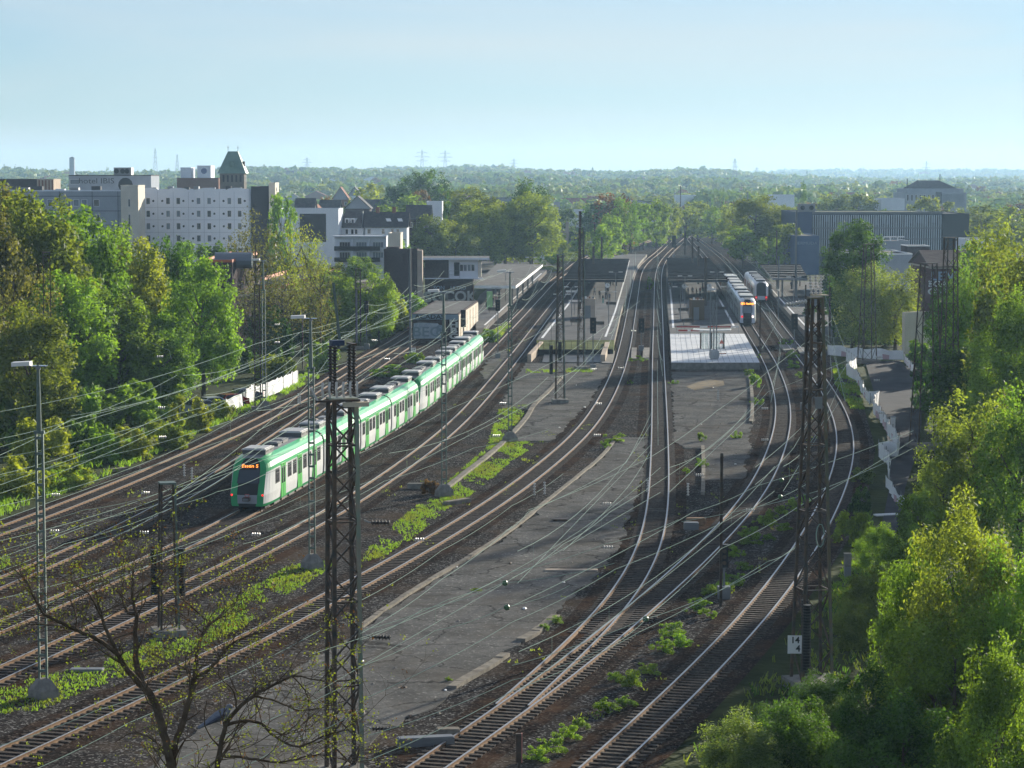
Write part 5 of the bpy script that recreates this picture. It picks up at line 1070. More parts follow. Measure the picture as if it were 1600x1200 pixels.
# ---------------------------------------------------------------- people
def person_mesh(pose):
    me = bpy.data.meshes.new('body'); ar = pose
    v = [(0,0,.95),(0,0,1.2),(0,0,1.42),(0,-.01,1.52),(0,-.02,1.62),(0,-.02,1.72), (.1,0,.9),(.11,-.04+ar*.1,.5),(.12,ar*.2,.08),(.12,ar*.2-.14,.04), (-.1,0,.9),(-.11,-.04-ar*.1,.5),(-.12,-ar*.2,.08),(-.12,-ar*.2-.14,.04), (.2,0,1.4),(.25,-ar*.08,1.12),(.24,-.12-ar*.1,.9),(.24,-.15-ar*.1,.82), (-.2,0,1.4),(-.25,ar*.08,1.12),(-.24,-.08+ar*.1,.9),(-.24,-.1+ar*.1,.82)]
    e = [(0,1),(1,2),(2,3),(3,4),(4,5),(0,6),(6,7),(7,8),(8,9),(0,10),(10,11),(11,12),(12,13),(2,14),(14,15),(15,16),(16,17),(2,18),(18,19),(19,20),(20,21)]
    r = [.15,.14,.13,.055,.1,.085,.1,.07,.045,.04,.1,.07,.045,.04,.07,.05,.035,.03,.07,.05,.035,.03]
    me.from_pydata(v, e, []); o = bpy.data.objects.new('tmp', me); COL.objects.link(o)
    md = o.modifiers.new('s', 'SKIN'); 
    for i, sv in enumerate(me.skin_vertices[0].data): sv.radius = (r[i], r[i]*.8); sv.use_root = (i == 0)
    o.modifiers.new('u', 'SUBSURF').levels = 1
    dg = bpy.context.evaluated_depsgraph_get(); m2 = bpy.data.meshes.new_from_object(o.evaluated_get(dg)); bpy.data.objects.remove(o)
    return m2
skin = mat('skin', (.45,.30,.22), .6); PM = [person_mesh(a) for a in (0, .8, -.6)]
cl = [mat('cloth_%s' % n, c, .8) for n, c in (('black', (.02,.02,.025)),('navy', (.03,.04,.09)),('red', (.30,.04,.04)),('white', (.6,.6,.6)),('grey', (.15,.15,.16)),('teal', (.03,.25,.22)),('brown', (.12,.07,.04)))]
def person(x, y, z, top, leg, k, rz, label):
    key = (k, top, leg); me = PM[k].copy(); me.name = 'body'; me.materials.clear()
    for m in (cl[top], cl[leg], skin, barkdark): me.materials.append(m)
    for f in me.polygons:
        c = f.center; f.material_index = 1 if c.z < .93 else (2 if (c.z > 1.5 or (abs(c.x) > .2 and c.z < .9)) else 0)
        if c.z > 1.66 or (c.z > 1.58 and c.y > .02): f.material_index = 3
    p = gp(x, y, z); o = bpy.data.objects.new('person', me); COL.objects.link(o); o.location = p; o.rotation_euler = (0,0,rz)
    tag(o, label, 'person', 'people waiting on the platforms')
PP = [(891,473,0,1,0,'standing at the left edge of the left island platform in black top'),(929,462,3,1,1,'in white jacket under the left canopy front'),(937,467,0,0,0,'all in black beside the tan lift shed'),(942,474,0,5,1,'dark jacket and teal trousers at the middle of the left island platform'),(947,468,0,1,2,'in dark clothes right of the teal trousers'),(952,472,1,0,0,'in navy jacket near the left island white line'),(949,457,3,0,0,'with white top under the platform clock'),(958,446,0,0,1,'in black at the canopy edge of the left island'),(963,447,4,0,0,'in grey at the right canopy corner of the left island'),(954,447,2,0,0,'in red top under the left canopy'),
 (1063,473,0,0,1,'walking in black on the striped right island platform'),(1053,446,4,1,0,'in grey near the left edge of the right island platform'),(1075,462,1,0,2,'in navy left of the brown shelter'),(1082,462,3,0,0,'in white behind the brown shelter'),(1088,463,0,4,1,'in black above the brown shelter roof'),(1094,462,2,0,0,'in red jacket behind the shelter'),(1099,461,4,1,2,'in grey coat right of the shelter'),(1047,452,6,0,0,'in brown coat at the left edge line of the right island'),
 (765,478,3,1,0,'in white top beside the green pillar'),(770,478,0,1,1,'in black right of the green pillar'),(775,476,2,0,0,'in red on the left platform'),(780,472,1,0,2,'in navy below the bright canopy fascia'),(809,461,0,0,0,'in black at the lit canopy corner'),(817,448,4,0,1,'in grey further along the left platform'),(760,480,6,0,0,'in brown at the graffiti wall end of the left platform'),
 (1250,447,3,0,0,'in white below the far right canopy'),(1244,450,0,0,1,'in black below the far right canopy'),(1236,452,1,0,2,'in navy on the far right platform')]
for i, (x, y, a, c, k, l) in enumerate(PP): person(x, y, .86, a, c, k, rnd.uniform(-2,2), 'person ' + l)
# ---------------------------------------------------------------- wires
def wire(name, pts, r, label, group, sag=0, m=wirem, n=10, cat='wire'):
    Q = []
    for a, c in zip(pts, pts[1:]):
        for i in range(n): f = i/n; q = a.lerp(c, f); q.z -= 4*sag*f*(1-f); Q.append(q)
    Q.append(pts[-1]); b = MB(); b.tube(Q, r, m, 4, cap=False)
    o = b.obj(name, loc=Q[0]); tag(o, label, cat, group); return o
names = {'a':'far left track','b':'second track from the left','c':'green train track','d':'track right of the green train','e':'middle curving track','f':'straight central track','g':'white train track','h':'outermost right track'}
for k, P in LINES.items():
    P = P if P[0].y < P[-1].y else P[::-1]; sp = [p for p in even(P, 58)]
    P2 = even(P, 3.0)
    n = 0
    for a, c in zip(sp, sp[1:]):
        if a.y > 520 or c.y < 95: continue
        d = (c-a); L = d.length; u = d.normalized(); nrm = Vector((u.y,-u.x,0)); n += 1
        t = thing('catenary_span', 'span %s of paired overhead wires above the %s' % (['nearest','second nearest','third','fourth','fifth','sixth','seventh','eighth','ninth'][min(n-1,8)], names[k]), 'overhead wire', a, 0, 'overhead wires along the tracks')
        r = .010 + a.y*.00002
        A, C = a + nrm*.25, c - nrm*.25; Q = []; M_ = []
        for i in range(13):
            f = i/12; q = A.lerp(C, f); Q.append(q + Vector((0,0,5.75))); M_.append(q + Vector((0,0,7.2 - 4*1.15*f*(1-f))))
        b = MB(); b.tube(Q, r, wirem, 4, cap=False); b.obj('contact_wire', t); b = MB(); b.tube(M_, r, wirem, 4, cap=False); b.obj('messenger_wire', t)
        if a.y < 330:
            for i in range(1, 12, 2): b = MB(); b.tube([Q[i], M_[i]], .008, wirem, 3, cap=False); b.obj('dropper', t)
WL = [ # cross and feeder wires: pixel runs at assumed heights
 ([(-40,650),(215,597),(400,537),(640,470),(770,430)], 9.5), ([(110,650),(270,615),(400,565),(560,520),(640,493)], 8.0), ([(-40,728),(112,655),(275,612),(400,572),(470,535)], 7.2), ([(-40,720),(120,690),(275,647),(400,608),(530,570),(650,530)], 8.4),
 ([(-40,750),(175,710),(312,672),(400,640),(530,590)], 7.0), ([(-40,783),(150,715),(262,662),(460,600)], 6.2), ([(-40,840),(130,797),(250,770),(400,716),(520,690)], 6.0),
 ([(-40,870),(140,815),(320,765),(412,700)], 5.9), ([(262,790),(340,768),(412,742),(520,690)], 6.5), ([(265,785),(330,745),(400,700),(480,650)], 6.6), ([(-40,880),(200,830),(268,782)], 6.5), ([(-40,905),(100,850),(262,796)], 6.8),
 ([(100,470),(265,548),(268,560)], 9), ([(530,520),(470,560),(430,600),(400,640)], 9.5), ([(535,525),(600,500),(660,470),(800,420)], 10.5), ([(530,520),(640,500),(720,470)], 9.0), ([(535,525),(495,585),(420,660),(270,775)], 8.0),
 ([(560,620),(640,580),(720,535),(800,500)], 6.2), ([(560,655),(640,620),(760,560),(880,500)], 6.0), ([(554,712),(700,640),(875,560),(1000,470)], 6.0),
 ([(560,940),(690,860),(800,790),(880,740)], 6.0), ([(565,985),(700,937),(800,893),(945,850),(1060,812)], 7.2), ([(563,990),(690,905),(800,822)], 6.8), ([(560,1042),(680,985),(790,948),(890,915)], 6.8), ([(563,1000),(660,952),(785,911),(960,880)], 7.0),
 ([(567,1093),(800,972),(960,890),(1160,800),(1263,755)], 6.5), ([(573,1150),(800,1063),(950,1010),(1010,967),(1160,905),(1250,848)], 6.3), ([(570,1190),(800,1080),(1000,987),(1200,877),(1250,850)], 6.3), ([(800,903),(880,850),(953,800),(1117,692),(1200,612),(1330,560)], 7.0),
 ([(800,947),(1083,800),(1180,760),(1427,673)], 7.6), ([(800,1040),(1010,965),(1127,857),(1250,790),(1427,687)], 7.0), ([(825,797),(1015,715),(1120,642),(1200,580),(1300,500)], 7.2), ([(1020,640),(978,723),(825,800),(790,830)], 6.6), ([(1016,705),(980,762),(880,860)], 6.5),
 ([(1180,730),(1263,657),(1327,563),(1285,450)], 7.0), ([(1180,757),(1240,700),(1300,590),(1290,460)], 6.5), ([(1190,545),(1215,500),(1205,470)], 6.5), ([(380,850),(470,815),(600,752),(740,700),(860,670)], 5.8), ([(1065,815),(1275,768),(1427,700)], 7.2), ([(-40,1175),(150,1110),(330,1040)], 6.0), ([(-40,1240),(200,1130),(500,985)], 6.0), ([(200,1215),(350,1150),(560,1060)], 6.0), ([(330,1215),(440,1165),(560,1110)], 6.0)]
for i, (px, z) in enumerate(WL):
    wire('overhead_wire', [gp(x, y, z) for x, y in px], .0125, uniq('thin wire from ' + (near(*px[0]) + ' to ' + near(*px[-1]) if near(*px[0]) != near(*px[-1]) else near(*px[0]) + ' ' + where(*px[len(px)//2]))), 'thin wires strung across the yard', .12)
# hanging insulators
INS = [(85,830,6,0),(225,832,6,0),(87,773,6,0),(227,770,6,0),(400,835,6,0),(655,843,6,0),(948,787,6.5,0),(950,855,6.5,0),(927,577,7,0),(990,517,7,0),(970,575,7,0),(935,631,6.5,0),(933,680,6.5,0),(785,630,6.5,0),(775,681,6.5,0),(1195,638,6.5,0),(1195,687,6.5,0),(1093,742,6.5,0),(1172,797,6.5,0),(1122,625,7,1),(1075,775,6.5,1),(835,775,6.5,1),(851,773,6.5,1),(433,535,8,0),(433,507,8,0),(252,637,8,0),(254,683,7,0),(250,557,9,0),(469,632,7,1),(466,630,7,1),(605,561,7,0),(585,532,7,0),(1283,492,8,0),(1215,454,7,0),(1373,558,7,0),(1376,645,7,0),(1370,594,7,0),(1012,770,6.5,1),(288,745,6.5,1),(300,750,6.5,1)]
ih = iv = None
for i, (x, y, z, v) in enumerate(INS):
    p = gp(x, y, z); 
    if v:
        if iv is None:
            b = MB(); disc_string(b, (0,0,0), (0,0,.95), .1, n=5); iv = b.mesh('insulator')
        me = iv
    else:
        if ih is None:
            b = MB(); 
            for q in range(4): b.lathe((-.24+q*.16,0,-.1), [(0,.03),(.03,.055),(.16,.055),(.2,.03)], porcelain, 6)
            b.tube([(-.45,0,-.02),(.45,0,-.02)], .02, wired, 4); ih = b.mesh('insulator')
        me = ih
    o = bpy.data.objects.new('insulator', me); COL.objects.link(o); o.location = p; s_ = .65 + p.y/1000; o.scale = (s_, s_, s_)
    tag(o, uniq(('small white upright insulator hanging ' if v else 'row of small white insulator discs ') + where(x, y)), 'insulator', 'small upright insulators in the wires' if v else 'small flat insulator rows in the wires')
for (x, y, z, l) in ((789,911,6.9,'green clamp on the upper wire over the big asphalt strip'),(792,949,6.8,'green clamp on the lower wire over the big asphalt strip'),(1009,967,6.3,'green clamp beside the forked track'),(1221,750,7.2,'upper pale clamp left of the right lattice mast'),(1219,776,7,'lower pale clamp left of the right lattice mast')):
    p = gp(x, y, z); b = MB(); b.lathe(p, [(-.12,.05),(-.06,.12),(.06,.12),(.12,.05)], mat('clamp_green', (.08,.16,.07), .5), 8, (1,.3,.2)); tag(b.obj('wire_clamp', loc=p), l, 'clamp')
# pylons on the skyline
def pylon(x, yt, D, l, w=1.0, arms=3):
    p = Vector(((x-800)*D/F, D, hill((x-800)*D/F, D) - 1)); h = zz(yt, D) - p.z; t = thing('power_pylon', l, 'pylon', p, 0, 'power pylons on the skyline'); m = mat('pylon_steel', (.16,.18,.20), .6); b = MB(); r = .24*D/4000
    for sx in (-1, 1):
        b.beam((sx*4.0,0,0),(sx*.5,0,h*.97), r*2, r*2, m)
    n = 9
    for i in range(n):
        z0, z1_ = h*.97*i/n, h*.97*(i+1)/n; w0, w1 = 4.0-3.5*i/n, 4.0-3.5*(i+1)/n
        b.beam((-w0,0,z0),(w1,0,z1_), r*1.2, r*1.2, m); b.beam((w0,0,z0),(-w1,0,z1_), r*1.2, r*1.2, m)
    b.beam((0,0,h*.95),(0,0,h), r*2, r*2, m); b.obj('tower', t, local=True)
    for i in range(arms):
        z = h*(.86 - .155*i); L = (9, 13, 9)[i]*w; b = MB(); b.beam((-L,0,z),(L,0,z), r*1.6, r*2, m); b.beam((-L,0,z),(0,0,z+2.6), r, r, m); b.beam((L,0,z),(0,0,z+2.6), r, r, m); b.obj('cross_arm', t, local=True)
for a in ((660,233,4200,'left one of the twin three armed pylons on the skyline',1.0),(696,234.5,4300,'right one of the twin three armed pylons on the skyline',1.0),(245,231,3600,'slim pylon on the skyline left of the church tower',.25),(279,241,3700,'very slim mast tower beside the left skyline pylon',.12),(481,246,5200,'faint pylon on the skyline left of centre',.8),(803,247,5600,'faint pylon on the skyline near the centre',.8),(1147,247,3000,'pylon on the wooded ridge above the vanishing tracks',.35),(1445,251,5200,'pylon on the skyline above the concert hall',.8),(1343,262,6800,'tiny pylon right of centre on the skyline',.7),(1181,261,5600,'tiny pylon near the ridge pylon',.6)): pylon(*a)
# ---------------------------------------------------------------- trees and plants
def crown_mesh(seed, n, leaf, nclump=40, shape='round', lower=-.75, open_=.0, zst=1.6):
    g = np.random.default_rng(seed); C = []; 
    while len(C) < nclump:
        d = g.normal(size=3); d /= np.linalg.norm(d); r = g.uniform(.45, .90) if nclump > 60 and not open_ else g.uniform(.30, .90)
        p = d * r
        if p[2] < lower: continue
        if shape == 'cone': p[0:2] *= max(.12, (1 - (p[2]+1)/2)) * 1.3
        if shape == 'vase': p[0:2] *= .55 + .45*(p[2]+1)/2
        if shape == 'poplar': p[0:2] *= .6 + .4*math.sin((p[2]+1)*1.5)
        C.append((*p, (g.uniform(.12, .22) if nclump > 60 else g.uniform(.13, .27)) * (1.0 if shape != 'cone' else .7)))
    C = np.array(C); w = C[:,3]**2; k = g.choice(len(C), n, p=w/w.sum())
    d = g.normal(size=(n,3)); d /= np.linalg.norm(d, axis=1)[:,None]
    rr = g.uniform(0, 1, n)**(.45 if not open_ else .8); P = C[k,:3] + d * (C[k,3]*rr*(1+open_))[:,None] * np.array([1.05,1.05,.8])
    P += g.normal(size=(n,3))*.012
    nr = d*.6 + P*.35 + g.normal(size=(n,3))*.75 + np.array([0,0,.35]); nr /= np.linalg.norm(nr, axis=1)[:,None]
    a = np.cross(nr, g.normal(size=(n,3))); a /= np.linalg.norm(a, axis=1)[:,None]; c = np.cross(nr, a)
    s = leaf * g.uniform(.55, 1.35, n); asp = g.uniform(.45, .75, n)
    q = np.percentile(np.abs(P), 99.7, axis=0); P /= q
    A, Bv = a*s[:,None]*np.array([1,1,1/zst]), c*(s*asp)[:,None]*np.array([1,1,1/zst])
    V = np.stack([P - A, P - Bv*.9 - A*.1, P + A*1.1, P + Bv], 1).reshape(-1,3)
    Fq = np.arange(n*4).reshape(-1,4)
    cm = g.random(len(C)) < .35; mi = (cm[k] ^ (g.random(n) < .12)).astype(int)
    return V, Fq, mi
CM = {}
def crown(kind, var):
    key = (kind, var)
    if key in CM: return CM[key]
    sp = {'near': (46000, .025, 190, 'round', -.8), 'mid': (16000, .043, 170, 'round', -.75), 'tall': (12000, .044, 130, 'vase', -.85), 'far': (3000, .08, 80, 'round', -.6), 'poplar': (3600, .055, 40, 'poplar', -1), 'conifer': (4200, .05, 44, 'cone', -1), 'bush': (3600, .075, 34, 'round', -.3), 'thin': (4200, .032, 60, 'vase', -.9), 'birch': (17000, .033, 120, 'round', -.85), 'smallbush': (900, .10, 16, 'round', -.2), 'weed': (1500, .07, 26, 'round', -.1)}[kind]
    V, Fq, mi = crown_mesh(hash((kind == 'x', var)) % 1000 + var*17 + len(kind), sp[0], sp[1], sp[2], sp[3], sp[4], open_=.35 if kind in ('thin','birch') else 0, zst=1.0 if 'bush' in kind or kind == 'weed' else 1.6)
    me = npmesh('crown', V, Fq, mi, [leafG, leafG2]); CM[key] = me; return me
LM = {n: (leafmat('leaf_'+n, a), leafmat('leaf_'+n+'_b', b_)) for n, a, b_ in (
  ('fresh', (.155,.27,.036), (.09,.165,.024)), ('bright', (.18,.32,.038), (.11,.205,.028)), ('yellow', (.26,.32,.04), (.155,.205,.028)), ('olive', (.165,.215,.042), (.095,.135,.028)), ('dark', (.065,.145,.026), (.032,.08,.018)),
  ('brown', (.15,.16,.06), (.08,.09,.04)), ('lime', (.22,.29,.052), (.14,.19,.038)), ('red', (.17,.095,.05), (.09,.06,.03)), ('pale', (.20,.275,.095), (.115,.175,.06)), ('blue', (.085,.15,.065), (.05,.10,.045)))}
leafG, leafG2 = LM['fresh']
TRUNK = {}
def trunk_mesh(var, m):
    if (var, m.name) in TRUNK: return TRUNK[(var, m.name)]
    g = random.Random(var); b = MB()
    # unit height; tapered stem and limbs that reach into the crown
    pts = [Vector((0,0,-.02)), Vector((.01,0,.25)), Vector((-.01,.01,.5)), Vector((.01,0,.85))]; b.tube(pts, [.032,.022,.016,.005], m, 7)
    for i in range(11):
        z = .22 + .05*i; a = i*2.4 + g.random(); L = .30*(1 - i*.045); q = Vector((0,0,z)); e = q + Vector((math.cos(a)*L, math.sin(a)*L, L*.9)); mid = q.lerp(e,.5) + Vector((0,0,-.03))
        b.tube([q, mid, e], [.012,.008,.003], m, 5)
        for j in range(3):
            f = mid.lerp(e, j/3); a2 = a + g.uniform(-1,1); b.tube([f, f + Vector((math.cos(a2)*L*.4, math.sin(a2)*L*.4, L*.35))], [.004,.0015], m, 4)
    TRUNK[(var, m.name)] = b.mesh('trunk'); return TRUNK[(var, m.name)]
def tree(x, D, yt, wpx, kind, col, label, zb=0, cb=.22, depth=1.0, group=None, cat='tree', name=None, rz=None, gz=None, bk=None):
    """crown centred on pixel column x at distance D, its top on row yt, wpx wide"""
    X = (x-800)*D/F; zt = zz(yt, D); g0 = (hill(X, D) if gz is None else gz); base = Vector((X, D, g0)); h = zt - g0; w = wpx*D/F/2
    t = thing(name or {'poplar':'poplar_tree','conifer':'spruce_tree','birch':'birch_tree'}.get(kind, 'tree'), label, cat, base, rnd.uniform(0, 6) if rz is None else rz, group)
    var = rnd.randrange(3) if kind in ('near','birch') else rnd.randrange(5)
    o = bpy.data.objects.new('trunk', trunk_mesh(var, bk or bark)); COL.objects.link(o); o.parent = t; o.scale = (min(h, w*2.2), min(h, w*2.2), h*.95)
    me = crown(kind, var); o = bpy.data.objects.new('crown', me); COL.objects.link(o); o.parent = t
    ch = h*(1-cb)/2; o.location = (0,0,h*cb + ch); o.scale = (w, w*depth, ch)
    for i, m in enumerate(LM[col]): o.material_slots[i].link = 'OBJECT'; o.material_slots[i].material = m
    return t
def bush(x, y, wpx, hpx, col, label, z=0, group='bushes along the railway', kind='bush', name='bush'):
    p = gp(x, y, z); kind = 'near' if p.y < 150 and kind == 'bush' else kind; w = wpx*p.y/F/2; h = hpx*p.y/F; me = crown(kind, rnd.randrange(4)); o = bpy.data.objects.new(name, me); COL.objects.link(o)
    o.location = (p.x, p.y, p.z); o.location.z += h*.25; o.scale = (w, max(w, h*.7), h*.75)
    o.rotation_euler = (0,0,rnd.uniform(0,6))
    for i, m in enumerate(LM[col]): o.material_slots[i].link = 'OBJECT'; o.material_slots[i].material = m
    return tag(o, label, 'bush', group)
# big trees on the left
for a in ((5,268,300,150,'mid','olive','broad olive tree at the very left frame edge',.08),(-30,240,330,150,'mid','brown','brownish tree cut by the left frame edge',.05),(85,275,318,110,'mid','fresh','green tree behind the tall olive brown one',.08),(-25,262,296,190,'mid','brown','leftmost tall brownish tree still half bare',.12),(60,250,306,190,'mid','olive','tall olive brown tree at the left edge of the wood',.1),(20,225,372,140,'thin','brown','lower twiggy brown tree at the left frame edge',.05),(125,258,330,150,'mid','fresh','fresh green tree with a high crown second from the left edge',.08),
          (105,240,430,150,'mid','bright','lower fresh green crown in the middle of the left wood',.05),(165,270,350,130,'mid','fresh','green tree standing behind the yellow one',.1),(205,268,378,130,'mid','yellow','yellow green tree left of the dark round green one',.06),(185,248,455,130,'mid','fresh','broad green tree low in front of the yellow one',.03),
          (316,262,403,116,'mid','bright','rounded fresh green tree at the right end of the left wood',.05),(262,275,372,90,'mid','dark','darker tree behind the rounded green one',.1),(250,252,490,110,'mid','fresh','green tree below the yellow one near the parked cars',.03),(45,215,480,150,'mid','olive','olive crown low at the left edge beside the first lamp post',.02),(318,290,440,90,'mid','dark','dark tree right behind the rounded green one',.1)):
    tree(*a[:7], cb=a[7])
for i, (x, y, w, h, c, l) in enumerate(((15,700,130,110,'fresh','large green bush at the left frame edge beyond the far left track'),(60,735,110,80,'yellow','yellow green bush beside the first lamp post'),(110,700,110,90,'fresh','green bush right of the first lamp post'),(20,775,110,60,'yellow','low yellow bush just above the far left rails'),(160,720,80,50,'bright','bright bush near the pale board'),(100,760,90,36,'yellow','low yellow bush right above the rails'),(205,715,90,46,'yellow','yellow bush between the pale board and the lawn'),(260,700,80,46,'yellow','yellow bush beside the white topped cabinet'),(300,672,70,52,'yellow','yellow bush in front of the grey parked cars'),(345,655,50,30,'yellow','low yellow bush before the red car'),(200,660,140,60,'bright','broad grassy green shrub below the wood'),(260,645,80,60,'fresh','green shrub at the foot of the yellow tree'),(140,668,110,50,'fresh','green shrub under the left wood'),(30,640,120,120,'fresh','tall shrub at the left frame edge under the trees'),(-10,680,100,90,'bright','bright shrub cut by the left frame edge'))):
    bush(x, y, w, h, c, l)
# behind the left tracks: half bare trees, shaded shrubs, two bright trees
for a in ((400,345,322,90,'thin','brown','leafless brown tree in front of the hotel end'),(372,350,370,70,'thin','brown','thin leafless tree left of the hotel stair tower'),(455,350,340,90,'thin','yellow','airy yellow green tree in front of the white cube',),(485,345,350,80,'thin','lime','airy green tree before the dark recess of the white cube'),(440,330,420,120,'thin','brown','low bare tree below the airy yellow one'),(395,320,440,100,'thin','brown','bare dark tree above the retaining wall'),(500,330,400,70,'thin','brown','bare tree left of the workshop roof'),
          (528,345,428,100,'mid','fresh','green tree before the orange trimmed workshop'),(592,350,428,62,'mid','bright','small bright green tree left of the dark brown tower'),(345,420,377,70,'far','dark','dark green tree on the hotel forecourt left'),(300,430,378,80,'far','fresh','green tree at the foot of the white hotel'),(440,500,304,50,'far','bright','bright green tree right of the hotel end block')):
    tree(*a[:7], cb=.08)
for (x, y, w, h, c, l) in ((420,588,60,34,'yellow','yellow green bush behind the printed banner'),(445,590,50,32,'olive','darker bush right behind the printed banner'),(505,578,60,42,'bright','bright green bush left of the tallest mast head'),(575,520,80,46,'yellow','yellow bush under the bright green tree'),(610,515,60,60,'yellow','bright yellow green bush left of the graffiti shed'),(640,500,60,40,'bright','green bush before the dark brown tower foot'),(540,525,70,70,'olive','olive shrub before the workshop'),(480,545,80,60,'dark','dark shrub above the left tracks'),(420,560,90,80,'dark','dark shrub by the dark backdrop wall'),(370,580,60,50,'dark','dark shrub at the round tree foot'),(610,588,60,18,'bright','low green weeds left of the train roof'),(650,567,40,16,'bright','low green weeds behind the green train'),(765,535,40,20,'bright','green weeds at the tip of the left platform')): bush(x, y, w, h, c, l)
# lime trees at the street and the wood behind the station
for a in ((560,445,402,80,'mid','fresh','green tree in front of the white flats'),(515,440,412,70,'mid','olive','olive tree before the white flats left corner'),(620,500,372,50,'far','fresh','small green tree beside the scribbled block'),(672,600,336,84,'mid','olive','first rounded lime tree from the left beside the dark brown tower'),(712,610,345,80,'mid','lime','second lime tree, low and pale, left of the street'),(748,625,318,96,'mid','lime','third lime tree with a high pale crown'),(790,640,320,90,'mid','lime','fourth lime tree above the street end'),(735,700,296,120,'mid','olive','wide olive crown behind the lime trees'),(775,660,350,80,'far','yellow','low yellow green crown by the street'),(830,640,303,100,'mid','lime','fifth lime tree left of the far lattice mast'),(826,690,282,80,'tall','dark','dark green pointed crown behind the limes'),
          (600,720,322,70,'far','fresh','small green tree behind the slate roofs'),(640,780,305,90,'far','fresh','green crown behind the terrace house'),(665,860,266,90,'mid','dark','tall dark green crown on the middle skyline'),(620,840,290,60,'far','dark','dark crown left of the tall one'),(580,900,288,70,'far','yellow','yellowish crown among far roofs'),(656,790,298,40,'far','red','reddish crown beside the green one'),(700,620,302,30,'conifer','dark','dark spruce beside the white villa'),(513,720,308,35,'far','red','red leaved tree above the slate roofs'),
          (940,640,350,50,'far','bright','bright green tree right of the white cube house'),(953,700,335,50,'far','bright','pale green tree before the far masts'),(965,760,308,45,'poplar','fresh','slender green tree in the far tree row'),(985,770,315,45,'poplar','fresh','second slender tree in the far tree row'),(1005,800,318,50,'far','fresh','round tree in the far tree row'),(1025,820,310,50,'far','fresh','tall pale tree in the far tree row'),(1045,840,322,45,'far','lime','pale tree just left of the vanishing point'),(958,820,303,70,'far','red','reddish brown crown behind the far tree row'),(930,820,318,60,'far','dark','dark crown behind the white cube house'),(1072,880,324,50,'far','lime','low pale tree at the vanishing point'),(1090,900,315,60,'far','lime','pale tree right of the vanishing point'),(1112,880,322,40,'far','fresh','green tree near the far right masts'),
          (1144,760,322,50,'far','lime','rounded far tree left of the pair of brown ones'),(1180,680,306,90,'mid','olive','large half bare rounded tree behind the red and white train'),(1215,690,318,60,'mid','olive','rounded olive tree left of the blue hall'),(1160,640,352,60,'far','fresh','low green tree on the right embankment'),(1225,620,350,60,'far','olive','olive tree at the blue hall edge'),(1200,600,372,50,'far','fresh','small green tree behind the train roofs'),(1253,900,283,15,'poplar','dark','single narrow dark poplar above the blue hall'),(1127,1150,292,11,'poplar','dark','small far poplar beside the pale shed'),
          (1300,900,305,60,'far','olive','olive crown left above the glass hall roof'),(1340,900,303,70,'far','olive','wide olive crown above the glass hall roof'),(1380,920,312,50,'far','lime','lime coloured crown above the glass hall roof'),(1445,800,308,60,'far','lime','pale crown in front of the concert hall'),(1480,800,316,50,'far','olive','olive crown below the concert hall columns'),(1540,700,322,80,'far','olive','olive crowns right of the charcoal block'),(1580,680,325,80,'far','lime','pale crown on the right skyline edge'),(1510,760,328,50,'far','olive','low olive crown right of the concert hall')):
    tree(*a[:7], cb=.1)
# right side trees
for a in ((1333,345,346,100,'mid','dark','dense dark round tree in front of the blue hall',.42,1),(1325,365,420,80,'mid','dark','dark lower crown under the dense round tree',.05,1),(1350,335,412,96,'birch','pale','airy pale birch left of the first right lattice mast',.08,1),(1400,340,420,100,'birch','lime','airy yellow green birch behind the lattice mast',.08,1),(1385,350,450,100,'mid','fresh','green crown filling below the pale birches',.03,1),
          (1545,318,380,130,'mid','fresh','full green tree behind the tall yellow green one',.05,1),(1480,300,440,70,'mid','dark','dark tree right behind the graffiti mast',.05,1),(1495,250,455,90,'mid','dark','dark green tree in shade below the graffiti house',.05,1),(1560,240,352,130,'birch','lime','tall yellow green tree at the upper right frame edge',.06,1),(1600,210,370,170,'mid','olive','broad olive tree cut by the right frame edge',.05,1),(1525,225,400,110,'birch','fresh','slender green tree left of the tall yellow green one',.06,1),(1590,190,460,160,'near','fresh','leafy green crown at the right frame edge mid height',.05,1),(1510,215,540,120,'mid','dark','shaded tree behind the footpath masts',.03,1),
          (1530,150,610,170,'birch','lime','arching birch with hanging twigs right of the footpath',.03,1),(1600,145,600,150,'birch','fresh','green birch cut by the right frame edge',.03,1),(1480,150,690,110,'birch','lime','yellow green birch top next to the white banners',.03,1),(1440,140,770,90,'mid','fresh','small green tree at the lower end of the banners',.03,1),
          (1520,92,790,220,'near','lime','big sunlit maple crown in the lower right',.02,1),(1440,96,860,150,'near','fresh','sunlit green crown left of the big maple',.02,1),(1580,90,860,200,'near','bright','bright crown in the lower right corner region',.02,1),(1500,88,960,240,'near','fresh','lower green crown in the bottom right',.02,1),(1375,90,1040,150,'near','dark','shaded undergrowth tree right of the hectometre sign',.02,1),(1570,78,1010,200,'near','fresh','crown in the extreme lower right corner',.02,1),(1420,80,1090,230,'near','dark','dark crown at the bottom edge of the right wood',.02,1)):
    tree(*a[:7], cb=a[7])
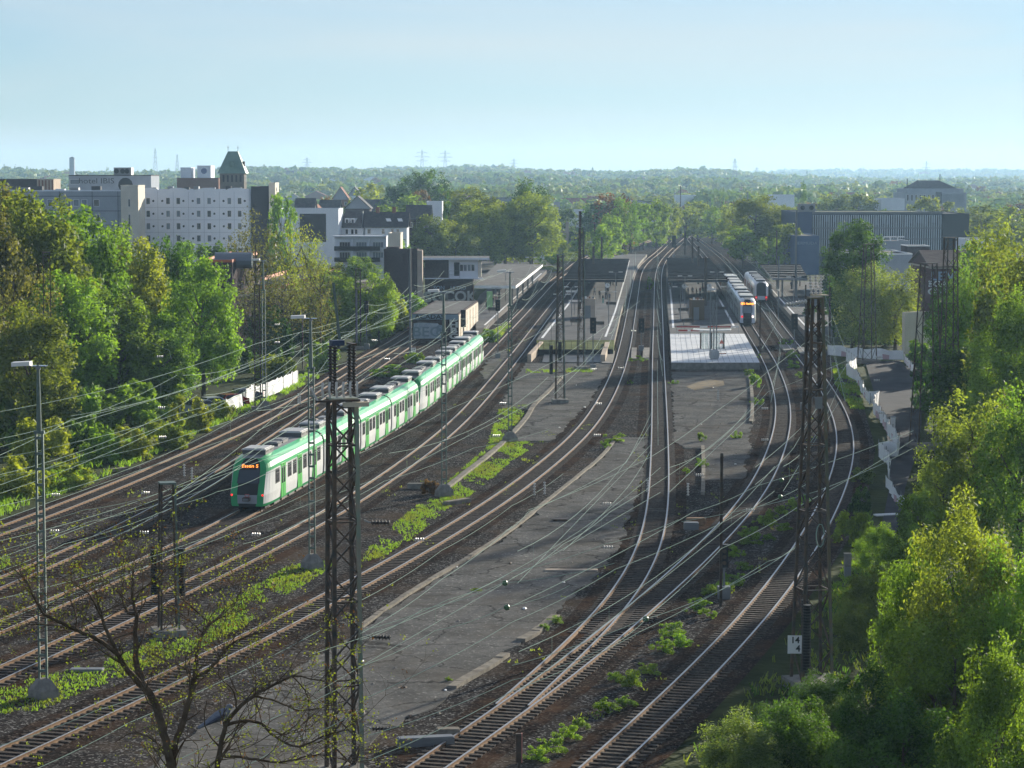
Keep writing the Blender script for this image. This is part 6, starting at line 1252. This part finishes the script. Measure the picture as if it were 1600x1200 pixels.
for (x, y, w, h, c, l) in ((1160,1235,170,120,'pale','grey green shrub at the bottom edge right of the tracks'),(1250,1225,140,140,'dark','dark shrub at the bottom edge below the hectometre sign'),(1290,1120,120,70,'dark','dark shrub at the foot of the right lattice mast'),(1210,1160,120,60,'dark','low dark shrub left of the right lattice mast'),(1340,1010,80,70,'olive','olive bush right of the right lattice mast'),(1335,850,50,50,'yellow','bright yellow green bush behind the pale concrete post'),(1380,890,60,70,'fresh','green bush right of the concrete post'),(1365,960,70,70,'olive','shaded bush under the pale concrete post'),(1320,830,30,14,'yellow','small yellow tuft bush beside the outer right rail'),(1350,755,44,24,'olive','dark bush left of the bulging fence'),(1445,600,40,40,'dark','dark bush right of the path head'),(1460,640,60,70,'dark','dark bush right of the path'),(1440,565,60,34,'fresh','green bush behind the path head'),(1345,800,40,40,'dark','dark bush right of the outer right rail')): bush(x, y, w, h, c, l)
for i, (x, y, w, h, c) in enumerate(((1105,372,40,16,'yellow'),(1142,388,40,18,'yellow'),(1225,385,30,30,'fresh'),(1165,392,60,30,'fresh'),(1200,392,50,26,'dark'),(1250,410,60,24,'dark'),(1230,420,50,20,'dark'),(905,385,40,26,'yellow'),(925,380,40,22,'fresh'),(1024,385,34,22,'bright'),(1055,373,18,8,'bright'),(855,412,30,20,'fresh'),(825,408,40,24,'bright'),(870,400,30,24,'yellow'),(890,395,40,20,'bright'),(973,400,22,10,'yellow'),(845,425,70,14,'lime'),(880,408,60,14,'lime'),(760,395,60,26,'fresh'),(1010,372,40,16,'bright'),(950,378,50,26,'fresh'),(1185,380,60,26,'olive'),(1140,372,40,18,'fresh'),(1210,405,30,14,'bright'),(1130,362,40,14,'fresh'))):
    bush(x, y, w, h, c, uniq('small ' + {'yellow':'yellow green','fresh':'green','dark':'dark','bright':'bright green','lime':'pale','olive':'olive'}[c] + ' shrub ' + where(x, y)), group='shrubs by the far tracks', kind='smallbush')
for i, (x, y, w, h, c) in enumerate(((1000,360,50,12,'fresh'),(1030,357,40,10,'lime'),(960,366,60,14,'yellow'),(1110,360,36,14,'fresh'),(1125,378,30,14,'yellow'),(1095,352,40,12,'olive'),(1058,349,50,8,'fresh'),(1160,400,40,14,'lime'),(930,392,50,14,'fresh'),(905,398,40,14,'lime'),(1270,500,50,22,'dark'),(1310,520,60,30,'dark'),(1300,470,50,40,'dark'),(1240,560,24,14,'fresh'))): bush(x, y, w, h, c, uniq('low shrub ' + where(x, y)), group='shrubs by the far tracks', kind='smallbush')
# plants between the right tracks
pl = [(1250,790,34,22),(1235,798,30,20),(1215,810,34,24),(1195,822,36,24),(1170,838,30,20),(1172,852,34,20),(1150,870,30,22),(1162,890,30,16),(1110,930,34,22),(1130,925,40,24),(1145,915,40,26),(1090,955,40,26),(1105,965,30,18),(1050,995,44,28),(1035,1020,40,30),(1065,1010,40,26),(1010,1055,36,24),(985,1075,44,34),(960,1065,30,20),(945,1115,50,30),(975,1105,40,22),(885,1155,40,30),(860,1180,46,34),(905,1140,34,24),(835,1190,40,30),(1200,845,24,14),(1225,830,26,16),(1180,605,22,26),(1172,588,18,14),(1182,632,18,14),(1150,685,14,16),(1095,690,14,18),(1097,730,18,18),(1072,740,12,12),(985,600,10,8),(998,565,26,12),(960,690,30,16),(945,700,16,14),(868,975,30,16),(850,985,20,14),(745,925,20,8),(1228,540,20,14),(1240,575,18,16),(1252,590,16,12),(1180,560,14,10),(1160,548,10,6),(1052,600,14,8),(700,1065,14,10),(742,430,14,20),(1015,452,12,24)]
for i, (x, y, w, h) in enumerate(pl): bush(x, y, w*1.1, h*.8, 'fresh' if i % 3 else 'bright', uniq(('low green weed clump ' if i < 27 else 'small weed tuft ') + where(x, y) + (' row item nearer the camera' if 0 else '')), group='weed clumps between the right tracks' if i < 27 else 'weed tufts in the yard', kind='weed' if y > 700 else 'smallbush', name='weed_clump')
# grass patches: stuff
def grass(name, polys, dens, h, col, col2, thr=-.7):
    g = random.Random(3); V, Fq, mi = [], [], []
    for px in polys:
        P = [gp(x, y) for x, y in px]; x0, x1 = min(p.x for p in P), max(p.x for p in P); y0, y1 = min(p.y for p in P), max(p.y for p in P); n = int((x1-x0)*(y1-y0)*dens)
        for _ in range(min(n, 90000)):
            x, y = g.uniform(x0, x1), g.uniform(y0, y1); inside = False; j = len(P)-1
            for i in range(len(P)):
                if (P[i].y > y) != (P[j].y > y) and x < (P[j].x-P[i].x)*(y-P[i].y)/(P[j].y-P[i].y)+P[i].x: inside = not inside
                j = i
            if not inside: continue
            c = math.sin(x*1.3+y*.21)+math.sin(x*.7-y*.37+2)+math.sin(x*2.9+y*.9)*.7+g.uniform(-.8,.8)
            if c < thr: continue
            for _k in range(3):
                a = g.uniform(0, 6.28); L = h*g.uniform(.5,1.2); w = .022+h*.05; dx, dy = math.cos(a)*w, math.sin(a)*w; lx, ly = g.uniform(-.6,.6)*L, g.uniform(-.6,.6)*L; i0 = len(V); ox, oy = g.uniform(-.1,.1), g.uniform(-.1,.1)
                V += [(x+ox-dx,y+oy-dy,.0),(x+ox+dx,y+oy+dy,.0),(x+ox+lx+dx*.5,y+oy+ly+dy*.5,L),(x+ox+lx-dx*.5,y+oy+ly-dy*.5,L*.9)]; Fq.append((i0,i0+1,i0+2,i0+3)); mi.append(1 if c > 1.0 else 0)
    o = bpy.data.objects.new(name, npmesh(name, V, Fq, mi, [leafmat('grass_'+col, LM[col][0].node_tree.nodes['Hue/Saturation/Value'].inputs['Color'].default_value[:3]), leafmat('grass_'+col2, LM[col2][0].node_tree.nodes['Hue/Saturation/Value'].inputs['Color'].default_value[:3])])); COL.objects.link(o); o['kind'] = 'stuff'
grass('grass', [[(270,985),(330,960),(400,915),(450,885),(500,875),(530,880),(480,910),(420,950),(370,985),(300,1020),(240,1040),(150,1075),(60,1110),(-30,1120),(-30,1080),(60,1060),(130,1040),(200,1020)],
   [(560,880),(590,840),(640,800),(680,770),(720,735),(760,700),(790,680),(800,690),(850,690),(800,720),(750,765),(700,795),(640,845),(600,870)],[(780,640),(826,632),(815,655),(790,680),(760,700),(770,670)],
   [(-30,880),(30,862),(70,860),(30,880),(-30,900)],[(0,905),(40,885),(20,905)]], 26, .12, 'fresh', 'olive', -.45)
grass('grass', [[(842,533),(958,533),(956,546),(843,546)],[(822,578),(870,579),(870,583),(822,584)],[(886,577),(925,578),(930,583),(886,583)],[(1300,568),(1335,575),(1350,640),(1330,640),(1305,600)],[(1330,800),(1360,800),(1385,900),(1300,980),(1290,940),(1330,860)],[(755,527),(790,505),(800,508),(780,530)]], 16, .25, 'fresh', 'lime')
grass('undergrowth', [[(1290,930),(1380,900),(1370,1100),(1150,1200),(1060,1200),(1150,1110),(1220,1020)]], 4, .35, 'olive', 'dark')
grass('grass', [[(-30,830),(0,808),(120,764),(240,712),(350,660),(440,620),(500,590),(480,585),(400,612),(330,640),(200,680),(100,725),(-30,770)]], 7, .4, 'bright', 'fresh')
yard = [[(0,860),(350,690),(520,610),(560,640),(100,920)],[(0,1150),(400,1000),(900,640),(960,640),(560,960),(0,1240)],[(700,640),(840,500),(860,500),(640,780),(540,820)],[(1010,790),(1020,620),(960,800),(830,1000),(700,1110),(800,1100),(930,960)],[(1060,760),(1150,760),(1060,860),(1040,870)],[(1200,760),(1270,640),(1290,760),(1100,1010),(900,1190),(820,1190),(1100,950)]]
grass('sparse_weeds', yard, 3.5, .15, 'fresh', 'lime', 1.9)
tag(bush(670,772,34,22,'red','orange brown dried weed heap beside the third lamp post', group=None, name='dry_weeds'), cat='plant')
# shaded ground left of the wood / foreground: bare tree close to the camera with a pigeon
Dn = 42.0
TB = thing('bare_tree', 'nearly leafless tree in the near left foreground with small new leaves', 'tree', (at(262,1200,Dn).x, Dn, 0))
b = MB(); BR = []
def branch(px, r0, r1, d0=0, d1=0):
    n = len(px); P = [at(x, y, Dn + d0 + (d1-d0)*i/(n-1)) for i, (x, y) in enumerate(px)]; Q = smooth_line(P, .12)
    Q = [q + Vector((rnd.uniform(-.012,.012), rnd.uniform(-.02,.02), rnd.uniform(-.012,.012))) if 0 < i < len(Q)-1 else q for i, q in enumerate(Q)]
    k = len(Q); rr = [.74*(r0 + (r1-r0)*i/(k-1)) for i in range(k)]; b.tube(Q, rr, barkdark, 6); BR.append((Q, rr))
base_z = at(262,1200,Dn).z
b.tube([Vector((at(290,1300,Dn).x, Dn+.3, 0)), Vector((at(285,1300,Dn).x, Dn+.2, base_z*.5)), at(280,1420,Dn)], [.34,.28,.2], bark, 10)
branch([(284,1440),(276,1300),(270,1230),(262,1170),(245,1110),(232,1082),(222,1068)], .13, .10); branch([(222,1068),(213,1040),(211,1000),(213,960),(207,933),(208,880)], .085, .018, 0, .8); branch([(222,1072),(200,1047),(187,1027),(177,1007),(157,960),(150,925)], .085, .02, 0, -1)
branch([(187,1024),(150,997),(117,983),(83,967),(63,953),(43,910),(20,887)], .06, .01, 0, -1.6); branch([(150,997),(100,980),(50,976),(20,985)], .03, .008, -.5, 1); branch([(213,960),(200,957),(190,933),(193,907),(197,867)], .035, .008, .4, 1.5); branch([(213,935),(227,917),(247,903),(262,885)], .03, .007, .5, -.5)
branch([(157,960),(140,930),(120,915),(95,905)], .025, .006, -1, -2); branch([(197,867),(190,850),(180,840)], .01, .005, 1.5, 1.8); branch([(282,1430),(277,1330),(272,1240),(273,1167),(287,1127),(297,1087),(303,1060)], .10, .07, 0, .6); branch([(303,1060),(313,1000),(330,973),(357,960),(376,923)], .055, .012, .6, 1.6)
branch([(303,1060),(333,1040),(350,1017),(373,1000),(397,990),(430,985)], .05, .01, .6, 0); branch([(303,1060),(287,1043),(253,1030),(230,1017)], .03, .01, .6, 1.4); branch([(330,973),(320,967),(293,943),(283,933),(270,915)], .03, .008, 1.2, 2); branch([(357,960),(385,950),(400,935)], .02, .006, 1.4, 2)
branch([(286,1430),(305,1330),(335,1230),(342,1180),(353,1133),(370,1110),(397,1087),(433,1067),(457,1057),(485,1060),(513,1067)], .13, .012, -.5, -2.2); branch([(457,1057),(480,1085),(482,1120),(470,1160)], .02, .006, -1.8, -1); branch([(397,1087),(430,1095),(470,1110),(505,1105),(540,1095)], .03, .008, -1.4, -.4)
branch([(353,1133),(400,1127),(433,1153),(467,1167),(507,1150),(545,1140)], .045, .01, -.8, -2); branch([(340,1180),(390,1185),(440,1190),(500,1180),(560,1190)], .04, .01, -.5, .6); branch([(370,1110),(365,1080),(345,1060),(340,1030)], .02, .007, -1, -2); branch([(262,1175),(230,1150),(205,1145),(180,1160)], .03, .008, 0, 1)
branch([(245,1110),(228,1090),(232,1060),(250,1040)], .02, .006, 0, -1); branch([(430,985),(460,1010),(490,1015)], .012, .005, 0, .6)
tw = random.Random(11); LV, LI = [], []
def leafburst(p, n, s, mi):
    for _ in range(n):
        d = Vector((tw.uniform(-1,1), tw.uniform(-1,1), tw.uniform(-.8,.6))).normalized(); q = p + d*s*.8; side = d.orthogonal().normalized(); side = Matrix.Rotation(tw.uniform(0,3),3,d) @ side; L = s*tw.uniform(.7,1.3)
        LV.extend([tuple(q), tuple(q+d*L*.5+side*L*.35), tuple(q+d*L), tuple(q+d*L*.5-side*L*.35)]); LI.append(mi)
def twig(p, d, L, r, depth):
    pts = [p]; q = p
    for i in range(4):
        d = (d + Vector((tw.uniform(-.35,.35), tw.uniform(-.35,.35), tw.uniform(-.2,.3)))).normalized(); q = q + d*L/4; pts.append(q)
        if depth and tw.random() < .55: twig(q, (d + Vector((tw.uniform(-1,1), tw.uniform(-1,1), tw.uniform(-.5,.7)))).normalized(), L*.6, r*.6, depth-1)
        elif not depth and tw.random() < .15: leafburst(q, 3, .034, 0)
    b.tube(pts, r, barkdark, 4, r1=r*.4)
    if tw.random() < .42: leafburst(q, 5, .038, 0 if tw.random() < .75 else 1)
for Q, rr in BR:
    for i in range(3, len(Q)):
        for _r in range(2 if rr[i] < .03 else 1):
          if rr[i] < .07 and tw.random() < (.85 if rr[i] < .03 else .6):
              d = (Q[i]-Q[i-1]).normalized(); twig(Q[i], (d*.45 + Vector((tw.uniform(-1,1), tw.uniform(-1,1), tw.uniform(-.4,.9)))).normalized(), tw.uniform(.4,1.15), max(.006, rr[i]*.4), 2)
b.obj('trunk', TB)
wp = Vector(TB.location); V = [tuple(Vector(v)-wp) for v in LV]
me = npmesh('new_leaves', V, np.arange(len(V)).reshape(-1,4), LI, [leafmat('leaf_new', (.15,.20,.03)), leafmat('leaf_dry', (.12,.06,.03), .3)]); o = bpy.data.objects.new('new_leaves', me); COL.objects.link(o); o.parent = TB
# pigeon
pp = at(345, 1119, Dn-1.0); t = thing('pigeon', 'grey wood pigeon perched on a branch of the near bare tree', 'bird', pp, .25); t.scale = (1.3, 1.5, 1.3); b = MB(); pg = mat('pigeon_grey', (.16,.18,.23), .7, col2=(.22,.25,.31), ns=20); pgd = mat('pigeon_dark', (.07,.08,.11), .7)
b.lathe((.108,0,.118), [(-.03,.02),(-.015,.036),(.015,.038),(.035,.02)], pg, 10, (1,0,.2)); b.lathe((.07,0,.07), [(-.012,.046),(.012,.043)], whitep, 10, (1,0,1)); b.tube([(-.30,0,-.14),(-.20,0,-.09),(-.12,0,-.045),(-.05,0,-.01),(.03,0,.03),(.085,0,.07),(.11,0,.105),(.13,0,.125),(.155,0,.125)], [.022,.03,.05,.068,.072,.052,.034,.034,.014], pg, 12); b.tube([(.16,0,.123),(.185,0,.115)], [.008,.002], mat('beak', (.5,.3,.1), .5), 6); body = b.obj('body', t, local=True)
for p_ in body.data.polygons: p_.use_smooth = True
b = MB(); b.tube([(.04,-.06,.03),(-.06,-.075,-.02),(-.2,-.03,-.10)], [.02,.028,.008], pgd, 6); b.obj('wing', t, local=True); b = MB(); b.tube([(.04,.06,.03),(-.06,.075,-.02),(-.2,.03,-.10)], [.02,.028,.008], pgd, 6); b.obj('wing', t, local=True)
b = MB(); b.tube([(.0,-.02,-.05),(.0,-.02,-.10)], .006, mat('beak', (.5,.3,.1)), 5); b.tube([(.0,.02,-.05),(.0,.02,-.10)], .006, mat('beak', (.5,.3,.1)), 5); b.obj('leg', t, local=True)
# urban tree belt: individuals at mid distance
g = random.Random(5)
def avoid(x, D):
    X = (x-800)*D/F
    if D < 900 and 880 + (D-600)*.2 < x < 1240 and D < 760: return True
    return False
n = 0
cols = ['fresh','olive','lime','dark','fresh','olive','yellow','red','blue']
while n < 170:
    x = g.uniform(-60, 1660); D = 1/g.uniform(1/1500, 1/720); 
    if 1000 < x < 1130 and D < 1150: continue
    if 215 < x < 440 and D < 900: continue
    w = g.uniform(9, 15); h = g.uniform(7, 14); c = g.choice(cols if g.random() < .9 else ['red'])
    k = g.choice(['far','far','far','far','poplar','conifer'] if g.random() < .25 else ['far'])
    X = (x-800)*D/F; yt = HY + (H - h - hill(X, D))*F/D
    tree(x, D, yt, w*F/D*(.4 if k in ('poplar','conifer') else 1), k, c if k != 'conifer' else 'dark', uniq({'fresh':'fresh green','olive':'olive','lime':'pale lime','dark':'dark green','yellow':'yellow green','red':'reddish','blue':'bluish green'}[c] + {'far':' rounded tree ','poplar':' slender tree ','conifer':' pointed conifer '}[k] + where(x, yt)), cb=.05, group='trees in the belt beyond the station'); n += 1
# far houses peeping out
for i in range(42):
    x = g.uniform(-20, 1620); D = 1/g.uniform(1/3300, 1/1250)
    if 1020 < x < 1110: continue
    X = (x-800)*D/F; z0 = hill(X, D); wp_ = g.uniform(10, 22); m, rf = g.choice([(white, slate),(cream, redroof),(redbrick, redroof),(greyw, slate),(white, redroof)])
    Bh = Bld('gabled_house', uniq('small far ' + {'white_render':'white','cream_render':'cream','red_brick':'brick','grey_render':'grey'}[m.name] + ' house with ' + ('red' if rf is redroof else 'dark') + ' roof ' + where(x, HY + (H-z0)*F/D)), 'house', x, x + wp_*F/D, D, z0 + g.uniform(7, 10), 9, m, z0=z0-1, group='far houses among the trees'); Bh.gable(Bh.z1, g.uniform(2.5, 4.5), rf, axis=g.choice('xy')); 
    Bh.win(Bh.W*.3, Bh.z1-2, 1.2, 1.4); Bh.win(Bh.W*.7, Bh.z1-2, 1.2, 1.4)
# distant woods on the ridge
gg = np.random.default_rng(9); N = 9500; Q = 42
px = gg.uniform(-90, 1690, N); D = 1/gg.uniform(1/8600, 1/1350, N); D[:3200] = gg.uniform(2600, 4700, 3200); D[3200:4600] = gg.uniform(7000, 8500, 1400)
X = (px-800)*D/F; Z = np.array([hill(a, c) for a, c in zip(X, D)])
keep = ~((np.abs(px-1070) < 30) & (D < 1500)); X, D, Z = X[keep], D[keep], Z[keep]; N = len(X); pn = np.sin(X/90+D/210)+np.sin(X/37-D/150+1)+np.sin(X/210+D/400+2)+gg.normal(size=N)*.35
Rw = gg.uniform(4.5, 8.5, N); Hh = (gg.uniform(8, 13, N) + 2.5*pn) * (1 + .15*(gg.random(N) < .05)); sl = gg.random(N) < .05; Rw[sl] *= .35; Hh[sl] *= 1.4
Rw *= np.clip(D/3000, 1, 1.8)
d = gg.normal(size=(N, Q, 3)); d /= np.linalg.norm(d, axis=2)[..., None]; d[..., 2] = np.abs(d[..., 2])*1.15 - .25
rad = gg.uniform(.7, 1.05, (N, Q, 1)); P = d*rad*np.stack([Rw, Rw, Hh*.55], 1)[:, None, :] + np.stack([X, D, Z + Hh*.42], 1)[:, None, :]
nr = d + gg.normal(size=(N, Q, 3))*.45; nr /= np.linalg.norm(nr, axis=2)[..., None]; a = np.cross(nr, gg.normal(size=(N, Q, 3))); a /= np.linalg.norm(a, axis=2)[..., None]; c = np.cross(nr, a)
s = (Rw*.42)[:, None, None]*gg.uniform(.6, 1.3, (N, Q, 1)); A, C_ = a*s, c*s*.75
V = np.stack([P-A, P-C_, P+A, P+C_], 2).reshape(-1, 3); ci = np.clip(((pn+3.2)/6.4*6).astype(int),0,5); ci = np.array([2,4,0,1,0,3])[ci]; rr_ = gg.random(N); ci[rr_ > .9] = 5; ci[rr_ > .988] = 6; ci[(rr_ < .25)] = gg.choice(5, (rr_ < .25).sum()); mi = np.repeat(ci, Q)
mats_ = [leafmat('wood_'+k, LM[k][0].node_tree.nodes['Hue/Saturation/Value'].inputs['Color'].default_value[:3], .15) for k in ('fresh','olive','dark','lime','blue','yellow','red')]
o = bpy.data.objects.new('distant_woods', npmesh('distant_woods', V, np.arange(N*Q*4).reshape(-1,4), mi, mats_)); COL.objects.link(o); o['kind'] = 'stuff'
# ---------------------------------------------------------------- haze
b = MB(); b.box((-3300,-30,-3),(3300,9600,118), None if False else blackm); hz = b.obj('haze'); hz['kind'] = 'stuff'; hz.data.materials.clear()
m = bpy.data.materials.new('haze_air'); m.use_nodes = True; nt = m.node_tree; nt.nodes.clear(); ou = nt.nodes.new('ShaderNodeOutputMaterial'); pv = nt.nodes.new('ShaderNodeVolumePrincipled')
pv.inputs['Color'].default_value = (.46,.72,1.0,1); pv.inputs['Density'].default_value = HAZE_D; pv.inputs['Anisotropy'].default_value = .3
nt.links.new(pv.outputs[0], ou.inputs['Volume']); hz.data.materials.append(m)
